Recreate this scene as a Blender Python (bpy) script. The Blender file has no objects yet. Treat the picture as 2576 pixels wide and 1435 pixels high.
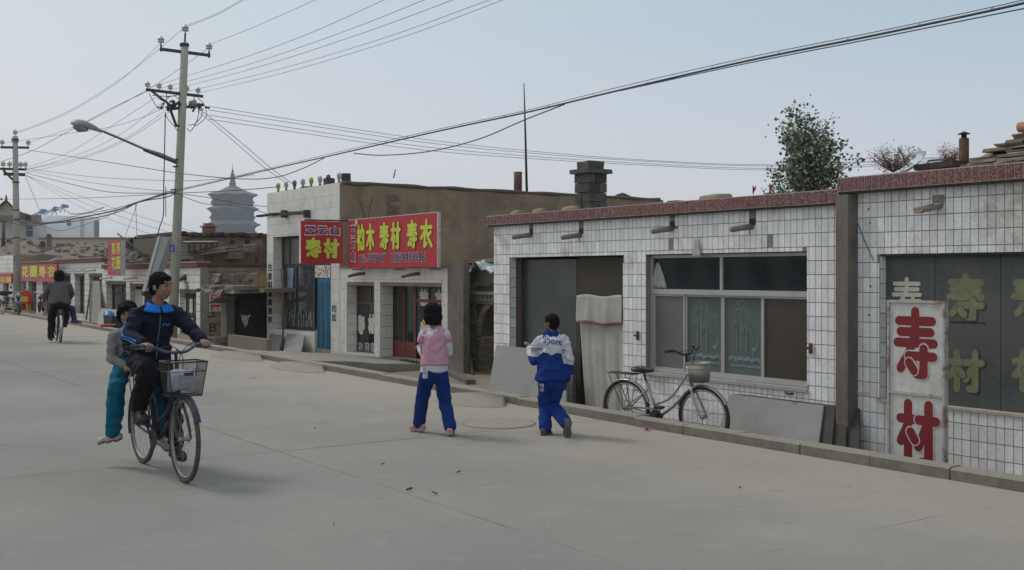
import bpy, bmesh, math, random
import numpy as np
from mathutils import Vector, Matrix, noise
R = math.radians
rnd = random.Random(7)
SC = bpy.context.scene
COL = SC.collection
# ---------------------------------------------------------------- camera, sky, sun, exposure
# street runs along +Y, buildings stand on the +X side; view turned 35 degrees right of the street
TH = R(35.0); SN, CS = math.sin(TH), math.cos(TH)
EYE = 1.6
cam_d = bpy.data.cameras.new('camera'); cam = bpy.data.objects.new('camera', cam_d); COL.objects.link(cam)
cam.location = (0, 0, EYE)
cam.rotation_euler = (R(90), 0, -TH)
cam_d.sensor_width = 36; cam_d.lens = 36 * 2769 / 2576
cam_d.shift_y = -27.5 / 2576
cam_d.clip_start = .05; cam_d.clip_end = 6000
SC.camera = cam
W = bpy.data.worlds.new('World'); SC.world = W; W.use_nodes = True
SUN_EL, SUN_AZ = R(50), R(-22)      # azimuth measured from +Y towards +X
def build_world():
    nt = W.node_tree; nt.nodes.clear(); N = nt.nodes.new; L = nt.links.new
    out = N('ShaderNodeOutputWorld'); bg = N('ShaderNodeBackground')
    sky = N('ShaderNodeTexSky'); sky.sky_type = 'NISHITA'; sky.sun_disc = False
    sky.sun_elevation = SUN_EL; sky.sun_rotation = SUN_AZ; sky.dust_density = 4; sky.air_density = 1.2; sky.altitude = 1000
    tc = N('ShaderNodeTexCoord'); sep = N('ShaderNodeSeparateXYZ'); L(tc.outputs['Generated'], sep.inputs[0])
    # thin even overcast veil: pale warm grey low down and left, bluer up and right
    dot = N('ShaderNodeVectorMath'); dot.operation = 'DOT_PRODUCT'
    L(tc.outputs['Generated'], dot.inputs[0]); dot.inputs[1].default_value = (.80, -.15, .30)
    mr = N('ShaderNodeMapRange'); mr.inputs[1].default_value = -.15; mr.inputs[2].default_value = .95
    L(dot.outputs['Value'], mr.inputs[0])
    veil = N('ShaderNodeValToRGB'); e = veil.color_ramp.elements
    e[0].position = 0; e[0].color = (5.95, 6.15, 6.2, 1); e[1].position = 1; e[1].color = (2.8, 3.95, 5.0, 1)
    for i in (0, 1):
        c = e[i].color; e[i].color = (c[0] / 10, c[1] / 10, c[2] / 10, 1)
    L(mr.outputs[0], veil.inputs[0])
    low = N('ShaderNodeMapRange'); low.inputs[1].default_value = -.02; low.inputs[2].default_value = .22
    L(sep.outputs[2], low.inputs[0])
    m1 = N('ShaderNodeMix'); m1.data_type = 'RGBA'; L(low.outputs[0], m1.inputs[0])
    m1.inputs[6].default_value = (.60, .572, .588, 1); L(veil.outputs[0], m1.inputs[7])
    s10 = N('ShaderNodeVectorMath'); s10.operation = 'SCALE'; L(m1.outputs[2], s10.inputs[0]); s10.inputs[3].default_value = 10.4
    mx = N('ShaderNodeMix'); mx.data_type = 'RGBA'; mx.inputs[0].default_value = .93
    L(sky.outputs[0], mx.inputs[6]); L(s10.outputs[0], mx.inputs[7])
    L(mx.outputs[2], bg.inputs[0]); bg.inputs[1].default_value = .1
    L(bg.outputs[0], out.inputs[0])
build_world()
sd = bpy.data.lights.new('sun', 'SUN'); sd.energy = 1.15; sd.angle = R(14); sd.color = (1, .95, .88)
so = bpy.data.objects.new('sun', sd); COL.objects.link(so)
sdir = Vector((math.cos(SUN_EL) * math.sin(SUN_AZ), math.cos(SUN_EL) * math.cos(SUN_AZ), math.sin(SUN_EL)))
so.rotation_euler = sdir.to_track_quat('Z', 'Y').to_euler(); so.location = sdir * 60
VS = SC.view_settings; VS.view_transform = 'Standard'; VS.look = 'None'; VS.gamma = 1; VS.use_curve_mapping = False
VS.exposure = .28
SC.cycles.max_bounces = 6; SC.cycles.diffuse_bounces = 3; SC.cycles.volume_bounces = 1
try:
    SC.cycles.volume_step_rate = 4; SC.cycles.use_denoising = True
except Exception: pass

# ---------------------------------------------------------------- survey: place a sighted point
FP = 2769.0
def tx(px): return (px - 1288) / FP
def at(px, py, Z):                       # point at distance Z along the view axis
    xc = tx(px) * Z
    return Vector((xc * CS + Z * SN, Z * CS - xc * SN, EYE + (690 - py) / FP * Z))
def onX(px, py, X): return at(px, py, X / (SN + tx(px) * CS))
def onY(px, py, Y): return at(px, py, Y / (CS - tx(px) * SN))
def onG(px, py, z=0): return at(px, py, (EYE - z) * FP / (py - 690))
def fy(px, X): return onX(px, 690, X).y
def dist(p): return (Vector(p) - Vector((0, 0, EYE))).length
def pxof(p):
    xc = p[0] * CS - p[1] * SN; z = p[0] * SN + p[1] * CS
    return (1288 + FP * xc / max(z, .01), 690 - FP * (p[2] - EYE) / max(z, .01))

def kx(y): return .03 * max(y - 8, 0)      # the kerb line drifts away from the street axis

# ---------------------------------------------------------------- objects, tags
def tag(o, label=None, cat=None, group=None, kind=None):
    if label: o['label'] = label
    if cat: o['category'] = cat
    if group: o['group'] = group
    if kind: o['kind'] = kind
    return o
def thing(name, label, cat, loc=(0, 0, 0), rz=0, group=None):
    o = bpy.data.objects.new(name, None); COL.objects.link(o); o.empty_display_size = .1
    o.location = loc; o.rotation_euler = (0, 0, rz)
    return tag(o, label, cat, group)
def rootmat(p):
    m = Matrix.Identity(4)
    while p is not None:
        m = p.matrix_basis @ m; p = p.parent
    return m
class MB:
    def __init__(s): s.v = []; s.f = []; s.sm = []
    def add(s, vs, fs, smooth=False):
        n = len(s.v); s.v += [tuple(v) for v in vs]; s.f += [tuple(i + n for i in f) for f in fs]; s.sm += [smooth] * len(fs); return s
    def hexa(s, c, smooth=False):   # 8 corners: bottom 4 ccw, top 4 ccw
        return s.add(c, [(3, 2, 1, 0), (4, 5, 6, 7), (0, 1, 5, 4), (1, 2, 6, 5), (2, 3, 7, 6), (3, 0, 4, 7)], smooth)
    def box(s, x0, x1, y0, y1, z0, z1):
        return s.hexa([(x0, y0, z0), (x1, y0, z0), (x1, y1, z0), (x0, y1, z0), (x0, y0, z1), (x1, y0, z1), (x1, y1, z1), (x0, y1, z1)])
    def fbox(s, F, u0, u1, v0, v1, w0, w1):
        return s.hexa([F(u0, v0, w1), F(u1, v0, w1), F(u1, v0, w0), F(u0, v0, w0), F(u0, v1, w1), F(u1, v1, w1), F(u1, v1, w0), F(u0, v1, w0)])
    def bar(s, a, b, w, h=None, up=(0, 0, 1)):
        a, b = Vector(a), Vector(b); h = h or w; d = (b - a).normalized(); up = Vector(up)
        if abs(d.dot(up)) > .95: up = Vector((1, 0, 0)) if abs(d.x) < .9 else Vector((0, 1, 0))
        r = d.cross(up).normalized() * w / 2; u = r.cross(d).normalized() * h / 2
        return s.hexa([a - r - u, a + r - u, b + r - u, b - r - u, a - r + u, a + r + u, b + r + u, b - r + u])
    def tube(s, pts, r, seg=8, cap=True, closed=False, smooth=True, flat=1.0):
        pts = [Vector(p) for p in pts]; n = len(pts)
        rr = [r] * n if not hasattr(r, '__len__') else list(r)
        vs = []; fs = []; ref = None
        for i, p in enumerate(pts):
            if closed: d = pts[(i + 1) % n] - pts[i - 1]
            else: d = pts[min(i + 1, n - 1)] - pts[max(i - 1, 0)]
            d = d.normalized() if d.length > 1e-9 else Vector((0, 0, 1))
            if ref is None:
                ref = Vector((0, 0, 1)) if abs(d.z) < .9 else Vector((1, 0, 0))
            a = (ref - d * ref.dot(d))
            a = a.normalized() if a.length > 1e-6 else d.orthogonal().normalized()
            ref = a; b = d.cross(a)
            for k in range(seg):
                t = 2 * math.pi * k / seg
                vs.append(p + a * math.cos(t) * rr[i] * flat + b * math.sin(t) * rr[i])
        m = n if closed else n - 1
        for i in range(m):
            for k in range(seg):
                j = (i + 1) % n; k2 = (k + 1) % seg
                fs.append((i * seg + k, i * seg + k2, j * seg + k2, j * seg + k))
        if cap and not closed:
            fs.append(tuple(reversed(range(seg)))); fs.append(tuple((n - 1) * seg + k for k in range(seg)))
        return s.add(vs, fs, smooth)
    def lathe(s, c, prof, seg=16, axis=None, smooth=True):   # prof: (radius, height)
        c = Vector(c); ax = Vector(axis).normalized() if axis else Vector((0, 0, 1))
        a = ax.orthogonal().normalized() if axis else Vector((1, 0, 0)); b = ax.cross(a)
        vs = []; fs = []
        for r, h in prof:
            for k in range(seg):
                t = 2 * math.pi * k / seg; vs.append(c + ax * h + (a * math.cos(t) + b * math.sin(t)) * max(r, 1e-4))
        for i in range(len(prof) - 1):
            for k in range(seg):
                k2 = (k + 1) % seg; fs.append((i * seg + k, i * seg + k2, (i + 1) * seg + k2, (i + 1) * seg + k))
        fs.append(tuple(reversed(range(seg)))); fs.append(tuple((len(prof) - 1) * seg + k for k in range(seg)))
        return s.add(vs, fs, smooth)
    def ring(s, c, rad, r, ax, n=28, seg=6, flat=1.0, a0=0, a1=2 * math.pi):
        c = Vector(c); ax = Vector(ax).normalized(); a = ax.orthogonal().normalized()
        if abs(ax.z) < .5:
            a = ax.cross(Vector((0, 0, 1))).normalized()
        b = a.cross(ax) * -1 if False else Vector((0, 0, 1)) if abs(ax.z) < .1 else ax.cross(a)
        full = abs(a1 - a0 - 2 * math.pi) < 1e-4
        m = n if full else n + 1
        pts = [c + (a * math.cos(a0 + (a1 - a0) * k / n) + b * math.sin(a0 + (a1 - a0) * k / n)) * rad for k in range(m)]
        return s.tube(pts, r, seg, closed=full, flat=flat)
    def sheet(s, grid, th=.004, smooth=True):   # grid[i][j] points, given a small thickness
        n, m = len(grid), len(grid[0]); P = [[Vector(p) for p in row] for row in grid]
        nor = (P[0][-1] - P[0][0]).cross(P[-1][0] - P[0][0]); nor = nor.normalized() * th
        top = [p for row in P for p in row]; bot = [p - nor for p in top]; k = n * m; fs = []
        for i in range(n - 1):
            for j in range(m - 1):
                a, b, c, d = i * m + j, i * m + j + 1, (i + 1) * m + j + 1, (i + 1) * m + j
                fs.append((a, b, c, d)); fs.append((k + d, k + c, k + b, k + a))
        rim = [j for j in range(m)] + [i * m + m - 1 for i in range(1, n)] + [(n - 1) * m + j for j in range(m - 2, -1, -1)] + [i * m for i in range(n - 2, 0, -1)]
        for i in range(len(rim)):
            a, b = rim[i], rim[(i + 1) % len(rim)]; fs.append((b, a, k + a, k + b))
        return s.add(top + bot, fs, smooth)
    def rock(s, c, sx, sy, sz, rz=0, j=.18, rg=rnd):
        vs = []
        for zz in (-1, 1):
            for xx, yy in ((-1, -1), (1, -1), (1, 1), (-1, 1)):
                x = xx * sx / 2 * (1 + rg.uniform(-j, j)); y = yy * sy / 2 * (1 + rg.uniform(-j, j)); z = zz * sz / 2 * (1 + rg.uniform(-j, j))
                vs.append(Vector((c[0] + x * math.cos(rz) - y * math.sin(rz), c[1] + x * math.sin(rz) + y * math.cos(rz), c[2] + z)))
        return s.hexa(vs)
    def build(s, name, mat, parent=None, local=False, label=None, kind=None):
        me = bpy.data.meshes.new(name); vs = s.v
        o = bpy.data.objects.new(name, me); COL.objects.link(o)
        if parent is not None:
            o.parent = parent
            if not local:
                inv = rootmat(parent).inverted(); vs = [inv @ Vector(v) for v in vs]
        me.from_pydata([tuple(v) for v in vs], [], s.f)
        me.polygons.foreach_set('use_smooth', s.sm); me.materials.append(mat); me.update()
        return tag(o, label, None, None, kind)
def solo(mb, name, mat, label, cat, group=None, kind=None):
    """one-mesh thing; its origin goes to the middle of its base"""
    v = np.array([tuple(p) for p in mb.v]); c = np.array([(v[:, 0].min() + v[:, 0].max()) / 2, (v[:, 1].min() + v[:, 1].max()) / 2, v[:, 2].min()])
    mb.v = [tuple(p) for p in (v - c)]
    o = mb.build(name, mat); o.location = tuple(c)
    return tag(o, label, cat, group, kind)
def struct(mb, name, mat): return tag(mb.build(name, mat), kind='structure')
# many alike pieces: the nearest become objects of their own, the rest one joined part
_shared = {}
def pieces(parent, name, boxes, mat, limit=300, rest=None, score=None):
    """boxes: list of (F,u0,u1,v0,v1,w0,w1)"""
    inv = rootmat(parent).inverted()
    def ctr(b): F = b[0]; return F((b[1] + b[2]) / 2, (b[3] + b[4]) / 2, (b[5] + b[6]) / 2)
    def sc(b):
        p = ctr(b); x, y = pxof(p); a = (b[2] - b[1]) * (b[4] - b[3]) / dist(p) ** 2
        return a if (-20 < x < 2596 and -20 < y < 1455 and p.z > -.02) else a * 1e-4
    bs = sorted(boxes, key=lambda b: -sc(b)); bs, more = bs[:limit], bs[limit:]
    for b in bs:
        F, u0, u1, v0, v1, w0, w1 = b; c = ctr(b)
        key = (name, mat.name, id(F), round(u1 - u0, 3), round(v1 - v0, 3), round(w1 - w0, 3), parent.name)
        me = _shared.get(key)
        if me is None:
            m = MB(); m.fbox(F, u0, u1, v0, v1, w0, w1)
            me = bpy.data.meshes.new(name); me.from_pydata([tuple(Vector(v) - c) for v in m.v], [], m.f); me.materials.append(mat); _shared[key] = me
        o = bpy.data.objects.new(name, me); COL.objects.link(o); o.parent = parent; o.location = inv @ c
    if more:
        m = MB()
        for b in more: m.fbox(*b)
        m.build(rest or name + 's', mat, parent, kind='stuff')
def Frame(o, U, N):
    o, U, N = Vector(o), Vector(U), Vector(N)
    return lambda u, v, w: o + U * u + Vector((0, 0, 1)) * v + N * w
def XF(X): return Frame((X, 0, 0), (0, -1, 0), (-1, 0, 0))      # wall facing the road, u = -Y
def YF(Y): return Frame((0, Y, 0), (1, 0, 0), (0, -1, 0))       # wall facing back down the street, u = X
def grid_wall(mb, F, u0, u1, v0, v1, w0, w1, opens=()):
    us = sorted({u0, u1} | {min(max(x, u0), u1) for o in opens for x in o[:2]})
    vv = sorted({v0, v1} | {min(max(x, v0), v1) for o in opens for x in o[2:]})
    for i in range(len(us) - 1):
        for j in range(len(vv) - 1):
            cu, cv = (us[i] + us[i + 1]) / 2, (vv[j] + vv[j + 1]) / 2
            if any(o[0] < cu < o[1] and o[2] < cv < o[3] for o in opens): continue
            mb.fbox(F, us[i], us[i + 1], vv[j], vv[j + 1], w0, w1)
def tile_rects(F, u0, u1, v0, v1, tw, th, g, opens=(), t=.006, skip=0, stagger=False, jit=0, w=0):
    """laid from the top down"""
    out = []; nv = int(math.ceil((v1 - v0) / th))
    for r in range(nv):
        b1 = v1 - r * th; b0 = max(b1 - th, v0)
        if b1 - b0 < g * 2: continue
        off = (tw / 2 if stagger and r % 2 else 0)
        nu = int(math.ceil((u1 - u0 + off) / tw))
        for c in range(nu):
            a0 = u0 - off + c * tw; a1 = min(a0 + tw, u1); a0 = max(a0, u0)
            if a1 - a0 < g * 2: continue
            x0, x1, y0, y1 = a0 + g / 2, a1 - g / 2, b0 + g / 2, b1 - g / 2; ok = True
            for o in opens:
                if x0 < o[1] and x1 > o[0] and y0 < o[3] and y1 > o[2]:
                    cuts = [(min(x1, o[0]) - x0, 'r'), (x1 - max(x0, o[1]), 'l'), (min(y1, o[2]) - y0, 't'), (y1 - max(y0, o[3]), 'b')]
                    best = max(cuts, key=lambda q: q[0] / ((x1 - x0) if q[1] in 'rl' else (y1 - y0)))
                    if best[0] < g: ok = False; break
                    if best[1] == 'r': x1 = o[0]
                    elif best[1] == 'l': x0 = o[1]
                    elif best[1] == 't': y1 = o[2]
                    else: y0 = o[3]
            if not ok or x1 - x0 < .004 or y1 - y0 < .004 or rnd.random() < skip: continue
            tt = t + (rnd.uniform(-jit, jit) if jit else 0)
            out.append((F, x0, x1, y0, y1, w, w + tt))
    return out

# ---------------------------------------------------------------- baking scene for text and bodies
TMP = bpy.data.scenes.new('bake')
def bake(o):
    TMP.collection.objects.link(o); vl = TMP.view_layers[0]; vl.update()
    dg = vl.depsgraph; dg.update(); me = bpy.data.meshes.new_from_object(o.evaluated_get(dg), depsgraph=dg)
    TMP.collection.objects.unlink(o); return me
_gl = {}
def font_mesh(ch, bold=0.0):
    k = (ch, bold)
    if k not in _gl:
        c = bpy.data.curves.new('t', 'FONT'); c.body = ch; c.extrude = .01; c.bevel_depth = bold; c.bevel_resolution = 1; c.resolution_u = 3
        o = bpy.data.objects.new('t', c); me = bake(o)
        v = np.array([tuple(x.co) for x in me.vertices]) if len(me.vertices) else np.zeros((0, 3))
        f = [tuple(p.vertices) for p in me.polygons]
        _gl[k] = (v, f); bpy.data.objects.remove(o)
    return _gl[k]
def put_text(mb, F, txt, u0, u1, v0, v1, w, bold=0.0, t=.002, fit=True, strokes=False):
    v, f = font_mesh(txt, bold)
    if not len(v): return mb
    lo, hi = v.min(0), v.max(0); s = (hi - lo); s[s < 1e-6] = 1
    q = (v - lo) / s
    return mb.add([F(u0 + (u1 - u0) * a, v0 + (v1 - v0) * b, w + t * c) for a, b, c in q], f)
ST = {
 '寿': [[(.08,.84),(.92,.84)],[(.5,.98),(.5,.56)],[(.12,.68),(.88,.68)],[(.04,.52),(.96,.52)],[(.5,.66),(.36,.4),(.12,.14)],[(.34,.33),(.96,.33)],[(.72,.44),(.72,.07),(.56,.07)],[(.36,.23),(.48,.12)]],
 '材': [[(.05,.72),(.45,.72)],[(.25,.96),(.25,.04)],[(.25,.64),(.06,.36)],[(.33,.52),(.44,.40)],[(.53,.72),(.96,.72)],[(.78,.96),(.78,.07),(.62,.07)],[(.74,.64),(.52,.3)]],
 '柏': [[(.04,.74),(.44,.74)],[(.22,.97),(.22,.03)],[(.22,.66),(.05,.36)],[(.3,.52),(.38,.36)],[(.7,.97),(.68,.82)],[(.56,.78),(.92,.78),(.92,.07),(.56,.07),(.56,.78)],[(.56,.42),(.92,.42)]],
 '木': [[(.06,.7),(.94,.7)],[(.5,.98),(.5,.03)],[(.46,.64),(.1,.2)],[(.54,.64),(.9,.2)]],
 '衣': [[(.5,.98),(.5,.8)],[(.07,.74),(.93,.74)],[(.48,.7),(.08,.36)],[(.38,.5),(.34,.06),(.52,.15)],[(.86,.56),(.64,.42)],[(.5,.66),(.66,.34),(.94,.07)]],
 '一': [[(.1,.5),(.9,.5)]],
}
def put_strokes(mb, F, ch, u0, u1, v0, v1, w, sw, t=.003, only=None):
    """brush-round strokes, each a hair above the last so that none share a plane"""
    for i, st in enumerate(ST[ch]):
        if only is not None and i not in only: continue
        P = [Vector((u0 + a * (u1 - u0), v0 + b * (v1 - v0))) for a, b in st]
        for k in range(len(P) - 1):
            a, b = P[k], P[k + 1]; d = (b - a).normalized(); n = Vector((-d.y, d.x)); r = sw / 2; out = []
            for j in range(7):
                an = math.pi * j / 6; out.append(b + (n * math.cos(an) + d * math.sin(an)) * r)
            for j in range(7):
                an = math.pi * j / 6; out.append(a + (-n * math.cos(an) - d * math.sin(an)) * r)
            out.reverse(); m = len(out); h = w + t + (i * 3 + k) * .00008
            vs = [F(p.x, p.y, h) for p in out] + [F(p.x, p.y, w) for p in out]
            fs = [tuple(range(m)), tuple(reversed(range(m, 2 * m)))] + [((j + 1) % m, j, j + m, (j + 1) % m + m) for j in range(m)]
            mb.add(vs, fs)
    return mb

SPLIT = {'寿': [(0, 1, 2, 3, 4), (5, 6), (7,)], '材': [(0, 1, 2), (4, 5, 6), (3,)]}
def put_char(root, F, ch, u0, u1, v0, v1, w, sw, ink_, ground_, name='character', gap=.016):
    """rounded sign lettering: later strokes are parted from earlier ones by a thin line of the ground colour"""
    a, b = MB(), MB(); h = w
    for i, part in enumerate(SPLIT.get(ch, [tuple(range(len(ST[ch])))])):
        if i: put_strokes(b, F, ch, u0, u1, v0, v1, h, sw + gap * 2, .0015, part); h += .0025
        put_strokes(a, F, ch, u0, u1, v0, v1, h, sw, .0015, part); h += .0025
    o = a.build(name, ink_, root)
    if b.f: b.build(name + '_gap', ground_, o)
    return o

# ---------------------------------------------------------------- materials
class NT:
    def __init__(s, m): s.t = m.node_tree; s.n = s.t.nodes; s.l = s.t.links
    def __call__(s, typ, **kw):
        n = s.n.new('ShaderNode' + typ)
        for k, v in kw.items(): setattr(n, k, v)
        return n
    def link(s, a, b): s.l.new(a, b)
def rgb(c): return (c[0], c[1], c[2], 1)
_mats = {}
def M(name, col, rough=.8, var=.15, scale=3., detail=4, bump=.0, bscale=40, metal=0., spot=None, spot_scale=20, spot_amt=.5,
      stain=None, stain_scale=2., stain_amt=.4, island=0., spec=.5, stretch=(1, 1, 1), alpha=1., trans=0., streak=None, lit_top=None, stain_lo=.5):
    if name in _mats: return _mats[name]
    m = bpy.data.materials.new(name); m.use_nodes = True; t = NT(m); b = t.n['Principled BSDF']; _mats[name] = m
    b.inputs['Roughness'].default_value = rough; b.inputs['Metallic'].default_value = metal
    b.inputs['Specular IOR Level'].default_value = spec
    g = t('NewGeometry'); mp = t('Mapping'); t.link(g.outputs['Position'], mp.inputs[0]); mp.inputs['Scale'].default_value = stretch
    P = mp.outputs[0]
    n1 = t('TexNoise'); n1.inputs['Scale'].default_value = scale; n1.inputs['Detail'].default_value = detail; n1.inputs['Roughness'].default_value = .65; t.link(P, n1.inputs[0])
    mr = t('MapRange'); mr.inputs[1].default_value = .3; mr.inputs[2].default_value = .7; mr.inputs[3].default_value = 1 - var; mr.inputs[4].default_value = 1 + var; t.link(n1.outputs[0], mr.inputs[0])
    sc = t('VectorMath', operation='SCALE'); sc.inputs[0].default_value = col; t.link(mr.outputs[0], sc.inputs[3]); c = sc.outputs[0]
    if island:
        oi = t('ObjectInfo'); ad = t('Math', operation='ADD'); t.link(oi.outputs['Random'], ad.inputs[0]); t.link(g.outputs['Random Per Island'], ad.inputs[1])
        fr = t('Math', operation='FRACT'); t.link(ad.outputs[0], fr.inputs[0])
        m2 = t('MapRange'); m2.inputs[3].default_value = 1 - island; m2.inputs[4].default_value = 1 + island * .6; t.link(fr.outputs[0], m2.inputs[0])
        s2 = t('VectorMath', operation='SCALE'); t.link(c, s2.inputs[0]); t.link(m2.outputs[0], s2.inputs[3]); c = s2.outputs[0]
    def layer(c, col2, scl, amt, lo=.5, hi=.62, vec=P, det=5):
        n = t('TexNoise'); n.inputs['Scale'].default_value = scl; n.inputs['Detail'].default_value = det; n.inputs['Roughness'].default_value = .7; t.link(vec, n.inputs[0])
        r = t('MapRange'); r.inputs[1].default_value = lo; r.inputs[2].default_value = hi; r.inputs[4].default_value = amt; t.link(n.outputs[0], r.inputs[0])
        x = t('Mix', data_type='RGBA'); t.link(r.outputs[0], x.inputs[0]); t.link(c, x.inputs[6]); x.inputs[7].default_value = rgb(col2); return x.outputs[2]
    if stain: c = layer(c, stain, stain_scale, stain_amt, stain_lo, stain_lo + .12)
    if streak:
        ms = t('Mapping'); t.link(g.outputs['Position'], ms.inputs[0]); ms.inputs['Scale'].default_value = (6, 6, .35)
        c = layer(c, streak[0], streak[1], streak[2], .5, .7, ms.outputs[0])
    if spot: c = layer(c, spot, spot_scale, spot_amt, .52, .56, P, 2)
    if lit_top:  # upward faces coloured paler, standing in for light from overhead
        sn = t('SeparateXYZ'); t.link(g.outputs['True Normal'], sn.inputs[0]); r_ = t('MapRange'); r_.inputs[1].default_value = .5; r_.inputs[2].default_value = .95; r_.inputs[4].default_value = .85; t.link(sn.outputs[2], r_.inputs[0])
        x_ = t('Mix', data_type='RGBA'); t.link(r_.outputs[0], x_.inputs[0]); t.link(c, x_.inputs[6]); x_.inputs[7].default_value = rgb(lit_top); c = x_.outputs[2]
    t.link(c, b.inputs['Base Color'])
    if bump:
        nb = t('TexNoise'); nb.inputs['Scale'].default_value = bscale; nb.inputs['Detail'].default_value = 5; t.link(P, nb.inputs[0])
        bp = t('Bump'); bp.inputs['Strength'].default_value = 1; bp.inputs['Distance'].default_value = bump; t.link(nb.outputs[0], bp.inputs['Height']); t.link(bp.outputs[0], b.inputs['Normal'])
    if alpha < 1: b.inputs['Alpha'].default_value = alpha
    if trans: b.inputs['Transmission Weight'].default_value = trans
    return m
tile_white = M('white_tile', (.80, .815, .83), .28, .05, 1.2, stain=(.36, .32, .26), stain_scale=1.1, stain_amt=.65, stain_lo=.56, island=.15, streak=((.5, .46, .4), 1.0, .22), spot=(.25, .22, .19), spot_scale=35, spot_amt=.16)
tile_cream = M('cream_tile', (.74, .74, .70), .35, .06, 1.2, stain=(.4, .36, .3), stain_scale=1.2, stain_amt=.5, stain_lo=.54, island=.08, streak=((.45, .41, .35), 1.2, .3))
grout_mid = M('tile_joint', (.36, .34, .3), .95, .15, 8)
tile_red = M('red_speckled_tile', (.12, .02, .024), .35, .2, 12, spot=(.45, .36, .34), spot_scale=70, spot_amt=.5, island=.12, stain=(.10, .04, .035), stain_scale=6)
grout = M('grout', (.235, .21, .18), .95, .2, 8)
grout_pale = M('pale_grout', (.42, .38, .33), .95, .15, 8)
concrete = M('old_concrete', (.235, .215, .185), .95, .2, 2.5, bump=.004, bscale=30, stain=(.13, .115, .095), stain_scale=1.8, stain_amt=.6, spot=(.3, .28, .25), spot_scale=60, spot_amt=.25)
conc_pillar = M('dark_concrete', (.15, .132, .112), .95, .2, 2.5, bump=.004, bscale=30, stain=(.09, .08, .07), stain_scale=1.8, stain_amt=.6, streak=((.2, .18, .16), 1.3, .4))
kerb_m = M('kerb_concrete', (.165, .152, .128), .95, .14, 4, bump=.003, bscale=50, stain=(.16, .15, .13), stain_scale=3, stain_amt=.5, island=.08, spot=(.3, .28, .25), spot_scale=9, spot_amt=.22, lit_top=(.27, .25, .21))  # overhead light is painted in: tops paler, road face kept dark
mud = M('mud_plaster', (.25, .195, .13), .97, .2, 1.1, bump=.014, bscale=9, stain=(.14, .108, .075), stain_scale=.8, stain_amt=.65, spot=(.26, .2, .15), spot_scale=26, spot_amt=.3, streak=((.14, .11, .085), 1., .4))
brick_old = M('weathered_brick', (.2, .12, .085), .95, .2, 4, island=.3, bump=.004, bscale=60, stain=(.14, .11, .09), stain_scale=2)
brick_pale = M('pale_brick', (.24, .17, .12), .95, .2, 4, island=.3, bump=.004, bscale=60)
brick_grey = M('grey_brick', (.27, .235, .17), .95, .2, 6, island=.3, bump=.004, bscale=60, stain=(.22, .19, .14), stain_scale=4)
mortar = M('mortar', (.12, .10, .08), .97, .2, 9)
rubble_m = M('rubble_stone', (.2, .18, .15), .97, .25, 8, island=.35, bump=.006, bscale=40)
shingle_m = M('stone_shingle', (.19, .16, .125), .95, .25, 7, island=.4, bump=.006, bscale=40)
dirt = M('dirt', (.2, .165, .125), .97, .2, 1.5, bump=.02, bscale=12, spot=(.28, .24, .19), spot_scale=30, spot_amt=.3)
straw = M('dry_straw', (.33, .25, .14), .95, .2, 6, island=.35)
dark_room = M('dark_interior', (.03, .028, .027), .9, .2, 3)
alu = M('aluminium_frame', (.42, .43, .42), .45, .08, 5, metal=.2, stain=(.3, .29, .27), stain_scale=5)
red_trim = M('red_painted_trim', (.15, .03, .025), .6, .15, 5, stain=(.08, .03, .025), stain_scale=5)
steel_dark = M('dark_steel', (.045, .042, .045), .6, .2, 20, metal=.3)
rust = M('rusty_steel', (.11, .05, .035), .85, .3, 18, spot=(.2, .09, .05), spot_scale=40, spot_amt=.4)
wood_dark = M('dark_old_wood', (.06, .042, .033), .85, .25, 12, stretch=(1, 1, .3))
door_red = M('maroon_metal_door', (.17, .035, .032), .5, .1, 5, stain=(.11, .03, .028), stain_scale=3)
def glass(name, col=(.02, .024, .025), rough=.06, spec=.6):
    return M(name, col, rough, .3, 2.5, spec=spec)
pane_dark = glass('dark_window_pane')
pane_grey = M('grey_dusty_pane', (.13, .13, .135), .35, .12, 2., stain=(.17, .17, .17), stain_scale=1.4, stain_amt=.5)
pane_brown = M('brown_screen_pane', (.05, .04, .027), .4, .15, 3.)
slab_grey = M('grey_board', (.235, .235, .225), .85, .05, 3, spot=(.17, .18, .18), spot_scale=60, spot_amt=.5, bump=.001, bscale=120, stain=(.29, .29, .28), stain_scale=2.5)
slab_edge = M('board_edge', (.05, .045, .042), .9, .2, 5)
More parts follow.
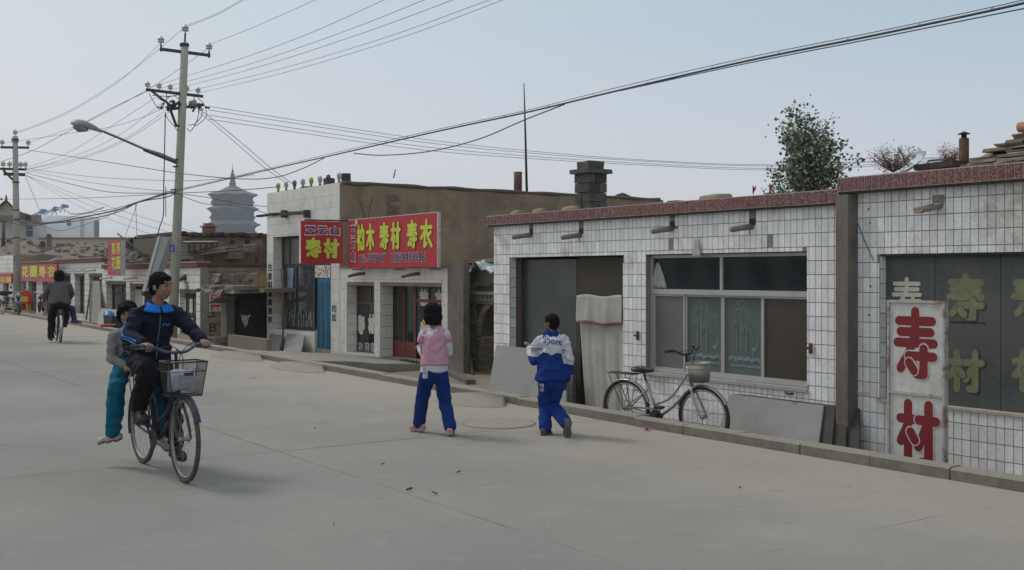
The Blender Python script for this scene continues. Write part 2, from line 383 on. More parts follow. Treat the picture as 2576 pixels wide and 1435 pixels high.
# ================================================================ ground and road
def road_mat():
    m = bpy.data.materials.new('road_concrete'); m.use_nodes = True; t = NT(m); b = t.n['Principled BSDF']
    b.inputs['Roughness'].default_value = .93; b.inputs['Specular IOR Level'].default_value = .25
    g = t('NewGeometry'); P = g.outputs['Position']; sp = t('SeparateXYZ'); t.link(P, sp.inputs[0])
    def nz(s, d, vec=P, r=.6):
        n = t('TexNoise'); n.inputs['Scale'].default_value = s; n.inputs['Detail'].default_value = d; n.inputs['Roughness'].default_value = r; t.link(vec, n.inputs[0]); return n.outputs[0]
    def rg(v, a, b_, c=0, d=1):
        r = t('MapRange'); r.inputs[1].default_value = a; r.inputs[2].default_value = b_; r.inputs[3].default_value = c; r.inputs[4].default_value = d; t.link(v, r.inputs[0]); return r.outputs[0]
    def mix(f, a, b_):
        x = t('Mix', data_type='RGBA'); t.link(f, x.inputs[0])
        if isinstance(a, tuple): x.inputs[6].default_value = rgb(a)
        else: t.link(a, x.inputs[6])
        if isinstance(b_, tuple): x.inputs[7].default_value = rgb(b_)
        else: t.link(b_, x.inputs[7])
        return x.outputs[2]
    c = mix(rg(nz(.35, 5), .35, .65), (.196, .186, .172), (.278, .262, .238))
    oi = t('ObjectInfo'); c = mix(rg(oi.outputs['Random'], 0, 1, 0, .5), c, (.24, .224, .208))
    # tyre-worn bands run along the street
    mp = t('Mapping'); t.link(P, mp.inputs[0]); mp.inputs['Scale'].default_value = (1.2, .08, 1)
    c = mix(rg(nz(1.2, 4, mp.outputs[0]), .5, .72, 0, .45), c, (.215, .203, .19))
    # sandy dust gathers towards the kerb
    ad = t('Math', operation='ADD'); t.link(sp.outputs[0], ad.inputs[0]); s3 = t('Math', operation='MULTIPLY'); t.link(nz(.9, 5), s3.inputs[0]); s3.inputs[1].default_value = 3.2; t.link(s3.outputs[0], ad.inputs[1])
    c = mix(rg(ad.outputs[0], 6.5, 9.0, 0, .85), c, (.355, .32, .262))
    c = mix(rg(nz(5.5, 3), .62, .7, 0, .4), c, (.185, .17, .155))
    c = mix(rg(nz(42, 2), .66, .7, 0, .5), c, (.13, .12, .11))
    c = mix(rg(nz(130, 2), .4, .7, 0, .35), c, (.3, .29, .275))
    # hairline cracks and a few dark drip stains
    nd = t('TexNoise'); nd.inputs['Scale'].default_value = 1.3; nd.inputs['Detail'].default_value = 4; t.link(P, nd.inputs[0])
    va = t('VectorMath', operation='ADD'); t.link(P, va.inputs[0]); t.link(nd.outputs['Color'], va.inputs[1])
    vo = t('TexVoronoi', feature='DISTANCE_TO_EDGE'); vo.inputs['Scale'].default_value = .33; t.link(va.outputs[0], vo.inputs[0])
    mk = t('Math', operation='MULTIPLY'); t.link(rg(vo.outputs[0], .0, .006, 1, 0), mk.inputs[0]); t.link(rg(nz(.25, 2), .5, .6, 0, .55), mk.inputs[1])
    c = mix(mk.outputs[0], c, (.12, .11, .10))
    c = mix(rg(nz(2.1, 6, P, .75), .6, .75, 0, .5), c, (.165, .155, .145))
    c = mix(rg(nz(3.3, 5), .60, .72, 0, .35), c, (.34, .32, .29))
    t.link(c, b.inputs['Base Color'])
    bp = t('Bump'); bp.inputs['Distance'].default_value = .003; bp.inputs['Strength'].default_value = 1; t.link(nz(60, 6), bp.inputs['Height']); t.link(bp.outputs[0], b.inputs['Normal'])
    return m
road_m = road_mat()
struct(MB().box(-1500, 1900, -400, 2200, -1.2, -.62), 'ground', dirt)
road = thing('road', None, None); road['kind'] = 'structure'
MB().hexa([(-14, -14, -.5), (7.69, -14, -.5), (7.69 + kx(150), 150, -.5), (-14, 150, -.5), (-14, -14, -.009), (7.69 - .2, -14, -.009), (7.69 + kx(150) - .2, 150, -.009), (-14, 150, -.009)]).build('road_bed', M('joint_dirt', (.16, .14, .12), .97), road)
def slab_mesh(x0, x1, y0, y1, seed):
    rg = random.Random(seed); g = .0048; m = MB()
    # edges wander a little, so the joints are not ruled lines
    def edge(a, b, n): return [a + (b - a) * k / n for k in range(n + 1)]
    n = 14; top = []
    for y in edge(y0 + g, y1 - g, n): top.append((x0 + g + rg.uniform(-.004, .006), y))
    for x in edge(x0 + g, x1 - g, 8)[1:]: top.append((x, y1 - g + rg.uniform(-.005, .004)))
    for y in reversed(edge(y0 + g, y1 - g, n)[:-1]): top.append((x1 - g + rg.uniform(-.006, .004), y))
    for x in reversed(edge(x0 + g, x1 - g, 8)[1:-1]): top.append((x, y0 + g + rg.uniform(-.004, .005)))
    if x1 > 7.6: top = [(x + kx(y) * max(0, (x - x0) / (x1 - x0)), y) for x, y in top]
    top.reverse(); k = len(top); dz = rg.uniform(-.002, .002)
    m.add([(x, y, dz) for x, y in top] + [(x, y, -.2) for x, y in top], [tuple(range(k)) if True else 0] + [((i + 1) % k, i, i + k, (i + 1) % k + k) for i in range(k)])
    return m
xs = [-14, -7.1, -3.4, .28, 3.97, 7.7]; ys = [-15.61 + 4.99 * i for i in range(34)]
for i in range(len(xs) - 1):
    for j in range(len(ys) - 1):
        mb = slab_mesh(xs[i], xs[i + 1], ys[j], ys[j + 1], i * 100 + j)
        # bottom fan flips; make sure the top faces up
        f = mb.f[0]; v = mb.v
        a = Vector(v[f[1]]) - Vector(v[f[0]]); b = Vector(v[f[len(f) // 2]]) - Vector(v[f[0]])
        if a.cross(b).z < 0: mb.f[0] = tuple(reversed(f))
        mb.build('concrete_slab', road_m, road)
kerb = thing('kerb', None, None); kerb['kind'] = 'structure'
y = -9.0; i = 0
KF = XF(7.7)
while y < 125:
    L = .74 if y < 60 else 3.0
    dx, dz = rnd.uniform(-.006, .006), rnd.uniform(-.007, .006); a0, a1 = y + .004, y + L - .004; H = .1 + dz
    m = MB(); dx += kx(y); x0, x1 = 7.7 + dx, 7.865 + dx; c = .016
    pr = [(x0, -.3), (x1, -.3), (x1, H - c), (x1 - c, H), (x0 + c * 1.4, H), (x0, H - c)]
    n = len(pr); vs = [(px, a0, pz) for px, pz in pr] + [(px, a1 + rnd.uniform(-.003, .003), pz + rnd.uniform(-.002, .002)) for px, pz in pr]
    m.add(vs, [tuple(range(n)), tuple(reversed(range(n, 2 * n)))] + [((q + 1) % n, q, q + n, (q + 1) % n + n) for q in range(n)])
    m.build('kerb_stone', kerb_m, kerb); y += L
# sunken strip between kerb and shops
def apron():
    g = []; n, k = 120, 10
    for a in range(n):
        Y = -10 + a * 1.1; row = []
        for b in range(k):
            X = 7.85 + b * .9
            base = -.225
            row.append((X, Y, base + .03 * noise.noise(Vector((X * .8, Y * .8, 0)))))
        g.append(row)
    return MB().sheet(g, .2)
am = apron(); struct(am, 'pavement', dirt)
# concrete wedges up to the kerb
def wedge(pts_top, pts_base, name, label, grp):
    """ring of base points and ring of raised points -> low worn mound"""
    m = MB(); n = len(pts_base); c = sum((Vector(p) for p in pts_top), Vector()) / n
    m.add([Vector(p) for p in pts_base] + [Vector(p) for p in pts_top] + [c], [(i, (i + 1) % n, n + (i + 1) % n, n + i) for i in range(n)] + [(n + i, n + (i + 1) % n, 2 * n) for i in range(n)], True)
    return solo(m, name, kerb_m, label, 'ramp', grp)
def mound(yc, ln, out, label):
    B = []; T = []; n = 22; o_ = kx(yc)
    for k in range(n):
        a = 2 * math.pi * k / n; cx, cy = math.cos(a), math.sin(a)
        x = 7.7 - out / 2 + cx * out / 2; 
        y = yc + cy * ln / 2 * (1 + .08 * math.sin(3 * a)); y2 = yc + cy * ln * .4
        x2 = 7.7 - out * .38 + cx * out * .37; h = .022 + .066 * max(0, (x2 - (7.7 - out)) / out)
        B.append((min(x, 7.699) + o_, y, .002)); T.append((min(x2, 7.698) + o_, y2, h + .004 * math.sin(5 * a)))
    return wedge(T, B, 'kerb_ramp', label, 'cement ramps up to the kerb')
mound(fy(1190, 7.5), 1.25, .72, 'cement ramp at the kerb in front of the arched brick gateway')
mound(fy(705, 7.4) , 1.9, .6, 'low cement ramp at the kerb by the boards leaning on the tall tiled shop')
mound(fy(545, 7.4), 2.3, .6, 'farthest cement ramp at the kerb, by the rubble in front of the brick wall')
# ramp from kerb to shop threshold, sloping down
g = []
for b in range(9):
    row = []
    for a in range(14):
        Y = fy(903, 11) + (fy(1112, 11) - fy(903, 11)) * a / 13; X = 8.18 + (11.0 - 8.18) * b / 8
        Y2 = Y if b > 3 else Y - .35 * (3 - b) / 3
        row.append((X, Y2, .09 - .25 * b / 8 + .025 * min(b, 1) * noise.noise(Vector((X * 1.4, Y * 1.2, 3)))))
    g.append(row)
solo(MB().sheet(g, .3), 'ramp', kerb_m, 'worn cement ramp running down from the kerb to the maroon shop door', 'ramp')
p = onG(1255, 1066)
mc = thing('manhole_cover', 'round dusty manhole cover in the road beside the walking children', 'manhole cover', p)
MB().lathe((0, 0, .001), [(.40, 0), (.40, .002), (.385, .003)], 36).build('rim', M('manhole_rim', (.2, .185, .16), .95), mc, True)
MB().lathe((0, 0, .003), [(.37, 0), (.37, .0015)], 36, None, False).build('lid', M('manhole_lid', (.275, .25, .21), .95, .15, 9, spot=(.3, .27, .22), spot_scale=50), mc, True)

# ================================================================ shared shop pieces
def U(px, X): return -fy(px, X)
def shop_shell(root, X, y0, y1, z0, z1, depth, opens, wall=grout, th=.24, roofm=mud, back=True):
    """y0 < y1; front wall with real openings, sides, back, floor and roof"""
    F = XF(X); m = MB(); grid_wall(m, F, -y1, -y0, z0, z1, -th, 0, opens); m.build('wall', wall, root)
    s = MB(); s.box(X + th, X + depth, y0, y0 + .2, z0, z1 - .02); s.box(X + th, X + depth, y1 - .2, y1, z0, z1 - .02); s.box(X + depth, X + depth + .2, y0, y1, z0, z1 - .02)
    s.build('side_wall', roofm, root)
    MB().box(X + th + .002, X + depth - .002, y0 + .202, y1 - .202, z1 - .26, z1 - .08).build('roof', roofm, root)
    MB().box(X + .02, X + depth, y0 + .21, y1 - .21, z0, -.13).build('floor', concrete, root)
    return F
def spout(root, p, L=.3, r=.035, mat=concrete, ang=0, half=True, name='rain_spout'):
    """half-round gutter sticking out of the wall"""
    p = Vector(p); vs = []; fs = []; n = 9
    for i, q in enumerate((0, L)):
        for rr in (r, r * .72):
            for k in range(n):
                a = math.pi + math.pi * k / (n - 1)
                vs.append((p.x - q, p.y + math.cos(a) * rr + q * math.tan(ang), p.z + math.sin(a) * rr - q * .18 + (.0 if i == 0 else 0)))
    for k in range(n - 1):
        fs += [(k, k + 1, 2 * n + k + 1, 2 * n + k), (n + k + 1, n + k, 3 * n + k, 3 * n + k + 1), (2 * n + k, 2 * n + k + 1, 3 * n + k + 1, 3 * n + k), (k + 1, k, n + k, n + k + 1)]
    fs += [(0, 2 * n, 3 * n, n), (n - 1, 2 * n - 1, 4 * n - 1, 3 * n - 1)]
    m = MB().add(vs, fs, True)
    m.box(p.x - .008, p.x + .02, p.y - r * 1.15, p.y + r * 1.15, p.z + .002, p.z + .075)
    return m.build(name, mat, root)
def pane(mb, F, u0, u1, v0, v1, w, t=.006): return mb.fbox(F, u0, u1, v0, v1, w - t, w)
def frame_rect(mb, F, u0, u1, v0, v1, w0, w1, b):
    mb.fbox(F, u0, u0 + b, v0, v1, w0, w1); mb.fbox(F, u1 - b, u1, v0, v1, w0, w1)
    mb.fbox(F, u0 + b, u1 - b, v1 - b, v1, w0, w1); mb.fbox(F, u0 + b, u1 - b, v0, v0 + b, w0, w1)
def lean_board(px_list, z0, label, name='board', mat=slab_grey, Xb=8.45, Xt=8.86, th=.03, grp=None, extra=0):
    """board leaning on a wall: (y_bottom0,y_bottom1,y_top0,y_top1,ztop)"""
    yb0, yb1, yt0, yt1, zt = px_list
    a = [Vector((Xb, yb0, z0)), Vector((Xb, yb1, z0)), Vector((Xt, yt1, zt)), Vector((Xt, yt0, zt))]
    n = (a[1] - a[0]).cross(a[3] - a[0]).normalized()
    if n.x > 0: n = -n
    m = MB(); b = [q - n * th for q in a]; m.hexa([b[0], b[1], b[2], b[3], a[0], a[1], a[2], a[3]])
    return solo(m, name, mat, label, 'board', grp)

# ================================================================ nearest shop on the right (dark shutters)
XB = 8.9; TW, TH_, G = .0795, .141, .008
b3 = thing('tiled_shop', 'white tiled shop at the right edge with dark shutters painted with yellow characters', 'shop', (XB, 4.5, -.35), group='white tiled shops along the street')
yR, yL = -1.2, fy(2137, XB)
uo0, uo1 = U(2213, XB), 2.4
op3 = [(uo0, uo1, .405, 1.79)]
F3 = shop_shell(b3, XB, yR, yL, -.35, 2.44, 4.6, op3)
pieces(b3, 'wall_tile', tile_rects(F3, -yL, -yR, -.3, 2.43, TW * 1.02, TH_ * 1.02, G, op3, skip=.006), tile_white, 300, 'wall_tiles')
JF = Frame((XB, -uo0 - .0, 0), (1, 0, 0), (0, -1, 0))
pieces(b3, 'reveal_tile', tile_rects(JF, .006, .095, .405, 1.79, .09, TH_, G), tile_white)
MB().fbox(F3, uo0 - .01, uo1, .385, .408, -.1, .022).build('sill', grout_pale, b3)
# cornice
def cornice(root, X, y0, y1, z0, z1, out, tw, endl=True):
    m = MB(); m.box(X - out, X + .25, y0, y1, z0, z1); m.build('cornice', grout_pale, root)
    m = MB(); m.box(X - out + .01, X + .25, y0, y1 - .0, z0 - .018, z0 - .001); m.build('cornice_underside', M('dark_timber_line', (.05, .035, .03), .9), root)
    F = XF(X - out); h = z1 - z0
    pieces(root, 'cornice_tile', [b for b in tile_rects(F, -y1, -y0, z0 + .003, z1 - .003, tw, h, .012, t=.006)], tile_red, 300, 'cornice_tiles')
    Fe = YF(y0)     # end facing the camera side
    pieces(root, 'cornice_end_tile', tile_rects(Frame((X - out, y1, 0), (1, 0, 0), (0, 1, 0)), .004, out + .2, z0 + .003, z1 - .003, tw, h, .012), tile_red)
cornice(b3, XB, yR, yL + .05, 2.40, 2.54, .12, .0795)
# shutters
sm = M('shutter_paint', (.06, .072, .072), .55, .12, 1.6, stain=(.105, .108, .095), stain_scale=1.3, stain_amt=.5, spot=(.12, .13, .12), spot_scale=30, spot_amt=.25, bump=.001)
paint_y = M('faded_yellow_paint', (.19, .2, .105), .8, .14, 9, stain=(.12, .13, .085), stain_scale=16, stain_amt=.5)
seams = [uo0 + .002, U(2352, XB + .09), U(2518, XB + .09), U(2518, XB + .09) + .72, uo1 - .002]
for k in range(4):
    sh = MB().fbox(F3, seams[k] + .003, seams[k + 1] - .003, .41, 1.785, -.13, -.088).build('shutter', sm, b3)
MB().fbox(F3, uo0, uo1, .40, 1.8, -.16, -.14).build('shutter_backing', dark_room, b3)
MB().fbox(F3, uo0, uo1, 1.77, 1.789, -.086, -.01).build('shutter_track', steel_dark, b3)
WF = lambda px, py, X=XB + .088: (U(px, X), onX(px, py, X).z)
def painted(root, ch, px0, px1, py0, py1, F, X, w, sw, mat, name='painted_character', only=None):
    u0, v1 = U(px0, X), onX((px0 + px1) / 2, py0, X).z; u1, v0 = U(px1, X), onX((px0 + px1) / 2, py1, X).z
    return put_char(root, F, ch, u0, u1, v0, v1, w, sw, mat, sm, name, .009)
for (x0, x1) in ((2386, 2474), (2548, 2652)):
    painted(b3, '寿', x0, x1, 693, 806, F3, XB + .088, -.087, .062, paint_y)
    painted(b3, '材', x0, x1, 884, 985, F3, XB + .088, -.087, .062, paint_y)
# torn paper character at the top of the left shutter
tp = M('torn_white_paper', (.5, .48, .42), .9, .12, 20)
m = MB(); put_strokes(m, F3, '寿', U(2246, XB + .088), U(2318, XB + .088), 1.24, 1.56, -.0855, .04, .003)
m.build('torn_paper_character', tp, b3)
tearm = MB(); q0, q1 = WF(2390, 806), WF(2480, 812)
tearm.fbox(F3, q0[0], q1[0], q0[1] - .02, q0[1] - .008, -.0865, -.0845); tearm.build('peeled_strip', M('peel', (.03, .03, .03), .9), b3)
# broken clay spout and bolt stubs
sp = onX(2362, 512, XB); m = MB()
for k in range(10):
    pass
spout(b3, sp, .26, .055, M('clay_spout', (.27, .24, .19), .9, .2, 12, bump=.003), R(8))
m = MB()
for (px, py) in ((2141, 529), (2186, 527), (2141, 561), (2190, 561), (2141, 721), (2191, 721), (2142, 793), (2187, 793)):
    c = onX(px, py, XB); m.lathe((c.x + .01, c.y, c.z), [(.012, 0), (.01, .02)], 8, (-1, 0, 0))
m.build('bolt', rust, b3, kind='stuff')
# strip of torn tape on the pier
c = onX(2165, 987, XB); solo(MB().tube([c + Vector((-.015, .08, .01)), c + Vector((-.02, .02, 0)), c + Vector((-.012, -.1, .004))], .006, 6), 'string', M('white_string', (.6, .58, .52), .9), 'bit of white string stuck on the tiles left of the red lettered signboard', 'string')
m = MB(); P = [onX(2136, 497, XB - .02), onX(2150, 540, XB - .015), onX(2172, 600, XB - .015), onX(2197, 655, XB - .03)]
solo(m.tube(P, .0045, 6), 'wire', M('green_wire', (.12, .17, .16), .6), 'thin green wire slanting down over the white tiles under the right red cornice', 'wire')

# red lettered sandwich board in front
Xs = 8.25
sgn = thing('signboard', 'tall white metal signboard with two big red characters behind the kerb', 'signboard', (Xs, fy(2305, Xs), -.17))
a = onX(2232, 755, Xs); b = onX(2377, 742, Xs)
FS = Frame((Xs, 0, 0), (0, -1, 0), (-1, 0, 0))
su0, su1, stop = -a.y, -b.y, a.z - .0
white_p = M('white_sign_paint', (.52, .54, .53), .5, .05, 3, stain=(.38, .33, .27), stain_scale=3.5, stain_amt=.5, spot=(.22, .1, .06), spot_scale=20, spot_amt=.12, streak=((.33, .25, .2), 2., .3))
edge_p = M('rusted_sign_edge', (.4, .4, .37), .6, .1, 6, stain=(.17, .07, .045), stain_scale=6, stain_amt=.85)
slope = (b.z - a.z) / (su1 - su0)
zj = onX(2305, 992, Xs).z
m = MB(); m.fbox(FS, su0 + .02, su1 - .02, -.12, zj - .012, -.03, -.012); m.build('lower_panel', white_p, sgn)
m = MB(); m.fbox(FS, su0 + .02, su1 - .02, zj + .012, stop - .02, -.03, -.012); m.build('upper_panel', white_p, sgn)
m = MB(); m.fbox(FS, su0, su0 + .02, -.17, stop, -.05, .006); m.fbox(FS, su1 - .02, su1, -.17, stop, -.05, .006)
m.fbox(FS, su0 + .02, su1 - .02, stop - .02, stop, -.05, .005); m.fbox(FS, su0 + .02, su1 - .02, zj - .012, zj + .012, -.05, .004)
m.build('frame', edge_p, sgn)
red_p = M('red_sign_paint', (.17, .006, .012), .5, .06, 4)
def signchar(ch, x0, x1, y0, y1, sw):
    u0, u1 = U(x0, Xs), U(x1, Xs); v1, v0 = onX((x0 + x1) / 2, y0, Xs).z, onX((x0 + x1) / 2, y1, Xs).z
    put_char(sgn, FS, ch, u0 + sw / 2, u1 - sw / 2, v0 + sw / 2, v1 - sw / 2, -.012, sw, red_p, white_p, gap=.011)
signchar('寿', 2242, 2361, 769, 965, .08)
signchar('材', 2248, 2368, 1000, 1185, .082)

# ================================================================ pillar between the shops
pil = MB(); y0, y1 = fy(2139, 8.74), fy(2098, 8.74)
pil.box(8.74, 9.3, y0 + .03, y1 - .02, -.4, 2.37)
pl = solo(pil, 'pillar', conc_pillar, 'bare dark concrete pillar between the two nearest white tiled shops', 'pillar')
# ================================================================ middle shop (big window, bicycle in front)
yR2, yL2 = y1 - .015, fy(1243, XB)
b2 = thing('tiled_shop', 'white tiled shop with a wide aluminium window behind the parked silver bicycle', 'shop', (XB, (yR2 + yL2) / 2, -.35), group='white tiled shops along the street')
du0, du1 = U(1283, XB), U(1568, XB); wu0, wu1 = U(1625, XB), U(2031, XB)
op2 = [(du0, du1, -.3, 1.835), (wu0, wu1, .425, 1.835)]
F2 = shop_shell(b2, XB, yR2, yL2, -.35, 2.32, 4.6, op2)
cut = op2 + [(U(px + 0, XB) - .045, U(px, XB) + .045, 2.12, 2.32) for px in (1337, 1462, 1692, 1893)]
pieces(b2, 'wall_tile', tile_rects(F2, -yL2, -yR2, -.3, 2.30, TW, TH_, G, cut, skip=.006), tile_white, 300, 'wall_tiles')
JD = Frame((XB, -du0, 0), (1, 0, 0), (0, -1, 0)); JW = Frame((XB, -wu0, 0), (1, 0, 0), (0, -1, 0))
pieces(b2, 'reveal_tile', tile_rects(JD, .006, .13, -.3, 1.83, .124, TH_, G), tile_white)
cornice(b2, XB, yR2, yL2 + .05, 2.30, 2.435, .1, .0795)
ws = M('clay_gutter', (.2, .175, .155), .9, .15, 12, bump=.003)
for px, py in ((1337, 585), (1462, 585), (1692, 568), (1893, 562)):
    c = onX(px, py, XB); MB().box(XB - .004, XB + .05, c.y - .043, c.y + .043, c.z - .02, c.z + .05).build('spout_hole', dark_room, b2)
    q = MB(); q.tube([(XB - .005, c.y, c.z - .035), (XB - .14, c.y + .01, c.z - .05), (XB - .3, c.y + .02, c.z - .075)], [.034, .033, .03], 10); q.build('rain_spout', ws, b2)
# ----- aluminium window
wn = MB(); w0, w1 = -.14, -.07; zt, zb = 1.825, .435; tr = 1.392
frame_rect(wn, F2, wu0 + .005, wu1 - .005, zb, zt, w0, w1, .035)
um = U(1815, XB + .08); wn.fbox(F2, wu0 + .04, wu1 - .04, tr - .03, tr + .03, w0, w1 + .003)
wn.fbox(F2, um - .018, um + .018, tr + .03, zt - .035, w0, w1 - .002)
wo = wn.build('window_frame', alu, b2)
MB().fbox(F2, wu0 - .012, wu1 + .012, .395, .43, -.15, .03).build('window_sill', M('sill_grey', (.36, .37, .35), .7, .08, 5, stain=(.26, .24, .2), stain_scale=6), b2)
MB().fbox(F2, wu0 + .006, wu1 - .006, zt + .001, 1.84, -.14, -.05).build('window_head', M('rusty_lintel', (.14, .11, .09), .85, .2, 9), b2)
for a, b in ((wu0 + .04, um - .018), (um + .018, wu1 - .04)):
    pane(MB(), F2, a, b, tr + .03, zt - .035, -.10).build('pane', pane_dark, wo)
sx = [wu0 + .04, U(1722, XB + .08), um, U(1916, XB + .08), wu1 - .04]
lace = M('lace_curtain', (.085, .11, .105), .8, .1, 14, spot=(.14, .18, .17), spot_scale=60, spot_amt=.4)
for k, mat_ in enumerate((pane_grey, lace, lace, pane_brown)):
    s_ = MB(); off = .0 if k in (0, 3) else -.012
    frame_rect(s_, F2, sx[k] + .002, sx[k + 1] - .002, zb + .036, tr - .031, -.125 + off, -.085 + off, .022)
    so_ = s_.build('window_sash', alu, b2)
    pane(MB(), F2, sx[k] + .024, sx[k + 1] - .024, zb + .058, tr - .053, -.105 + off).build('pane', mat_, so_)
# printed palms and deer on the curtains
palm_m = M('pale_curtain_print', (.16, .215, .215), .85, .35, 30)
def palm(mb, u, v0, h, s, w):
    mb.fbox(F2, u - .006 * s, u + .006 * s, v0, v0 + h, w, w + .0012)
    for a in range(9):
        an = R(-25 + a * 28.75); L = .125 * s; pts = []
        p0 = Vector((u, v0 + h)); d = Vector((math.cos(an), math.sin(an)))
        p1 = p0 + d * L * .55 + Vector((0, .02 * s)); p2 = p0 + d * L + Vector((0, -.035 * s - .02 * s * abs(d.x)))
        n = Vector((-d.y, d.x)) * .007 * s; h_ = w + .0004 + a * .0002
        mb.add([F2(p0.x, p0.y, h_), F2(p1.x + n.x, p1.y + n.y, h_), F2(p2.x, p2.y, h_), F2(p1.x - n.x, p1.y - n.y, h_)], [(0, 3, 2, 1)])
for k, (cx0, cx1) in enumerate(((1738, 1806), (1838, 1905))):
    m = MB(); w = -.1155 + .0006; a, b = U(cx0, XB + .1), U(cx1, XB + .1); wd = b - a
    palm(m, a + wd * .36, .74, .48, 1.25, w); palm(m, a + wd * .22, .72, .32, 1.0, w + .003); palm(m, a + wd * .58, .74, .24, 1.0, w + .006)
    if k == 0: palm(m, a + wd * .95, .95, .16, .5, w + .001)
    # deer
    dx, dz = a + wd * .86, .78
    for (x, z, sx_, sz_) in ((0, 0, .06, .035), (.032, .035, .016, .05), (.045, .062, .03, .018), (-.02, -.035, .009, .05), (.018, -.035, .009, .05), (-.005, -.03, .008, .04), (.04, .085, .006, .03), (.052, .085, .006, .028)):
        m.fbox(F2, dx + x - sx_ / 2, dx + x + sx_ / 2, dz + z - sz_ / 2, dz + z + sz_ / 2, w, w + .001 + abs(x) * .004)
    # hem scallops
    for j in range(12):
        u = a - .02 + (wd + .05) * j / 11
        m.lathe(F2(u, .665 + .012 * math.sin(j * 2.1), w + .0004 * j), [(.026, 0), (.024, .0006)], 10, (-1, 0, 0), False)
        m.lathe(F2(u + .02, .59, w + .0003 * j), [(.018, 0), (.017, .0005)], 8, (-1, 0, 0), False)
    m.build('curtain_print', palm_m, b2)
# white cloth caught behind the upper left pane
g = []
for i_ in range(9):
    t_ = i_ / 8; row = []
    for j_ in range(9):
        s_ = j_ / 8 - .5; ww = .02 + .30 * t_ * (1 - .25 * t_)
        cpt = U(1660, XB + .1); row.append(F2(cpt + s_ * ww - .02 + .03 * t_, 1.735 - .3 * t_ - .04 * abs(s_) * (1 if j_ % 2 else -.5), -.085 + .008 * math.cos(j_ * 1.9)))
    g.append(row)
solo(MB().sheet(g, .002), 'cloth', M('thin_white_cloth', (.34, .35, .33), .9, .2, 12), 'scrap of white cloth hanging in the upper left window pane behind the bicycle', 'cloth')
# latches
for px, py, lb in ((1607, 844, 'rusty latch on the tiled pier between the grey door curtain and the window'), (2042, 876, 'rusty latch on the tiled pier right of the wide window')):
    c = onX(px, py, XB); m = MB(); m.box(XB - .035, XB - .007, c.y - .012, c.y + .012, c.z - .055, c.z + .05); m.box(XB - .05, XB - .03, c.y - .03, c.y + .03, c.z - .012, c.z + .012); m.lathe((XB - .05, c.y + .02, c.z - .01), [(.014, 0), (.014, .02)], 8, (0, 0, 1))
    solo(m, 'latch', rust, lb, 'latch', 'latches on the middle tiled shop')
# ----- door opening: post, dusty glass, screen
FX = XB + .16; m = MB(); m.box(XB + .1, XB + .18, -du0 - .13 - .0, -du0 - .004, -.3, 1.83); m.build('door_post', wood_dark, b2)
glu1 = U(1452, FX)
MB().box(FX, FX + .03, -glu1, -du0 - .13, .35, 1.80).build('door_glass', M('smoky_door_glass', (.055, .06, .062), .3, .25, 1.2, stain=(.1, .105, .105), stain_scale=1.1, stain_amt=.6), b2)
MB().box(FX - .015, FX + .05, -glu1 - .002, -du0 - .128, .28, .348).build('door_rail', wood_dark, b2)
MB().box(FX - .02, FX + .06, -glu1 - .09, -glu1 - .004, -.3, 1.80).build('door_post', wood_dark, b2)
lowF = XF(FX); lo = tile_rects(XF(XB + .1), du0 + .35, glu1 - .02, -.3, .26, TW, TH_, G)
MB().box(XB + .1, XB + .16, -(glu1 - .02), -(du0 + .02), -.3, .262).build('stall_riser', grout, b2); pieces(b2, 'riser_tile', lo, tile_white)
MB().fbox(XF(XB + .11), glu1 + .09, du1 - .002, 1.20, 1.82, -.02, 0).build('door_screen', M('brown_mesh_screen', (.062, .052, .035), .9, .1, 20), b2)
def drape(u0, u1, v0, v1, X, amp, waves, seed, lw=0, taper=0, n=40):
    g = []; rg = random.Random(seed); ph = [rg.uniform(0, 6) for _ in range(4)]
    for i in range(13):
        t = i / 12; row = []
        for j in range(n):
            s = j / (n - 1); u = u0 + (u1 - u0) * s + taper * t * (1 - s)
            w = amp * (.35 + .65 * t) * (math.sin(s * waves * 6.28 + ph[0] + .5 * math.sin(t * 2 + ph[1])) + .5 * math.sin(s * waves * 13.1 + ph[2]))
            row.append(Vector((X - w - .012, -u, v1 + (v0 - v1) * t + lw * math.sin(s * 9 + ph[3]))))
        g.append(row)
    return g
cur = thing('door_curtain', 'grey cloth door curtain with a red-edged valance in the middle tiled shop', 'curtain', (XB + .05, -(glu1 + du1) / 2, -.2))
cl0 = U(1460, XB + .05); cm = M('grey_curtain', (.39, .385, .355), .95, .1, 4, stain=(.28, .265, .23), stain_scale=2.5, stain_amt=.4, streak=((.46, .455, .43), 1.5, .5))
MB().sheet(drape(cl0 + .01, du1 - .01, -.22, 1.05, XB + .05, .017, 3, 3, taper=.15), .003).build('drape', cm, cur)
MB().sheet(drape(cl0, du1 - .012, .98, 1.33, XB + .0, .012, 2.5, 5, lw=.012, taper=-.03), .003).build('valance', cm, cur)
gg = drape(cl0, du1 - .012, .98, 1.33, XB + .0, .012, 2.5, 5, lw=.012, taper=-.03)[-1]
MB().tube([p - Vector((.006, 0, 0)) for p in gg], .008, 5).build('piping', M('red_piping', (.22, .07, .055), .9), cur)
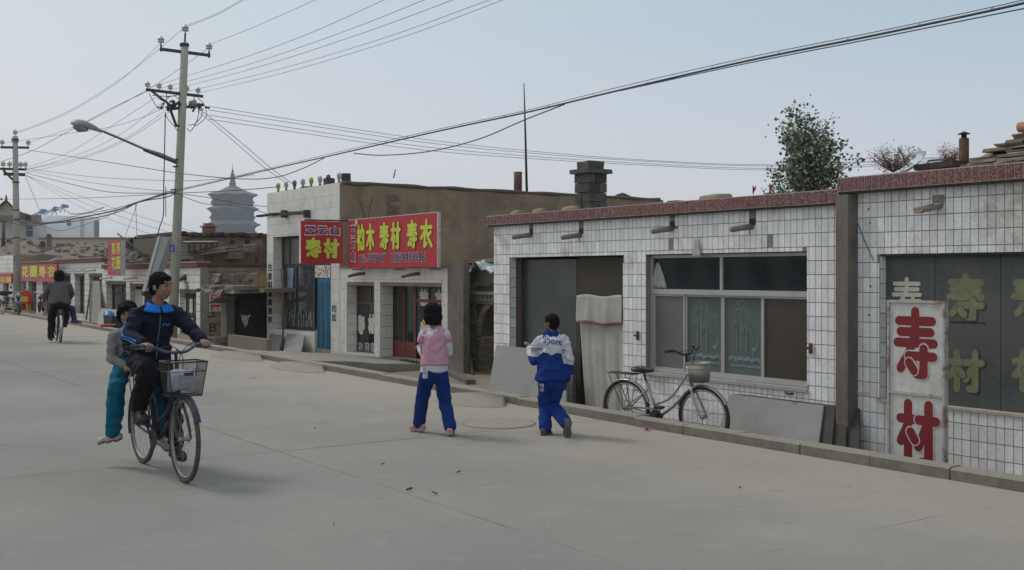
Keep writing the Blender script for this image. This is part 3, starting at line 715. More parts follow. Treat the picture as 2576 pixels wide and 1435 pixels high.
# boards leaning along the fronts
y_a0, y_a1 = fy(1222, 8.45), fy(1400, 8.45); 
lean_board((y_a0, y_a1 - .2, fy(1247, 8.85), fy(1420, 8.85), onX(1250, 869, 8.85).z), -.2, 'grey cement board leaning by the tiled pier behind the boy in blue and white')
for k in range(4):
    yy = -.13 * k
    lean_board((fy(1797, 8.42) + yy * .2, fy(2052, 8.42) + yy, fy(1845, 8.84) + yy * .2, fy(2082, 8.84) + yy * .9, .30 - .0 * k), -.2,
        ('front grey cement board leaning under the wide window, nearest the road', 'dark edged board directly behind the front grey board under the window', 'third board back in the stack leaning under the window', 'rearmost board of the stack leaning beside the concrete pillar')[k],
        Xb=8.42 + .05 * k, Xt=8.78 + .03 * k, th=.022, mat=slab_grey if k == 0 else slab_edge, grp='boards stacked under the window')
c = onX(1990, 991, 8.79); hk = solo(MB().tube([c + Vector((-.03, .05, .015)), c + Vector((-.05, 0, .0)), c + Vector((-.02, -.05, .005))], .012, 8), 'hook', steel_dark, 'small black iron hook on top of the front grey board under the window', 'hook')
# rag on the lintel
c = onX(1754, 600, XB - .02); g = [[c + Vector((-.01 - .01 * math.sin(j * 2), (j - 2) * .012 * (1 + i * .25) , -.0 - i * .035)) for j in range(5)] for i in range(7)]
solo(MB().sheet(g, .003), 'rag', M('white_rag', (.5, .49, .45), .95, .15, 12), 'knotted white rag hanging on the tiles above the wide window', 'rag')
# roof litter and chimneys of the middle shop
def blocks_chimney(name, label, c, w, d, rows, rh, mat, cap=True, seed=1, grp=None):
    rg = random.Random(seed); t = thing(name, label, 'chimney', c, group=grp)
    MB().box(-w / 2 + .03, w / 2 - .03, -d / 2 + .03, d / 2 - .03, 0, rows * rh).build('core', mortar, t, True)
    for r in range(rows):
        z = r * rh; o = (r % 2) * .08; jx = lambda: rg.uniform(-.008, .008)
        sp_ = w * (.42 + .16 * (r % 2))
        for (x0, x1) in ((-w / 2, -w / 2 + sp_), (-w / 2 + sp_, w / 2)):
            for (y0, y1) in ((-d / 2, 0), (0, d / 2)):
                m = MB(); a = jx(); m.rock(((x0 + x1) / 2 + a, (y0 + y1) / 2 + jx(), z + rh / 2), x1 - x0 - .008, y1 - y0 - .008, rh - .008, 0, .025, rg); m.build('block', mat, t, True)
    if cap:
        m = MB(); m.rock((0, 0, rows * rh + .03), w * 1.3, d * 1.3, .055, 0, .05, rg); m.build('cap_slab', mat, t, True)
        m = MB(); m.rock((0, 0, rows * rh + .11), w * .8, d * .8, .1, 0, .08, rg); m.build('cap_block', mat, t, True)
    return t
sooty = M('sooty_stone', (.075, .075, .068), .95, .25, 7, island=.35, bump=.005, bscale=40, stain=(.14, .12, .1), stain_scale=5, stain_amt=.5)
zc = at(1486, 520, 14.6)
blocks_chimney('chimney', 'tall sooty stone block chimney with a wide cap behind the middle shop cornice', (zc.x, zc.y, 2.30), .31, .31, 5, .125, sooty, seed=3)
zc = at(1703, 510, 15.0); blocks_chimney('chimney', 'low broken brick chimney stub behind the cornice, left of the poplar tree', (zc.x, zc.y, 2.3), .2, .2, 3, .1, sooty, cap=False, seed=5)
for k, (px, py, L, lb) in enumerate(((1300, 545, .1, 'small pale clay tile scrap lying on the left end of the red cornice'), (1357, 537, .12, 'second clay tile scrap along the red cornice from the left'), (1437, 530, .15, 'curved clay roof tile lying behind the red cornice left of the tall chimney'), (1800, 497, .22, 'flat orange brown brick lying on the cornice left of the poplar'))):
    c = at(px, py, 8.98 / (SN + tx(px) * CS)); m = MB(); m.tube([(0, -L, 0), (0, 0, .008), (0, L, 0)], [.045, .05, .045], 9); o = solo(m, 'roof_tile', M('clay_tile', (.24, .19, .14), .9, .2, 10), lb, 'tile', 'loose tiles on the middle cornice'); o.location = (c.x, c.y, 2.405)
# ================================================================ tall and low tiled shop in the middle distance
X1 = 11.0; F1 = XF(X1)
b1 = thing('tiled_shop', 'two part tiled shop with red name boards, blue door curtain and maroon door', 'shop', (X1, 20, -.4))
yT, yM, yE = fy(672, X1), fy(855, X1), fy(1141, X1)
zT, zP = 3.27 + .39, 1.745
lz = 1.43
def oz(px, py, X=X1): return onX(px, py, X).z
tw0, tw1 = U(688, X1), U(792, X1); cw0, cw1 = tw1, U(833, X1)
topz = oz(690, 597)
opT = [(tw0, tw1, oz(700, 828), topz), (cw0 - .002, cw1, -.4, topz)]
shop_shell(b1, X1, yM, yT, -.4, zT, 9.6, opT, wall=grout_mid)
s0, s1, d0, d1 = U(873, X1), U(942, X1), U(957, X1), U(1112, X1)
opL = [(s0, s1, -.12, lz), (d0, d1, -.4, lz)]
F1 = shop_shell(b1, X1, yE, yM - .004, -.4, zP, 4.0, opL, wall=grout_mid)
tl = tile_rects(F1, -yT, -yM, -.4, zT, .052, .272, .006, opT + [(U(665, X1), U(735, X1), oz(700, 548), oz(700, 536))])
pieces(b1, 'wall_tile', [], tile_cream)
def joined(root, name, boxes, mat):
    m = MB()
    for b in boxes: m.fbox(*b)
    return m.build(name, mat, root, kind='stuff')
joined(b1, 'wall_tiles', tl, tile_cream)
joined(b1, 'shopfront_tiles', tile_rects(F1, -yM + .006, -yE, -.4, zP - .02, .052, .235, .006, opL), tile_cream)
JL = lambda u: Frame((X1, -u, 0), (1, 0, 0), (0, -1, 0))
for u, d in ((s0, .24), (d0, .3)):
    pieces(b1, 'reveal_tile', tile_rects(JL(u), .008, d, -.4, lz, d, .235, .012), tile_cream)
pieces(b1, 'reveal_tile', tile_rects(JL(tw0), .008, .22, oz(700, 828), topz, .22, .272, .012), tile_cream)
pieces(b1, 'reveal_tile', tile_rects(JL(-(-tw1) ), .008, .2, -.4, oz(780, 828) - .02, .2, .272, .012), tile_cream)
lint = M('lintel_concrete', (.21, .18, .15), .9, .15, 7, stain=(.1, .08, .065), stain_scale=5)
for a, b in ((s0, s1), (d0, d1)):
    MB().fbox(F1, a + .002, b - .002, lz - .075, lz - .001, -.22, .012).build('lintel', lint, b1)
# low shop window with paper characters
m = MB(); fw = -.25; u0 = s0 + .002; frame_rect(m, F1, u0, s1 - .002, -.12, lz - .077, fw - .04, fw, .03)
m.fbox(F1, u0, s1, .94, .985, fw - .038, fw + .004); m.fbox(F1, (u0 + s1) / 2 - .012, (u0 + s1) / 2 + .012, .985, lz - .1, fw - .037, fw - .002)
wfr = m.build('window_frame', M('pinkish_old_frame', (.15, .07, .06), .7, .2, 8), b1)
shelf = M('dim_shop_goods', (.06, .05, .045), .8, .5, 7, spot=(.16, .14, .09), spot_scale=22, spot_amt=.6)
MB().fbox(F1, u0 + .03, s1 - .03, -.09, .94, fw - .025, fw - .018).build('pane', pane_dark, wfr)
MB().fbox(F1, u0 + .03, s1 - .03, .99, lz - .1, fw - .025, fw - .018).build('pane', pane_brown, wfr)
MB().fbox(F1, u0 + .03, s1 - .03, -.088, .09, fw - .017, fw - .012).build('window_ledge_goods', shelf, b1)
paper = M('white_paper_cutout', (.58, .59, .56), .85, .06, 12)
paper_b = M('pale_blue_paper_cutout', (.42, .55, .56), .85, .1, 12)
ink = M('black_ink', (.02, .02, .025), .9)
def papertext(root, ch, px0, px1, py0, py1, F, X, w, mb_bold=.09, mat=paper, inkm=None):
    u0, u1 = U(px0, X), U(px1, X); z1, z0 = onX((px0 + px1) / 2, py0, X).z, onX((px0 + px1) / 2, py1, X).z
    m = put_text(MB(), F, ch, u0, u1, z0, z1, w, mb_bold, .0015); m.build('paper_character', mat, root)
    if inkm:
        q = put_text(MB(), F, ch, u0 + (u1 - u0) * .1, u1 - (u1 - u0) * .1, z0 + (z1 - z0) * .1, z1 - (z1 - z0) * .1, w + .002, .0, .001); q.build('ink_character', inkm, root)
Xw = X1 + .25
papertext(b1, '寿', 892, 917, 792, 842, F1, Xw, fw - .01); papertext(b1, '材', 925, 941, 791, 841, F1, Xw, fw - .01)
for ch, a, b in (('防', 899, 911), ('腐', 916, 928), ('剂', 932, 942)): papertext(b1, ch, a, b, 862, 891, F1, Xw, fw - .01, .08, paper_b, ink)
# door and side window
fd = -.31; Xd = X1 + .31; dl0, dl1 = d0 + .003, U(1042, Xd); dm = (dl0 + dl1) / 2; dz = oz(1010, 862, Xd)
m = MB(); m.fbox(F1, dl1, dl1 + .06, -.2, lz - .077, fd - .05, fd + .002); m.fbox(F1, dl1 + .06, d1, 1.03, 1.09, fd - .049, fd + .001)
ux = U(1078, Xd); m.fbox(F1, ux - .025, ux + .025, 1.09, lz - .077, fd - .048, fd); m.build('door_frame', door_red, b1)
for a, b in ((dl0, dm), (dm, dl1)):
    m = MB(); m.fbox(F1, a + .004, b - .004, -.19, dz, fd - .04, fd); m.fbox(F1, a + .004, a + .03, dz, lz - .08, fd - .04, fd - .001); m.fbox(F1, b - .03, b - .004, dz, lz - .08, fd - .04, fd - .001)
    m.fbox(F1, a + .03, b - .03, dz, dz + .03, fd - .04, fd + .006); dr = m.build('door', door_red, b1)
    MB().fbox(F1, a + .031, b - .031, dz + .031, lz - .085, fd - .03, fd - .022).build('pane', pane_dark, dr)
m = MB(); c = F1(dm, dz - .06, fd); m.ring(c + Vector((-.02, 0, -.03)), .018, .004, (1, 0, 0), 12, 5); m.box(c.x - .03, c.x - .012, c.y - .018, c.y + .018, c.z - .085, c.z - .05); m.box(c.x - .014, c.x, c.y - .05, c.y + .05, c.z - .02, c.z)
m.build('padlock', M('brass', (.3, .25, .16), .5, metal=.6), b1)
MB().fbox(F1, dl1 + .061, d1 - .002, -.05, 1.029, fd - .03, fd - .022).build('window_pane', pane_dark, b1)
MB().fbox(F1, dl1 + .061, d1 - .002, 1.091, lz - .08, fd - .03, fd - .022).build('window_pane', pane_brown, b1)
papertext(b1, '柏', 1053, 1075, 727, 771, F1, Xd, fd - .018); papertext(b1, '木', 1091, 1113, 727, 771, F1, Xd, fd - .018)
papertext(b1, '寿', 1053, 1080, 808, 850, F1, Xd, fd - .018)
# spouts of the low shop, holes under the sign
for px in (918, 1055):
    c = onX(px, 682, X1); MB().box(X1 - .004, X1 + .05, c.y - .04, c.y + .04, c.z - .03, c.z + .16).build('spout_hole', dark_room, b1)
    m = MB(); m.tube([(X1 - .005, c.y, c.z - .05), (X1 - .2, c.y + .02, c.z - .075), (X1 - .38, c.y + .04, c.z - .12)], [.035, .035, .028], 8); m.build('rain_spout', M('clay_red_spout', (.14, .075, .055), .85), b1)
MB().box(X1 - .03, X1 + .5, yE, yM - .01, zP - .02, zP + .015).build('parapet_capping', M('capping', (.3, .23, .17), .9, .2, 7, stain=(.25, .11, .06), stain_scale=3), b1)
# ----- tall part: plaster side wall facing the camera
side = thing('mud_wall', 'long brown plastered side wall behind the red name boards', 'wall', (X1 + 5, yM, 0))
m = MB(); xe = onY(1655, 500, yM).x; n = 26; F = YF(yM - .008)
top = [zT - .02 - (.03 * noise.noise(Vector((i * .6, 0, 0)))) - .012 * i / n for i in range(n + 1)]
for i in range(n):
    x0, x1 = X1 + .01 + (xe - X1) * i / n, X1 + .01 + (xe - X1) * (i + 1) / n
    m.hexa([(x0, yM - .03, -.4), (x1, yM - .03, -.4), (x1, yM + .15, -.4), (x0, yM + .15, -.4), (x0, yM - .03, top[i]), (x1, yM - .03, top[i + 1]), (x1, yM + .15, top[i + 1]), (x0, yM + .15, top[i])])
m.build('plaster', mud, side)
cap = MB(); cap.tube([(X1 + .05 + (xe - X1) * i / n, yM - .02, top[i] + .01) for i in range(n + 1)], [.045 + .012 * math.sin(i * 1.7) for i in range(n + 1)], 6); cap.build('coping', M('dark_coping', (.10, .085, .07), .95, .3, 6), side)
# patch of bare bricks
bx = onY(985, 500, yM - .03).x; bl = []
for r in range(9):
    for c in range(2):
        if rnd.random() < .12: continue
        x = bx - .13 + c * .16 + (.05 if r % 2 else 0); zz = zT - .28 - r * .085
        bl.append((YF(yM - .03), x, x + .145, zz, zz + .07, 0, .012 + rnd.uniform(0, .02)))
pieces(side, 'brick', bl, brick_old)
m = MB(); m.tube([onY(1188 - 2, 480, yM - .05), onY(1188, 530, yM - .05)], .004, 5) 
def crack(pts, lb):
    P = [onY(a, b, yM - .034) for a, b in pts]
    return solo(MB().tube(P, .006, 5), 'wire', steel_dark, lb, 'wire', 'wires on the plaster wall')
crack([(905, 505), (918, 545), (924, 572)], 'short dark wire on the plaster wall above the long red name board, left one')
crack([(938, 495), (928, 535), (930, 572)], 'short dark wire on the plaster wall above the long red name board, right one')
# tiled tall part trim: high spout beam and iron pole
c = onX(780, 536, X1); bm = MB(); P = [onX(660, 545, 10.3), onX(690, 541, 10.45)]
m = MB(); m.bar((X1 - .12, onX(782, 536, X1).y, onX(782, 536, X1).z), (X1 - .22, onX(700, 541, X1).y, onX(700, 541, X1).z), .07, .075)
m.bar((X1 - .2, onX(718, 539, X1).y, onX(718, 539, X1).z), (X1 - .42, onX(660, 545, X1 - .3).y, onX(660, 545, X1 - .3).z), .12, .05)
for px in (722, 779): q = onX(px, 540, X1); m.box(X1 - .14, X1 + .02, q.y - .05, q.y + .05, q.z - .08, q.z + .1)
m.build('gutter_beam', steel_dark, b1)
Xp = 10.55
p0, p1 = onX(712, 906, Xp), onX(712, 700, Xp)
solo(MB().tube([(p0.x, p0.y, -.3), p1], .022, 8), 'pole', rust, 'thin rusty iron pole standing in front of the tall tiled shop window', 'pole')
# window of the tall part
m = MB(); fw = -.24; XX = X1 + .24; zb_, zt_ = opT[0][2] + .003, topz - .003; zr = onX(745, 668, XX).z
frame_rect(m, F1, tw0 + .003, cw1 - .003, zb_, zt_, fw - .05, fw, .05)
m.fbox(F1, tw0 + .06, cw1 - .06, zr - .04, zr + .04, fw - .049, fw + .004)
for px in (745, 791): u = U(px, XX); m.fbox(F1, u - .028, u + .028, zb_ + .05, zr - .04, fw - .048, fw + .002)
for px in (728, 775): u = U(px, XX); m.fbox(F1, u - .02, u + .02, zr + .04, zt_ - .05, fw - .047, fw + .001)
wf = m.build('window_frame', steel_dark, b1)
goods = M('shop_window_goods', (.05, .05, .055), .12, .5, 3, stain=(.22, .2, .13), stain_scale=3.4, stain_amt=.55, spot=(.2, .24, .14), spot_scale=9, spot_amt=.3)
hazy = M('dusty_upper_glass', (.11, .105, .10), .3, .2, 2)
mirror_ = M('reflecting_shop_glass', (.04, .045, .055), .08, .3, 2, stain=(.12, .09, .09), stain_scale=4, stain_amt=.6)
ul = [tw0 + .05, U(745, XX), U(791, XX), cw1 - .05]
MB().fbox(F1, ul[0], ul[1] - .028, zb_ + .05, zr - .04, fw - .03, fw - .022).build('pane', mirror_, wf)
MB().fbox(F1, ul[1] + .028, ul[2] - .028, zb_ + .05, zr - .04, fw - .03, fw - .022).build('pane', mirror_, wf)
MB().fbox(F1, ul[0], ul[3], zr + .04, zt_ - .05, fw - .03, fw - .022).build('pane', hazy, wf)
# goods leaning behind the glass are seen as bright packets: built on the ledge outside the pane
pk = [(.12, .14, .09), (.1, .16, .2), (.22, .05, .05), (.17, .18, .09), (.24, .22, .23), (.07, .1, .17), (.15, .2, .16)]
rg = random.Random(4)
gt = thing('packets', 'rows of colourful goods crowding the window beside the blue door curtain', 'goods', F1((ul[0] + ul[2]) / 2, zb_ + .05, fw))
for k in range(26):
    u = ul[0] + .12 + (ul[2] - ul[0] - .2) * (k % 13) / 12 + rg.uniform(-.03, .03); z = zb_ + .055 + (k // 13) * .2 + rg.uniform(0, .04); c_ = pk[rg.randrange(7)]; h = rg.uniform(.1, .24); wd = rg.uniform(.05, .1)
    m = MB(); m.rock(F1(u, z + h / 2, fw - .012 + .004 * (k // 13)), .008, wd, h, 0, .1, rg); m.build('packet', M('packet_%d' % pk.index(c_), c_, .5, .3, 12), gt)
cl = M('blue_white_cloth', (.2, .27, .38), .8, .35, 5)
g = [[F1(U(722, XX) + .42 * (j / 6) * (1 - .3 * i / 8) , zr - .06 - .85 * i / 8 * (1 - .25 * abs(j / 6 - .5)), fw - .012 + .01 * math.sin(j * 2.2)) for j in range(7)] for i in range(9)]
solo(MB().sheet(g, .003), 'cloth', cl, 'light blue cloth hung inside the left pane of the tall tiled shop', 'cloth')
g = [[F1(U(694, X1) + .12 * (j / 5) + .16 * (i / 8) , zr - .1 - 1.9 * i / 10, fw + .10 + .02 * math.sin(j * 2.2)) for j in range(6)] for i in range(9)]
solo(MB().sheet(g, .004), 'curtain', M('khaki_cloth', (.13, .125, .1), .95, .15, 5), 'dull khaki curtain gathered at the left jamb of the tall tiled shop', 'curtain')
g = drape(cw0 + .06, cw1 - .02, -.3, onX(812, 697, X1).z, X1 + .06, .016, 3, 9)
solo(MB().sheet(g, .004), 'door_curtain', M('blue_curtain', (.012, .10, .18), .85, .12, 3, stain=(.03, .15, .23), stain_scale=1.3, stain_amt=.5), 'plain blue door curtain of the tall tiled shop', 'curtain')
u0, u1 = U(794, X1 + .05), U(832, X1 + .05); zz0, zz1 = onX(812, 699, X1).z, onX(812, 668, X1).z
pr = thing('poster', 'white printed card with red flower pattern above the blue door curtain', 'poster', F1((u0 + u1) / 2, zz0, -.03))
MB().fbox(F1, u0, u1, zz0, zz1, -.045, -.035).build('card', paper, pr)
m = MB()
for i in range(34): q = F1(u0 + .04 + rg.random() * (u1 - u0 - .08), zz0 + .04 + rg.random() * (zz1 - zz0 - .08), -.034 + i * .0001); m.lathe(q, [(.018 + .014 * rg.random(), 0), (.012, .0004)], 6, (-1, 0, 0), False)
m.build('print', M('red_print', (.3, .12, .12), .9, .2, 20), pr)
# calligraphy banner on the left pier
u0, u1 = U(673.5, X1), U(687, X1); z1, z0 = oz(680, 636), oz(680, 832)
bn = thing('banner', 'white vertical paper banner with black brush characters on the left pier', 'banner', F1((u0 + u1) / 2, z0, 0))
MB().fbox(F1, u0, u1, z0, z1, .0065, .009).build('paper', M('banner_paper', (.56, .58, .57), .85, .08, 6, stain=(.35, .45, .5), stain_scale=3, stain_amt=.3), bn)
for i, ch in enumerate('生意财源滚滚来'):
    zz = z1 - (z1 - z0) * (.14 + .112 * i); hh = (z1 - z0) * .098
    put_text(MB(), F1, ch, u0 + .02, u1 - .02, zz - hh, zz, .0095, .04, .0015).build('character', ink, bn)
u0, u1 = U(835, X1), U(848, X1); z1, z0 = oz(842, 762), oz(842, 826)
bn = thing('banner', 'torn white paper with two dark brush characters right of the blue curtain', 'banner', F1((u0 + u1) / 2, z0, 0))
MB().fbox(F1, u0, u1, z0, z1, .0065, .009).build('paper', paper, bn)
for i, ch in enumerate('的起'): put_text(MB(), F1, ch, u0 + .02, u1 - .02, z1 - (z1 - z0) * (.38 + .36 * i), z1 - (z1 - z0) * (.08 + .36 * i), .0095, .03, .0015).build('character', ink, bn)
# boards leaning on the low wall
for k, (a, b, lb) in enumerate(((672, 707, 'grey sheet metal board leaning left of the rusty iron pole'), (716, 762, 'grey sheet metal board leaning right of the rusty iron pole'))):
    Xb = 10.45; o = lean_board((fy(a - 4, Xb), fy(b - 6, Xb), fy(a + 6, 10.9), fy(b + 4, 10.9), onX(b, 843, 10.9).z), -.25, lb, Xb=Xb, Xt=10.9, th=.03, mat=M('zinc_board', (.2, .205, .21), .6, .08, 3), grp='boards leaning on the tall shop')
# ----- bulbs on the parapet
def bulb(px, py, col, lb):
    X = X1 + .1; c = onX(px, py, X); h = .15
    t = thing('glass_jar', lb, 'glass jar', (c.x, c.y, zT - .005), group='coloured glass jars on the roof edge'); t.scale = (.85, .85, .85)
    m = MB(); m.lathe((0, 0, .06), [(.03, 0), (.033, .03), (.058, .09), (.066, .15), (.05, .21), (.0, .235)], 14); m.build('globe', M('glass_' + col[0], col[1], .15, .15, 14, spec=.8), t, True)
    MB().lathe((0, 0, 0), [(.036, 0), (.036, .06), (.03, .062)], 10).build('neck', rust, t, True)
gy, gc, gg_, gd = ('lime', (.28, .36, .03)), ('clear', (.33, .37, .38)), ('green', (.02, .13, .03)), ('dark', (.015, .05, .02))
for px, py, c_, lb in ((700, 478, gy, 'yellow green glass jar at the left end of the roof edge row'), (720, 475, gc, 'clear glass jar between the first yellow and the green jar'), (741, 471, gg_, 'bright green glass jar third from the left on the roof edge'),
    (762, 466, gc, 'clear glass jar standing by a flat brick on the roof edge'), (783, 461, gy, 'lime yellow glass jar in the middle of the roof edge row'), (805, 457, gc, 'clear glass jar right of the lime one in the middle'), (826, 453, gd, 'dark green glass jar before the small square chimney'), (853, 447, gc, 'clear glass jar at the corner of the tiled shop roof')):
    bulb(px, py, c_, lb)
c = onX(828, 455, X1 + .45); blocks_chimney('chimney', 'small square dark chimney behind the dark green glass jar', (c.x, c.y, zT - .08), .22, .22, 3, .1, sooty, cap=False, seed=8)
c = onX(869, 455, X1 + .4); m = MB()
for k in range(5): m.lathe((c.x, c.y - .03, zT + .03 + k * .045), [(.10, 0), (.12, .02), (.10, .044)], 12)
solo(m, 'chimney_pot', sooty, 'ribbed dark chimney pot at the corner of the tall tiled shop', 'chimney')
m = MB(); m.rock(onX(772, 473, X1 + .2) + Vector((0, 0, .0)), .2, .34, .05, 0, .1); solo(m, 'brick', brick_old, 'flat brick lying among the glass jars on the roof edge', 'brick')
# pipe and mast on the side wall
c = onY(1303, 484, yM + .25); m = MB(); m.tube([(c.x, c.y, 3.5), (c.x, c.y, onY(1303, 433, yM + .25).z)], .105, 12); m.lathe((c.x, c.y, 3.5), [(.3, 0), (.24, .1), (.13, .16)], 10)
solo(m, 'flue_pipe', M('rusty_flue', (.10, .055, .045), .85, .2, 10), 'rusty round flue pipe on top of the plaster wall left of the mast', 'flue pipe')
a, b = onY(1326, 490, yM + .3), onY(1318, 210, yM + .3); mid = onY(1321.5, 330, yM + .3)
solo(MB().tube([(a.x, a.y, 3.4), mid, b], [.035, .025, .012], 8), 'mast', steel_dark, 'thin tall dark aerial mast rising behind the plaster wall', 'mast')
c = onY(1566, 497, yM + .1); solo(MB().tube([(c.x - .2, c.y, c.z - .02), (c.x, c.y, c.z + .02), (c.x + .22, c.y, c.z - .02)], [.09, .11, .09], 8), 'roof_tile', sooty, 'dark tile lump lying on the far end of the plaster wall', 'tile')
c = onY(990, 497, yM + .1); solo(MB().tube([(c.x, c.y, c.z + .45), (c.x + .05, c.y, c.z + .65)], .015, 6), 'rod', steel_dark, 'short iron rod sticking up from the plaster wall above the bare bricks', 'rod')

# ----- name boards
sred = M('sign_red', (.42, .012, .022), .45, .05, 2.2); syel = M('sign_yellow', (.56, .6, .06), .5, .05, 4)
snavy = M('sign_navy', (.02, .02, .11), .6); swhite = M('sign_white', (.6, .6, .6), .6); sdark = M('sign_outline_olive', (.10, .07, .01), .7)
def board_chars(root, F, w, items, H):
    for ch, u0, u1, v0, v1, sw in items:
        put_strokes(MB(), F, ch, u0, u1, v0, v1, w, sw + .022, .002).build('character_outline', sdark, root)
        put_char(root, F, ch, u0, u1, v0, v1, w + .006, sw, syel, sdark, gap=.012)
def fonts(root, F, w, txt, u0, u1, v0, v1, bold=.035, fill=snavy, out=swhite, ol=.02, name='lettering'):
    put_text(MB(), F, txt, u0 - ol, u1 + ol, v0 - ol, v1 + ol, w, bold + .035, .002).build(name + '_outline', out, root)
    put_text(MB(), F, txt, u0, u1, v0, v1, w + .004, bold, .002).build(name, fill, root)
Xq = 10.72; FQ = XF(Xq)
u0, u1 = U(877, Xq), U(1100, Xq); z0, z1 = 1.735, 2.755
L = u1 - u0; H = z1 - z0
sb = thing('name_board', 'long red name board with yellow characters and phone numbers over the maroon door', 'sign', (Xq, -(u0 + u1) / 2, z0), group='red name boards of the two part tiled shop')
MB().fbox(FQ, u0, u1, z0, z1, -.05, 0).build('panel', sred, sb)
m = MB(); m.fbox(FQ, u0 - .015, u1 + .015, z1, z1 + .018, -.055, .006); m.fbox(FQ, u1 + .001, u1 + .03, z0 - .01, z1, -.055, .006); m.build('edging', M('pale_edging', (.5, .42, .4), .6), sb)
def fu(a): return u0 + L * a
def fv(b): return z0 + H * b
cs = [('柏', .104, .21), ('木', .217, .33), ('寿', .379, .495), ('材', .508, .63), ('寿', .686, .806), ('衣', .822, .965)]
board_chars(sb, FQ, .001, [(c_, fu(a) + .04, fu(b) - .04, fv(.36), fv(.88), .078) for c_, a, b in cs], H)
for i, c_ in enumerate('王云山'): fonts(sb, FQ, .001, c_, fu(.03), fu(.083), fv(.68 - .275 * i), fv(.88 - .27 * i), .02, name='character')
fonts(sb, FQ, .001, '电话:', fu(.13), fu(.215), fv(.11), fv(.27), .0, ol=.012); fonts(sb, FQ, .001, '5029447', fu(.235), fu(.45), fv(.11), fv(.28), .015, ol=.012); fonts(sb, FQ, .001, '13834433346', fu(.515), fu(.88), fv(.11), fv(.28), .015, ol=.012)
m = MB()
for px in (893, 999, 1088): q = onX(px, 680, Xq + .1); m.bar((Xq + .03, q.y, z0 - .04), (X1, q.y, z0 - .04), .02)
m.build('bracket', steel_dark, sb)
m = MB(); q = onX(897, 562, Xq - .04); m.lathe((q.x, q.y, q.z - .06), [(.022, 0), (.03, .05), (.02, .12)], 10); solo(m, 'lamp', M('white_lamp', (.6, .6, .55), .3), 'small white bulb lamp hanging at the left corner of the long red board', 'lamp')
# small board at right angles to the street
Yq = yM - .0; Yq = fy(861, 10.9) - .15; FP_ = YF(Yq)
a, b = onY(757, 663, Yq), onY(862, 663, Yq); zt4 = onY(800, 557, Yq).z; zb4 = a.z
ps = thing('name_board', 'small square red name board jutting out over the blue curtain shop', 'sign', ((a.x + b.x) / 2, Yq, zb4), group='red name boards of the two part tiled shop')
MB().fbox(FP_, a.x, b.x, zb4, zt4, -.06, 0).build('panel', sred, ps)
MB().fbox(FP_, a.x - .016, a.x - .001, zb4, zt4, -.06, .004).build('edging', swhite, ps)
Lx, Hz = b.x - a.x, zt4 - zb4
board_chars(ps, FP_, .001, [('寿', a.x + Lx * .13, a.x + Lx * .45, zb4 + Hz * .14, zb4 + Hz * .58, .078), ('材', a.x + Lx * .56, a.x + Lx * .89, zb4 + Hz * .14, zb4 + Hz * .58, .078)], Hz)
for i, c_ in enumerate('王云山'): fonts(ps, FP_, .001, c_, a.x + Lx * (.1 + .3 * i), a.x + Lx * (.34 + .29 * i), zb4 + Hz * .68, zb4 + Hz * .88, .02, name='character')
m = MB(); m.bar((a.x + .1, Yq + .03, zt4 + .02), (X1 + .3, Yq + .03, zt4 + .03), .03); m.build('bracket', steel_dark, ps)

# ================================================================ arched gateway between the two shops
gx = 11.35; gy0, gy1 = fy(1275, gx), fy(1182, gx)
yq = fy(1166, 10.86); c1 = MB(); c1.box(10.86, 10.86 + .13, yq, yE - .01, -.4, oz(1160, 664, 10.86)); solo(c1, 'pillar', conc_pillar, 'thick dark concrete pillar at the right end of the maroon door shop', 'pillar')
gate = thing('gateway', 'old grey brick gateway with a round arch, half hidden by the tiled shop', 'gateway', (gx, (gy0 + gy1) / 2, -.4))
FG = XF(gx); gtop = onX(1210, 716, gx).z; au0 = U(1207, gx); ar = .62; ac = au0 + ar; az = onX(1240, 790, gx).z - ar + .1
az = onX(1215, 800, gx).z - .35
gu0, gu1 = -gy1, ac + ar + .5
m = MB(); n = 18
# wall above and beside the arch
m.fbox(FG, gu0, au0 - .002, -.4, az, -.45, -.02); m.fbox(FG, ac + ar, gu1, -.4, az, -.45, -.02)
for k in range(n):
    t0, t1 = math.pi * k / n, math.pi * (k + 1) / n
    ua, ub = ac - ar * math.cos(t0), ac - ar * math.cos(t1); va, vb = az + ar * math.sin(t0), az + ar * math.sin(t1)
    m.hexa([FG(ua, va, -.02), FG(ub, vb, -.02), FG(ub, vb, -.45), FG(ua, va, -.45), FG(ua, gtop, -.02), FG(ub, gtop, -.02), FG(ub, gtop, -.45), FG(ua, gtop, -.45)])
m.fbox(FG, gu0, au0, az, gtop, -.45, -.02); m.fbox(FG, ac + ar, gu1, az, gtop, -.45, -.02)
m.build('arch_wall', mortar, gate)
bk = tile_rects(FG, gu0 + .01, au0 - .12, -.4, gtop - .01, .16, .068, .01, stagger=True, jit=.006, w=-.02, t=.018)
bk += tile_rects(JL(au0) if False else Frame((gx, -au0 + .0, 0), (1, 0, 0), (0, -1, 0)), .02, .43, -.4, az, .2, .068, .01, stagger=True, jit=.003, t=.008)
pieces(gate, 'brick', bk, brick_grey)
# radial arch bricks
for k in range(15):
    t0, t1 = math.pi * k / 26 + .01, math.pi * (k + 1) / 26 - .01
    m = MB(); c_ = []
    for w_ in (-.02, .012):
        for (r_, t_) in ((ar, t0), (ar + .13, t0), (ar + .13, t1), (ar, t1)): c_.append(FG(ac - r_ * math.cos(t_), az + r_ * math.sin(t_), w_))
    m.hexa(c_); m.build('arch_brick', brick_grey, gate)
for r in range(int((az + .4) / .068)):
    zz = -.4 + r * .068; MB().fbox(FG, au0 - .13, au0 - .004, zz + .004, zz + .062, -.02, .004 + rnd.uniform(0, .006)).build('jamb_brick', M('pale_jamb_brick', (.22, .19, .14), .95, .2, 8, island=.25), gate)
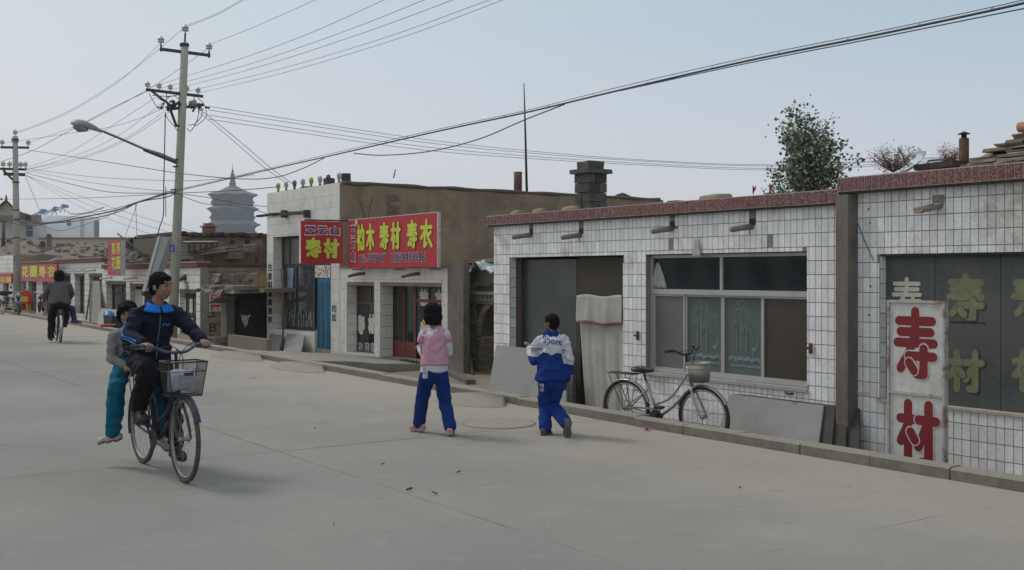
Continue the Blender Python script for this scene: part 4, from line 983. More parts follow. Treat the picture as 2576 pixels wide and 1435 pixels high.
# cornice of projecting bricks
for i, (dz0, dz1, out) in enumerate(((0, .045, .05), (.05, .11, .085), (.175, .225, .14))):
    MB().fbox(FG, gu0 - .02, gu1, gtop - .36 + dz0, gtop - .36 + dz1, -.2, out).build('cornice_course', concrete, gate)
bb = [(FG, gu0 + .0 + .13 * k, gu0 + .07 + .13 * k, gtop - .245, gtop - .19, -.1, .11) for k in range(int((gu1 - gu0) / .13))]
pieces(gate, 'dentil_brick', bb, brick_grey)
up = onX(1210, 672, gx + .1).z
MB().fbox(FG, gu0 + .06, gu1, gtop + .001, up, -.5, -.06).build('plaster_band', M('pale_mud', (.24, .21, .165), .95, .15, 3, bump=.01, bscale=9, stain=(.15, .13, .1), stain_scale=2), gate)
jag = MB()
for k in range(22): u = gu0 + .1 + k * .075; jag.rock(FG(u, gtop + .0, -.02), .1, .05, .03 + .02 * (k % 3), 0, .3)
jag.build('broken_edge', rubble_m, gate)
MB().fbox(FG, au0 + .02, ac + ar, -.4, az + ar, -.5, -.455).build('gate_door', M('dark_plank_door', (.03, .027, .027), .8, .3, 6), gate)
MB().fbox(FG, au0 + .02, au0 + .1, -.4, az + .35, -.45, -.3).build('door_post', wood_dark, gate)
# plastic sheet and bricks on top
g = []
for i in range(7):
    row = []
    for j in range(22):
        t = j / 21; q = onX(1152 + 98 * t, 659 + 9 * math.sin(t * 9) + 3 * math.sin(t * 23), 11.2)
        row.append(q + Vector((.3 * (1 - i / 6), 0, -.02 - .16 * (i / 6) * (.4 + .6 * abs(math.sin(t * 6.5 + .4))) + .03 * math.sin(i * 2 + j))))
    g.append(row)
solo(MB().sheet(g, .004), 'plastic_sheet', M('pale_plastic_sheet', (.27, .34, .35), .35, .2, 9), 'crumpled pale blue plastic sheet draped on the gateway top', 'plastic sheet')
m = MB()
for px, py, s in ((1222, 657, 1), (1186, 657, .9), (1237, 655, .8)):
    solo(MB().rock(onX(px, py, 11.45), .12, .3 * s, .07, .3, .1), 'brick', brick_pale, {1222: 'loose pale brick lying over the gateway, middle one', 1186: 'loose pale brick over the gateway nearest the pillar', 1237: 'loose pale brick over the gateway beside the white tiled corner'}[px], 'brick', 'bricks on the gateway')
a, b = onX(1170, 965, 11.0), onX(1160, 870, 11.2)
q0, q1 = onX(1195, 985, 10.7), onX(1178, 868, 11.2)
solo(MB().bar(q0, q1, .04, .05), 'timber', wood_dark, 'dark timber post leaning beside the arched gateway', 'timber')
q0, q1 = onX(1128, 935, 10.6), onX(1185, 962, 9.9)
solo(MB().bar(q0, q1, .16, .08), 'plank', M('weathered_plank', (.12, .10, .085), .9, .2, 9), 'thick weathered plank sloping down at the foot of the dark pillar', 'plank')
m = MB(); rg = random.Random(12)
q = onX(1040, 912, 10.9)
for k in range(220):
    p = Vector((q.x + rg.uniform(-.1, .1), q.y + rg.uniform(-.55, .5), -.16 + rg.uniform(0, .02))); L = rg.uniform(.03, .09); an = rg.uniform(0, 6.28); d = Vector((math.cos(an) * .5, math.sin(an) * .5, rg.uniform(.4, 1))).normalized() * L
    s_ = Vector((-d.y, d.x, 0)).normalized() * .012; m.add([p - s_, p + s_, p + d], [(0, 1, 2)])
tag(m.build('weeds', M('weed_green', (.06, .085, .035), .8, .3, 9, island=.4)), 'low green weeds along the foot of the maroon door', 'weeds', kind='stuff')
# ================================================================ roof of the nearest shop
yv = 6.15
rf = thing('stone_roof', 'sagging roof of layered stone shingles above the nearest red cornice', 'roof', (10, 4, 2.4))
m = MB(); m.hexa([(9.15, -1, 2.3), (13, -1, 2.3), (13, yv, 2.3), (9.15, yv, 2.3), (9.15, -1, 2.47), (13, -1, 3.93), (13, yv - .0, 3.93), (9.15, yv, 2.47)]); m.build('mud_bed', M('roof_mud', (.26, .215, .165), .97, .2, 3, bump=.01, bscale=14), rf)
rg = random.Random(21); sh = []; 
for r in range(34):
    X = 9.35 + r * .105
    Y = yv - .07 - .06 * rg.random()
    while Y > -.6:
        L = rg.uniform(.16, .42)
        if rg.random() > .05: sh.append((X + rg.uniform(-.04, .04), Y - L / 2, L))
        Y -= L * .93
sh.sort(key=lambda q: dist((q[0], q[1], 2.8)))
vis = [q for q in sh if pxof((q[0], q[1], 2.5 + .38 * (q[0] - 9.2)))[0] < 2620]; rest = [q for q in sh if q not in vis]
def shingle(mb, q):
    X, Y, L = q; z = 2.475 + .379 * (X - 9.15) + rg.uniform(.01, .035); d = .2; a = rg.uniform(-.12, .12)
    mb.rock((X, Y, z), d, L, rg.uniform(.016, .034), a, .2, rg)
for q in vis[:300]:
    m = MB(); shingle(m, q); m.build('shingle', shingle_m, rf)
m = MB()
for q in vis[300:] + rest: shingle(m, q)
m.build('shingles', shingle_m, rf, kind='stuff')
c = onY(2556, 322, yv - .3)
m = MB(); m.tube([(c.x, yv - .33, c.z + .0), (c.x, yv - .75, c.z + .0)], .05, 10); solo(m, 'ridge_tile', M('orange_clay', (.42, .22, .13), .85, .12, 12), 'orange half round ridge tile at the top right corner of the roof', 'tile')
c = at(2425, 395, 12.6); t = thing('flue_pipe', 'rusty stove pipe with a small conical cap beside the stone roof', 'flue pipe', (c.x, c.y, 2.6)); h = at(2425, 350, 12.6).z - 2.6
MB().lathe((0, 0, 0), [(.055, 0), (.055, h), (.045, h + .01)], 14).build('pipe', rust, t, True)
MB().lathe((0, 0, h), [(.03, 0), (.03, .05), (.075, .055), (.01, .085)], 14).build('cap', steel_dark, t, True)
# satellite dish lying behind the cornice
c = at(2283, 415, 11.8); t = thing('satellite_dish', 'pale blue satellite dish tilted on the roof behind the red shrub', 'satellite dish', c)
ax = Vector((.35, .25, .9)).normalized() if False else Vector((-.55, .15, .82)).normalized()
MB().lathe((0, 0, -.05), [(.03, 0), (.14, .02), (.24, .075), (.245, .078), (.14, .03), (.02, .012)], 26, ax).build('dish', M('dish_paint', (.5, .6, .63), .35), t, True)
MB().tube([ax * -.02, ax * .22], .008, 6).build('arm', steel_dark, t, True)
a, b, c2 = at(2330, 420, 12), at(2400, 396, 12), at(2372, 418, 12)
m = MB(); m.bar(at(2335, 405, 12), at(2408, 398, 12), .02); m.bar(at(2368, 400, 12), at(2392, 420, 12), .018); m.bar(at(2335, 405, 12), at(2330, 425, 12), .014)
solo(m, 'bracket', M('grey_bracket', (.16, .17, .18), .6, metal=.3), 'grey iron bracket sticking up behind the cornice beside the dish', 'bracket')
m = MB(); q0, q1 = at(2322, 424, 11.6), at(2420, 412, 11.2); m.bar(q0, q1, .3, .06); solo(m, 'plank', wood_dark, 'dark plank lying on the roof between the dish and the stone shingles', 'plank')
def twiggy(name, label, base, wid, hgt, stems, mat_l, mat_s, n_leaf, leaf, seed, cat='shrub', up=.6):
    rg = random.Random(seed); t = thing(name, label, cat, base); ms = MB(); ml = MB()
    for s in range(stems):
        a = rg.uniform(0, 6.28); sp = rg.uniform(-.5, .5) * wid; dp = rg.uniform(-.4, .4) * wid
        P = [Vector((0, 0, 0)), Vector((sp * CS * .5, -sp * SN * .5, hgt * rg.uniform(.25, .4))) + Vector((SN * dp * .4, CS * dp * .4, 0)), Vector((sp * CS + SN * dp, -sp * SN + CS * dp, hgt * rg.uniform(.7, 1)))]
        ms.tube(P, [.004, .0025, .0015], 4)
        for k in range(n_leaf // stems):
            u = rg.uniform(.25, 1); p = P[0].lerp(P[1], u * 2) if u < .5 else P[1].lerp(P[2], u * 2 - 1); p = p + Vector([rg.gauss(0, .014 + .022 * u) for _ in range(3)])
            d = Vector((rg.gauss(0, 1), rg.gauss(0, 1), rg.gauss(up, .7))).normalized() * leaf * rg.uniform(.6, 1.3); n = d.orthogonal().normalized() * leaf * .28
            ml.add([p, p + d * .5 + n, p + d, p + d * .5 - n], [(0, 1, 2, 3)])
    ms.build('stem', mat_s, t, True); ml.build('leaves', mat_l, t, True, kind='stuff'); return t
twiggy('shrub', 'reddish dry shrub growing on the roof edge in front of the satellite dish', at(2247, 434, 11.5), .52, .26, 26, M('red_leaf', (.15, .075, .07), .85, .3, 20, island=.45), M('twig', (.12, .08, .06), .9), 2300, .022, 5)
twiggy('shrub', 'small pinkish dry weed beside the stove pipe on the roof', at(2388, 418, 11.5), .22, .2, 14, M('pink_leaf', (.27, .15, .13), .85, .3, 20, island=.45), M('twig', (.12, .08, .06), .9), 1300, .02, 6)
# ================================================================ poplar behind the middle shop
def tree(label, base, prof, ntrunk, nleaf, leaf, mats, seed, zb=0., depth=.8, name='poplar_tree'):
    """prof: list of (height above base, half width left, half width right) in metres"""
    rg = random.Random(seed); t = thing(name, label, 'tree', base)
    H = prof[-1][0]; tr = MB(); lv = [MB() for _ in mats]; br = MB()
    def wid(z):
        for i in range(len(prof) - 1):
            if prof[i][0] <= z <= prof[i + 1][0]:
                f = (z - prof[i][0]) / (prof[i + 1][0] - prof[i][0] + 1e-6); return prof[i][1] + f * (prof[i + 1][1] - prof[i][1]), prof[i][2] + f * (prof[i + 1][2] - prof[i][2])
        return 0, 0
    tr.tube([(0, 0, 0), (.02, .01, H * .3), (-.03, .02, H * .6), (.03, 0, H * .86)], [.07, .055, .03, .006], 8)
    clumps = []
    for b in range(ntrunk):
        z0 = rg.uniform(prof[0][0] * .8, H * .75); z1 = min(z0 + rg.uniform(.3, 1.0), H * .99); wl, wr = wid(z1)
        s = rg.uniform(-wl, wr) * rg.uniform(.75, 1.0); d = rg.uniform(-1, 1) * depth * (wl + wr) / 2
        e = Vector((s * CS + d * SN, -s * SN + d * CS, z1)); o = Vector((0, 0, z0)); mid = o.lerp(e, .5) + Vector((0, 0, -.08))
        br.tube([o, mid, e], [.02, .012, .004], 5)
        for q in range(5): clumps.append((o.lerp(e, .35 + .65 * q / 4) if q < 4 else e, (.05 + .05 * rg.random()) * (1 if leaf < .1 else 2.4)))
    for k in range(nleaf):
        c, r = clumps[rg.randrange(len(clumps))]
        p = c + Vector([rg.gauss(0, r) for _ in range(3)])
        if p.z < 0 or p.z > H * 1.02: continue
        d = Vector((rg.gauss(0, 1), rg.gauss(0, 1), rg.gauss(-.1, .8))).normalized(); l = leaf * rg.uniform(.65, 1.25)
        n = d.cross(Vector((rg.gauss(0, 1), rg.gauss(0, 1), rg.gauss(0, 1)))).normalized() * l * .42; f_ = d.cross(n).normalized() * l * .12
        b_ = lv[rg.randrange(len(mats))]
        b_.add([p, p + d * l * .45 + n + f_, p + d * l, p + d * l * .45 - n + f_], [(0, 1, 2), (0, 2, 3)])
    tr.build('trunk', M('bark', (.13, .12, .095), .95, .2, 9), t, True); br.build('branches', M('bark', (.13, .12, .095)), t, True, kind='stuff')
    for b_, mt in zip(lv, mats): b_.build('crown', mt, t, True, kind='stuff')
    return t
lf = [M('poplar_leaf', (.15, .185, .10), .55, .25, 3, island=.45), M('pale_poplar_leaf', (.36, .40, .30), .5, .25, 3, island=.4), M('dark_poplar_leaf', (.07, .10, .05), .6, .25, 3, island=.4)]
Zt = 18.5; c = at(2022, 690, Zt); s = Zt / FP
pr_ = []
for (py, l, r) in ((560, 135, 105), (480, 138, 108), (440, 122, 112), (400, 92, 120), (360, 72, 92), (330, 70, 88), (300, 64, 84), (270, 56, 62), (245, 44, 52), (218, 14, 34)):
    pr_.append((EYE + (690 - py) * s - .0 + .2, l * s, r * s))
TREE_ = tree('leafy poplar standing behind the middle shop cornice', (c.x, c.y, -.2), pr_, 84, 9000, .064, lf, 11)
for px, py, lb in ((1893, 470, 'small red flag cloth by the left edge of the poplar'), (1935, 464, 'small red flag cloth just inside the left edge of the poplar')):
    c = at(px, py, 17.5); g = [[c + Vector((.012 * j * CS * (1 - .12 * i), -.012 * j * SN * (1 - .12 * i), -.02 * i + .02 * math.sin(i * 1.3 + j * 1.7))) for j in range(6)] for i in range(7)]
    solo(MB().sheet(g, .003), 'flag', M('faded_red_cloth', (.3, .06, .05), .8), lb, 'flag', 'red scraps by the poplar')
c = at(2640 / 1.59 + 0, 500, 16) 

# ================================================================ brick house, shed and terrace left of the tall shop
Xc_ = 11.0; yC = fy(504, Xc_)
bw = thing('brick_house', 'old brick house with a bare side wall behind the stone roofed shed', 'house', (13, yC, -.4))
ztop = onY(560, 668, yC).z; xe = onY(672, 668, yC).x + 1.5
FB = YF(yC)
MB().box(Xc_ + .3, xe, yC + .012, yC + .25, -.4, ztop).build('wall', mortar, bw)
bk = tile_rects(FB, Xc_ + .26, xe, -.35, ztop, .25, .075, .012, stagger=True, jit=.006, t=.012, w=-.012)
pieces(bw, 'brick', bk, brick_old, 300, 'bricks')
MB().box(Xc_ + .2, xe, yC - .05, yC + 4, ztop + .001, ztop + .07).build('roof_edge', M('roof_edge', (.09, .07, .06), .95, .2, 6), bw)
grfm = M('black_paint', (.03, .025, .025), .9)
q = onY(531, 818, yC); put_text(MB(), FB, 'B', q.x - .05, q.x + .17, q.z - .2, q.z + .05, .004, .0, .002).build('painted_letter', grfm, bw)
m = MB(); z = onY(531, 790, yC).z; m.fbox(FB, q.x - .13, q.x + .15, z - .1, z - .06, .004, .006); m.fbox(FB, q.x + .04, q.x + .08, z - .058, z + .12, .004, .006); m.build('painted_letter', grfm, bw)
MB().rock(onY(552 - 0, 675 + 16, yC - .01), .5, .03, .09, 0, .05).build('patch', M('blue_grey_patch', (.13, .14, .15), .9), bw)
a, b = onY(526, 768, yC - .01), onY(551, 740, yC - .01)
a = onY(527, 780, yC - .01); b = onY(549, 740 + 0, yC - .01); a.z, b.z = onY(530, 784, yC).z, onY(530, 739, yC).z
sg = thing('poster', 'red and white poster with lettering on the brick side wall', 'poster', ((a.x + b.x) / 2, yC, a.z))
FPq = YF(yC - .012); MB().fbox(FPq, a.x, b.x + .3, a.z, b.z, -.01, .012).build('panel', swhite, sg); MB().fbox(FPq, a.x + .03, b.x + .27, a.z + .03, b.z - .03, .0121, .016).build('field', sred, sg)
for i, (ch, hh) in enumerate((('宝', .28), ('两次', .22), ('全好', .22))):
    v1 = b.z - .05 - i * (b.z - a.z) * .31; put_text(MB(), FPq, ch, a.x + .06, b.x + .2, v1 - (b.z - a.z) * .25, v1, .0165, .02, .001).build('lettering', swhite, sg)
# terrace: mud wall, bare brick band, clutter (further back)
Yt = yC + 2.2
tm = thing('terrace_wall', 'crumbling mud terrace wall above the brick house roof', 'wall', onY(550, 660, Yt))
MB().box(onY(452, 660, Yt).x, onY(643, 660, Yt).x, Yt, Yt + .4, ztop, onY(550, 634, Yt).z).build('plaster', mud, tm)
MB().box(onY(643, 600, Yt).x, onY(690, 600, Yt).x, Yt - .6, Yt + .4, ztop + .0, onY(650, 606, Yt).z).build('buttress', M('dark_mud', (.09, .065, .05), .97, .3, 2, bump=.01), tm)
Yk = yC + 7
bt = thing('brick_house', 'long brick building with a dark eaves line just below the pagoda', 'house', onY(560, 600, Yk))
xk0, xk1 = onY(440, 600, Yk).x, onY(760, 600, Yk).x; zk1, zk0 = onY(560, 596, Yk).z, onY(560, 640, Yk).z
MB().box(xk0, xk1, Yk + .01, Yk + 5, 0, zk1).build('wall', mortar, bt)
bk = tile_rects(YF(Yk), xk0, xk1, zk0 - .5, zk1, .26, .085, .014, stagger=True, jit=.006, t=.012, w=-.01)
pieces(bt, 'brick', bk, brick_pale, 300, 'bricks')
m = MB()
for k in range(40):
    x = xk0 + (xk1 - xk0) * k / 40; m.rock((x + .2, Yk + 2.4, zk1 + .08 + rnd.uniform(-.02, .03)), (xk1 - xk0) / 40 * 1.05, 5.2, .12, 0, .05)
m.build('eaves', M('dark_eaves', (.075, .055, .05), .95, .3, 5), bt)
for px in (585, 622): q = onY(px, 609, Yk - .02); MB().box(q.x - .08, q.x + .08, q.y, q.y + .03, q.z - .07, q.z + .07).build('vent', dark_room, bt)
q = onY(525, 592, Yk + 1); blocks_chimney('chimney', 'low square brick chimney on the roof in front of the pagoda base', (q.x, q.y, zk1 + .1), .38, .38, 2, .13, brick_old, cap=True, seed=31)
q = onY(538, 588, Yk + 1); m = MB(); m.box(q.x - .05, q.x + .09, q.y, q.y + .3, zk1 + .1, q.z + .06); solo(m, 'box', swhite, 'small white box beside the low chimney in front of the pagoda', 'box')
# window frame stack lying on the terrace
Yw = Yt - .5; a, b = onY(476, 635, Yw), onY(548, 620, Yw); zt5 = onY(500, 613, Yw).z; m = MB(); F = YF(Yw); n = 5
for i in range(n + 1): x = a.x + (b.x - a.x) * i / n; m.fbox(F, x - .02, x + .02, a.z + .04 * i, zt5, -.05, 0)
m.bar((a.x, Yw, a.z), (b.x, Yw, b.z), .05); m.bar((a.x, Yw, zt5), (b.x, Yw, zt5 + .03), .05)
solo(m, 'window_frame', steel_dark, 'old dark window frame with bars dumped on the mud terrace', 'window frame')
m = MB(); m.hexa([(a.x, Yw, zt5 + .04), (b.x, Yw, zt5 + .06), (b.x, Yw + .6, zt5 + .08), (a.x, Yw + .6, zt5 + .06), (a.x, Yw, zt5 + .06), (b.x, Yw, zt5 + .08), (b.x, Yw + .6, zt5 + .1), (a.x, Yw + .6, zt5 + .08)])
solo(m, 'roofing_sheet', swhite, 'pale sheet lying over the old window frame on the terrace', 'sheet')
for k, (p0, p1, lb) in enumerate((((470, 634), (640, 616), 'pale board sloping across the mud terrace, upper one'), ((500, 640), (640, 622), 'pale board sloping across the mud terrace, lower one'))):
    solo(MB().bar(onY(*p0, Yt - .3), onY(*p1, Yt - .2), .3, .04), 'plank', M('grey_plank', (.25, .24, .22), .9), lb, 'plank', 'boards on the terrace')
for k, (px, py, w, lb) in enumerate(((467, 632, .4, 'concrete hollow block at the left end of the terrace'), (590, 632, .5, 'square brown brick stack in the middle of the terrace'), (492, 655, .45, 'reddish brick stack low on the terrace'))):
    q = onY(px, py, Yt - .25); m = MB()
    for r in range(4):
        m.rock((q.x, q.y, q.z - .2 + r * .11), w, .25, .1, 0, .04)
    solo(m, 'brick_stack', brick_old if k else concrete, lb, 'brick stack')
# shed with slab roof
Xs2 = 10.3; ys0, ys1 = fy(668, 10.9) + .08, fy(553, Xs2)
shd = thing('shed', 'dark open shed with a rough stone slab roof left of the tall tiled shop', 'shed', (Xs2 + .6, (ys0 + ys1) / 2, -.35))
zr_ = onX(610, 735, Xs2).z
m = MB(); m.box(Xs2 + .02, Xs2 + .24, ys1 - .42, ys1 - .02, -.4, zr_ - .06); m.build('post', concrete, shd)
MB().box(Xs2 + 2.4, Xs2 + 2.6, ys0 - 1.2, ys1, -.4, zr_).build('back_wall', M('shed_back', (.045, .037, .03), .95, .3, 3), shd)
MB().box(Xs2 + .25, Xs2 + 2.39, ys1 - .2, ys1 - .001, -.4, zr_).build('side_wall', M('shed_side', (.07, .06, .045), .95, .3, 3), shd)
MB().box(Xs2 + .1, Xs2 + 2.7, ys0 - 1.2, ys1 + .1, zr_ + .001, zr_ + .1).build('roof_bed', dirt, shd)
rg = random.Random(5)
for k in range(16):
    Y = ys1 + .25 - (ys1 - ys0 + .9) * (k % 8) / 7.; lay = k // 8
    m = MB(); m.rock((Xs2 - .02 - .1 * lay + rg.uniform(-.05, .05), Y + .15 * lay, zr_ + .02 + .1 * (1 - lay) * .9), .7, rg.uniform(.45, .62), rg.uniform(.07, .1), rg.uniform(-.12, .12), .2, rg)
    m.build('roof_slab', rubble_m, shd)
q0, q1 = onX(535, 722, Xs2), onX(562, 752, Xs2 - .2)
solo(MB().bar(onX(546, 762, Xs2 - .15), onX(572, 748, Xs2 - .2), .5, .03), 'slate', rubble_m, 'loose slate hanging off the left corner of the shed roof', 'slate')
for k, (px, py, s) in enumerate(((557, 700, .3), (571, 697, .32), (583, 694, .34), (597, 700, .3), (612, 701, .4), (628, 700, .33), (545, 712, .3), (640, 696, .25))):
    q = onX(px, py, Xs2 + .8); m = MB(); m.rock((q.x, q.y, max(q.z, zr_ + .14)), s, s * 1.1, s * .65, k, .28)
    solo(m, 'stone', rubble_m, 'rubble stone on the shed roof, ' + ['left of the dark one', 'beside the dark one', 'the dark tilted one', 'in the gap before the grass', 'largest in the middle', 'near the dry grass', 'lowest at the left corner', 'highest by the dry grass'][k], 'stone', 'stones on the shed roof')
m = MB(); rg = random.Random(9)
for k in range(1500):
    u = rg.random(); px = 590 + 82 * u ** .8; q = onX(px, 715, Xs2 + .5 + rg.random() * 1.1); hh = rg.uniform(.1, .26) * (1.7 if px > 640 else 1); p = Vector((q.x, q.y, zr_ + .11)); d = Vector((rg.gauss(0, .35), rg.gauss(0, .35), 1)) * hh; s_ = Vector((rg.uniform(-1, 1), rg.uniform(-1, 1), 0)).normalized() * .008
    m.add([p - s_, p + s_, p + d], [(0, 1, 2)])
tag(m.build('dry_grass', straw), 'dry yellow grass tuft growing on the shed roof', 'grass', kind='stuff')
xw = 9.35; a, b = fy(573, xw), fy(671, xw)
m = MB(); m.box(xw, xw + .12, b, a, -.3, onX(620, 848, xw).z); solo(m, 'low_wall', M('drab_cement', (.21, .19, .15), .95, .12, 3, stain=(.15, .135, .11), stain_scale=2), 'low drab cement wall in front of the dark shed', 'wall')
m = MB(); q = onX(575, 846, 10.6); m.box(q.x - .15, q.x + .2, q.y - .3, q.y + .3, -.2, q.z); solo(m, 'crate', M('pale_wood', (.26, .2, .14), .85, .15, 6), 'pale wooden crate standing inside the dark shed', 'crate')
q = onX(617, 803, 10.5); g = [[q + Vector((.0 + .02 * math.sin(j * 2.), .32 - .64 * j / 10, .14 - (.05 + .34 * i / 6) * (1 - abs(j / 10 - .5) * 1.8 * (i > 0)) - .05 * abs(j / 5 - 1) * 0)) for j in range(11)] for i in range(7)]
cl_ = thing('cloth', 'pale lavender cloth sagging on a line in the dark shed', 'cloth', q)
MB().sheet(g, .003).build('cloth_folds', M('lavender_cloth', (.42, .4, .47), .85, .12, 14), cl_)
for i in (1, 3, 5): MB().tube([p + Vector((-.012, 0, 0)) for p in g[i][1:-1]], .008, 4).build('fold_line', M('dim_fold', (.2, .19, .24), .9), cl_)
fr = thing('lattice', 'pale wooden lattice fence at the back of the dark shed', 'lattice', onX(655, 830, 11.6)); rg = random.Random(2)
for k in range(11):
    q = onX(634 + 3.4 * k, 810, 11.6); z0, z1 = onX(640, 826, 11.6).z, onX(640, 788 + rg.uniform(-2, 3), 11.6).z; MB().box(q.x, q.x + .02, q.y - .03, q.y + .025, z0, z1).build('slat', M('grey_slat', (.3, .27, .23), .9, .2, 9), fr)
q0, q1 = onX(632, 806, 11.63), onX(675, 806, 11.63); MB().bar(q0, q1, .03, .04).build('rail', M('grey_slat', (.3, .27, .23)), fr)
MB().box(11.9, 12., q1.y - 1, q0.y + 2, -.3, .2)
rg = random.Random(8)
for k in range(9):
    q = onG(515 + 6.5 * k, 868 - rg.uniform(0, 14) + .6 * k, -.15); s = rg.uniform(.15, .3)
    solo(MB().rock((q.x + .3, q.y, -.1), s, s * 1.3, s * .6, k, .28, rg), 'stone', rubble_m, 'rubble stone on the ground before the brick side wall, ' + ['farthest left', 'second from the left', 'third from the left', 'left of the middle', 'the middle one', 'right of the middle', 'third from the right', 'second from the right', 'nearest the low wall'][k], 'stone', 'rubble stones before the brick side wall')

# ================================================================ row of low white shops receding on the left
far_tile = M('far_white_tile', (.74, .74, .71), .45, .07, 2, stain=(.38, .35, .3), stain_scale=1.5, stain_amt=.4, island=.06)
def row_shop(label, px0, px1, ztop, opens, trim=True, X=11., depth=5., spouts=(), lintel=True, kind='shop', zb=-.35):
    y1, y0 = fy(px0, X), fy(px1, X); t = thing('low_shop', label, kind, (X, (y0 + y1) / 2, zb), group='low white shops down the street')
    ops = [(U(a, X), U(b, X), onX((a + b) / 2, p1, X).z if p1 else zb, onX((a + b) / 2, p0, X).z) for a, b, p0, p1, *_ in opens]
    F = shop_shell(t, X, y0, y1, zb, ztop, depth, ops)
    joined(t, 'wall_tiles', tile_rects(F, -y1, -y0, zb, ztop - .01, .45, .215, .016, ops), far_tile)
    if trim:
        MB().box(X - .1, X + .3, y0, y1, ztop, ztop + .14).build('cornice', red_trim, t)
        MB().box(X - .12, X + .3, y0, y1, ztop + .141, ztop + .17).build('cornice_cap', M('pale_cap', (.4, .36, .3), .9), t)
    for (o, sp) in zip(ops, opens):
        kind_ = sp[4]; w = -.22; u0, u1, v0, v1 = o
        pieces(t, 'reveal_tile', tile_rects(Frame((X, -u0, 0), (1, 0, 0), (0, -1, 0)), .01, .2, v0, v1, .2, .215, .016, t=.01), far_tile)
        if lintel: MB().fbox(F, u0 + .01, u1 - .01, v1 - .1, v1 - .005, -.2, .03).build('lintel', M('brown_lintel', (.1, .07, .055), .9), t)
        if kind_ == 'win':
            m = MB(); frame_rect(m, F, u0 + .01, u1 - .01, v0 + .01, v1 - .11, w - .05, w, .06); um_ = (u0 + u1) / 2; m.fbox(F, um_ - .03, um_ + .03, v0 + .07, v1 - .17, w - .049, w + .003)
            zr = v0 + (v1 - v0) * .62; m.fbox(F, u0 + .07, um_ - .031, zr - .03, zr + .03, w - .048, w + .002); m.fbox(F, um_ + .031, u1 - .07, zr - .03, zr + .03, w - .048, w + .002)
            fr_ = m.build('window_frame', wood_dark, t); MB().fbox(F, u0 + .02, u1 - .02, v0 + .02, v1 - .12, w - .035, w - .028).build('pane', M('far_pane', (.06, .06, .06), .12, .5, 2.5, spot=(.2, .2, .19), spot_scale=5, spot_amt=.5), fr_)
        elif kind_ == 'curtain':
            MB().sheet(drape(u0 + .15, u1 - .03, v0, v1 - .2, X + .12, .02, 2, 5, n=16), .004).build('door_curtain', M('yellowish_curtain', (.36, .37, .28), .9, .1, 3), t); MB().fbox(F, u0, u1, v0, v1, -.24, -.22).build('backing', dark_room, t)
        elif kind_ == 'teal':
            MB().fbox(F, u0 + .02, u1 - .02, v0, v1 - .1, -.2, -.18).build('door', M('teal_door', (.06, .2, .2), .7, .2, 3), t)
        else:
            um_ = (u0 + u1) / 2
            for a_, b_ in ((u0 + .02, um_ - .01), (um_ + .01, u1 - .02)):
                d_ = MB().fbox(F, a_, b_, v0, v1 - .1, -.2, -.16).build('door', wood_dark if kind_ == 'door' else rust, t); MB().fbox(F, a_ + .08, b_ - .08, v0 + (v1 - v0) * .4, v1 - .25, -.159, -.155).build('pane', pane_dark, d_)
    for px in spouts:
        q = onX(px, 690, X); m = MB(); m.tube([(X, q.y, ztop - .3), (X - .35, q.y + .35, ztop - .36)], [.035, .03], 6); m.build('rain_spout', M('pale_spout', (.5, .5, .47), .8), t)
    return t
row_shop('white shop with paper cutouts on its door next to the brick side wall', 383, 504, 1.80, [(453, 494, 730, 0, 'door')], spouts=())
X_ = 11; cS = F1
for px0, px1, py0, py1 in ((461, 469, 752, 787), (478, 486, 752, 787), (462, 470, 800, 830), (479, 487, 800, 830)):
    q0, q1 = onX(px0, py0, 11.15), onX(px1, py1, 11.15); solo(MB().box(11.13, 11.138, q1.y, q0.y, q1.z, q0.z), 'paper', paper if py0 < 790 else paper_b, {461: 'white paper cutout upper left on the shop door beside the brick wall', 478: 'white paper cutout upper right on the shop door beside the brick wall', 462: 'pale blue paper lower left on the shop door beside the brick wall', 479: 'pale blue paper lower right on the shop door beside the brick wall'}[px0], 'paper')
q = onX(466, 703, 11); m = MB(); m.hexa([(10.7, q.y - .1, q.z - .08), (11, q.y - .14, q.z - .02), (11, q.y + .14, q.z - .02), (10.7, q.y + .1, q.z - .08), (10.7, q.y - .1, q.z - .05), (11, q.y - .14, q.z + .16), (11, q.y + .14, q.z + .16), (10.7, q.y + .1, q.z - .05)]); solo(m, 'lamp_hood', steel_dark, 'dark metal hood over the door of the shop beside the brick wall', 'lamp hood')
q = onX(471, 722, 11); put = put_text(MB(), XF(10.985), '马', -q.y - .14, -q.y + .14, q.z - .14, q.z + .14, 0, .03, .003); solo(put, 'emblem', M('dull_red_print', (.3, .1, .1), .8), 'small red character over the door beside the brick wall', 'emblem')
row_shop('white shop under the tall vertical red sign, with a light curtain in its door', 262, 372, 1.79, [(268, 318, 709, 792, 'win'), (328, 360, 714, 0, 'curtain')], spouts=(283, 345))
row_shop('white shop with a red cornice and a grey board propped in its doorway', 143, 262, 2.06, [(151, 178, 689, 0, 'teal'), (189, 213, 689, 790, 'win'), (225, 257, 690, 0, 'rust')], spouts=(165, 190, 215, 240))
row_shop('shop behind the long red board with yellow characters on the left', 40, 143, 2.0, [(52, 66, 706, 0, 'teal'), (72, 92, 706, 0, 'door'), (108, 135, 706, 0, 'rust')])
row_shop('tall white tiled shop at the left edge of the picture', -70, 40, 2.55, [(-30, -8, 700, 0, 'win'), (8, 22, 708, 0, 'door')], trim=False, lintel=False)
row_shop('farthest low shop beyond the left edge', -190, -70, 2.1, [(-150, -120, 700, 0, 'door')], trim=True, lintel=False)
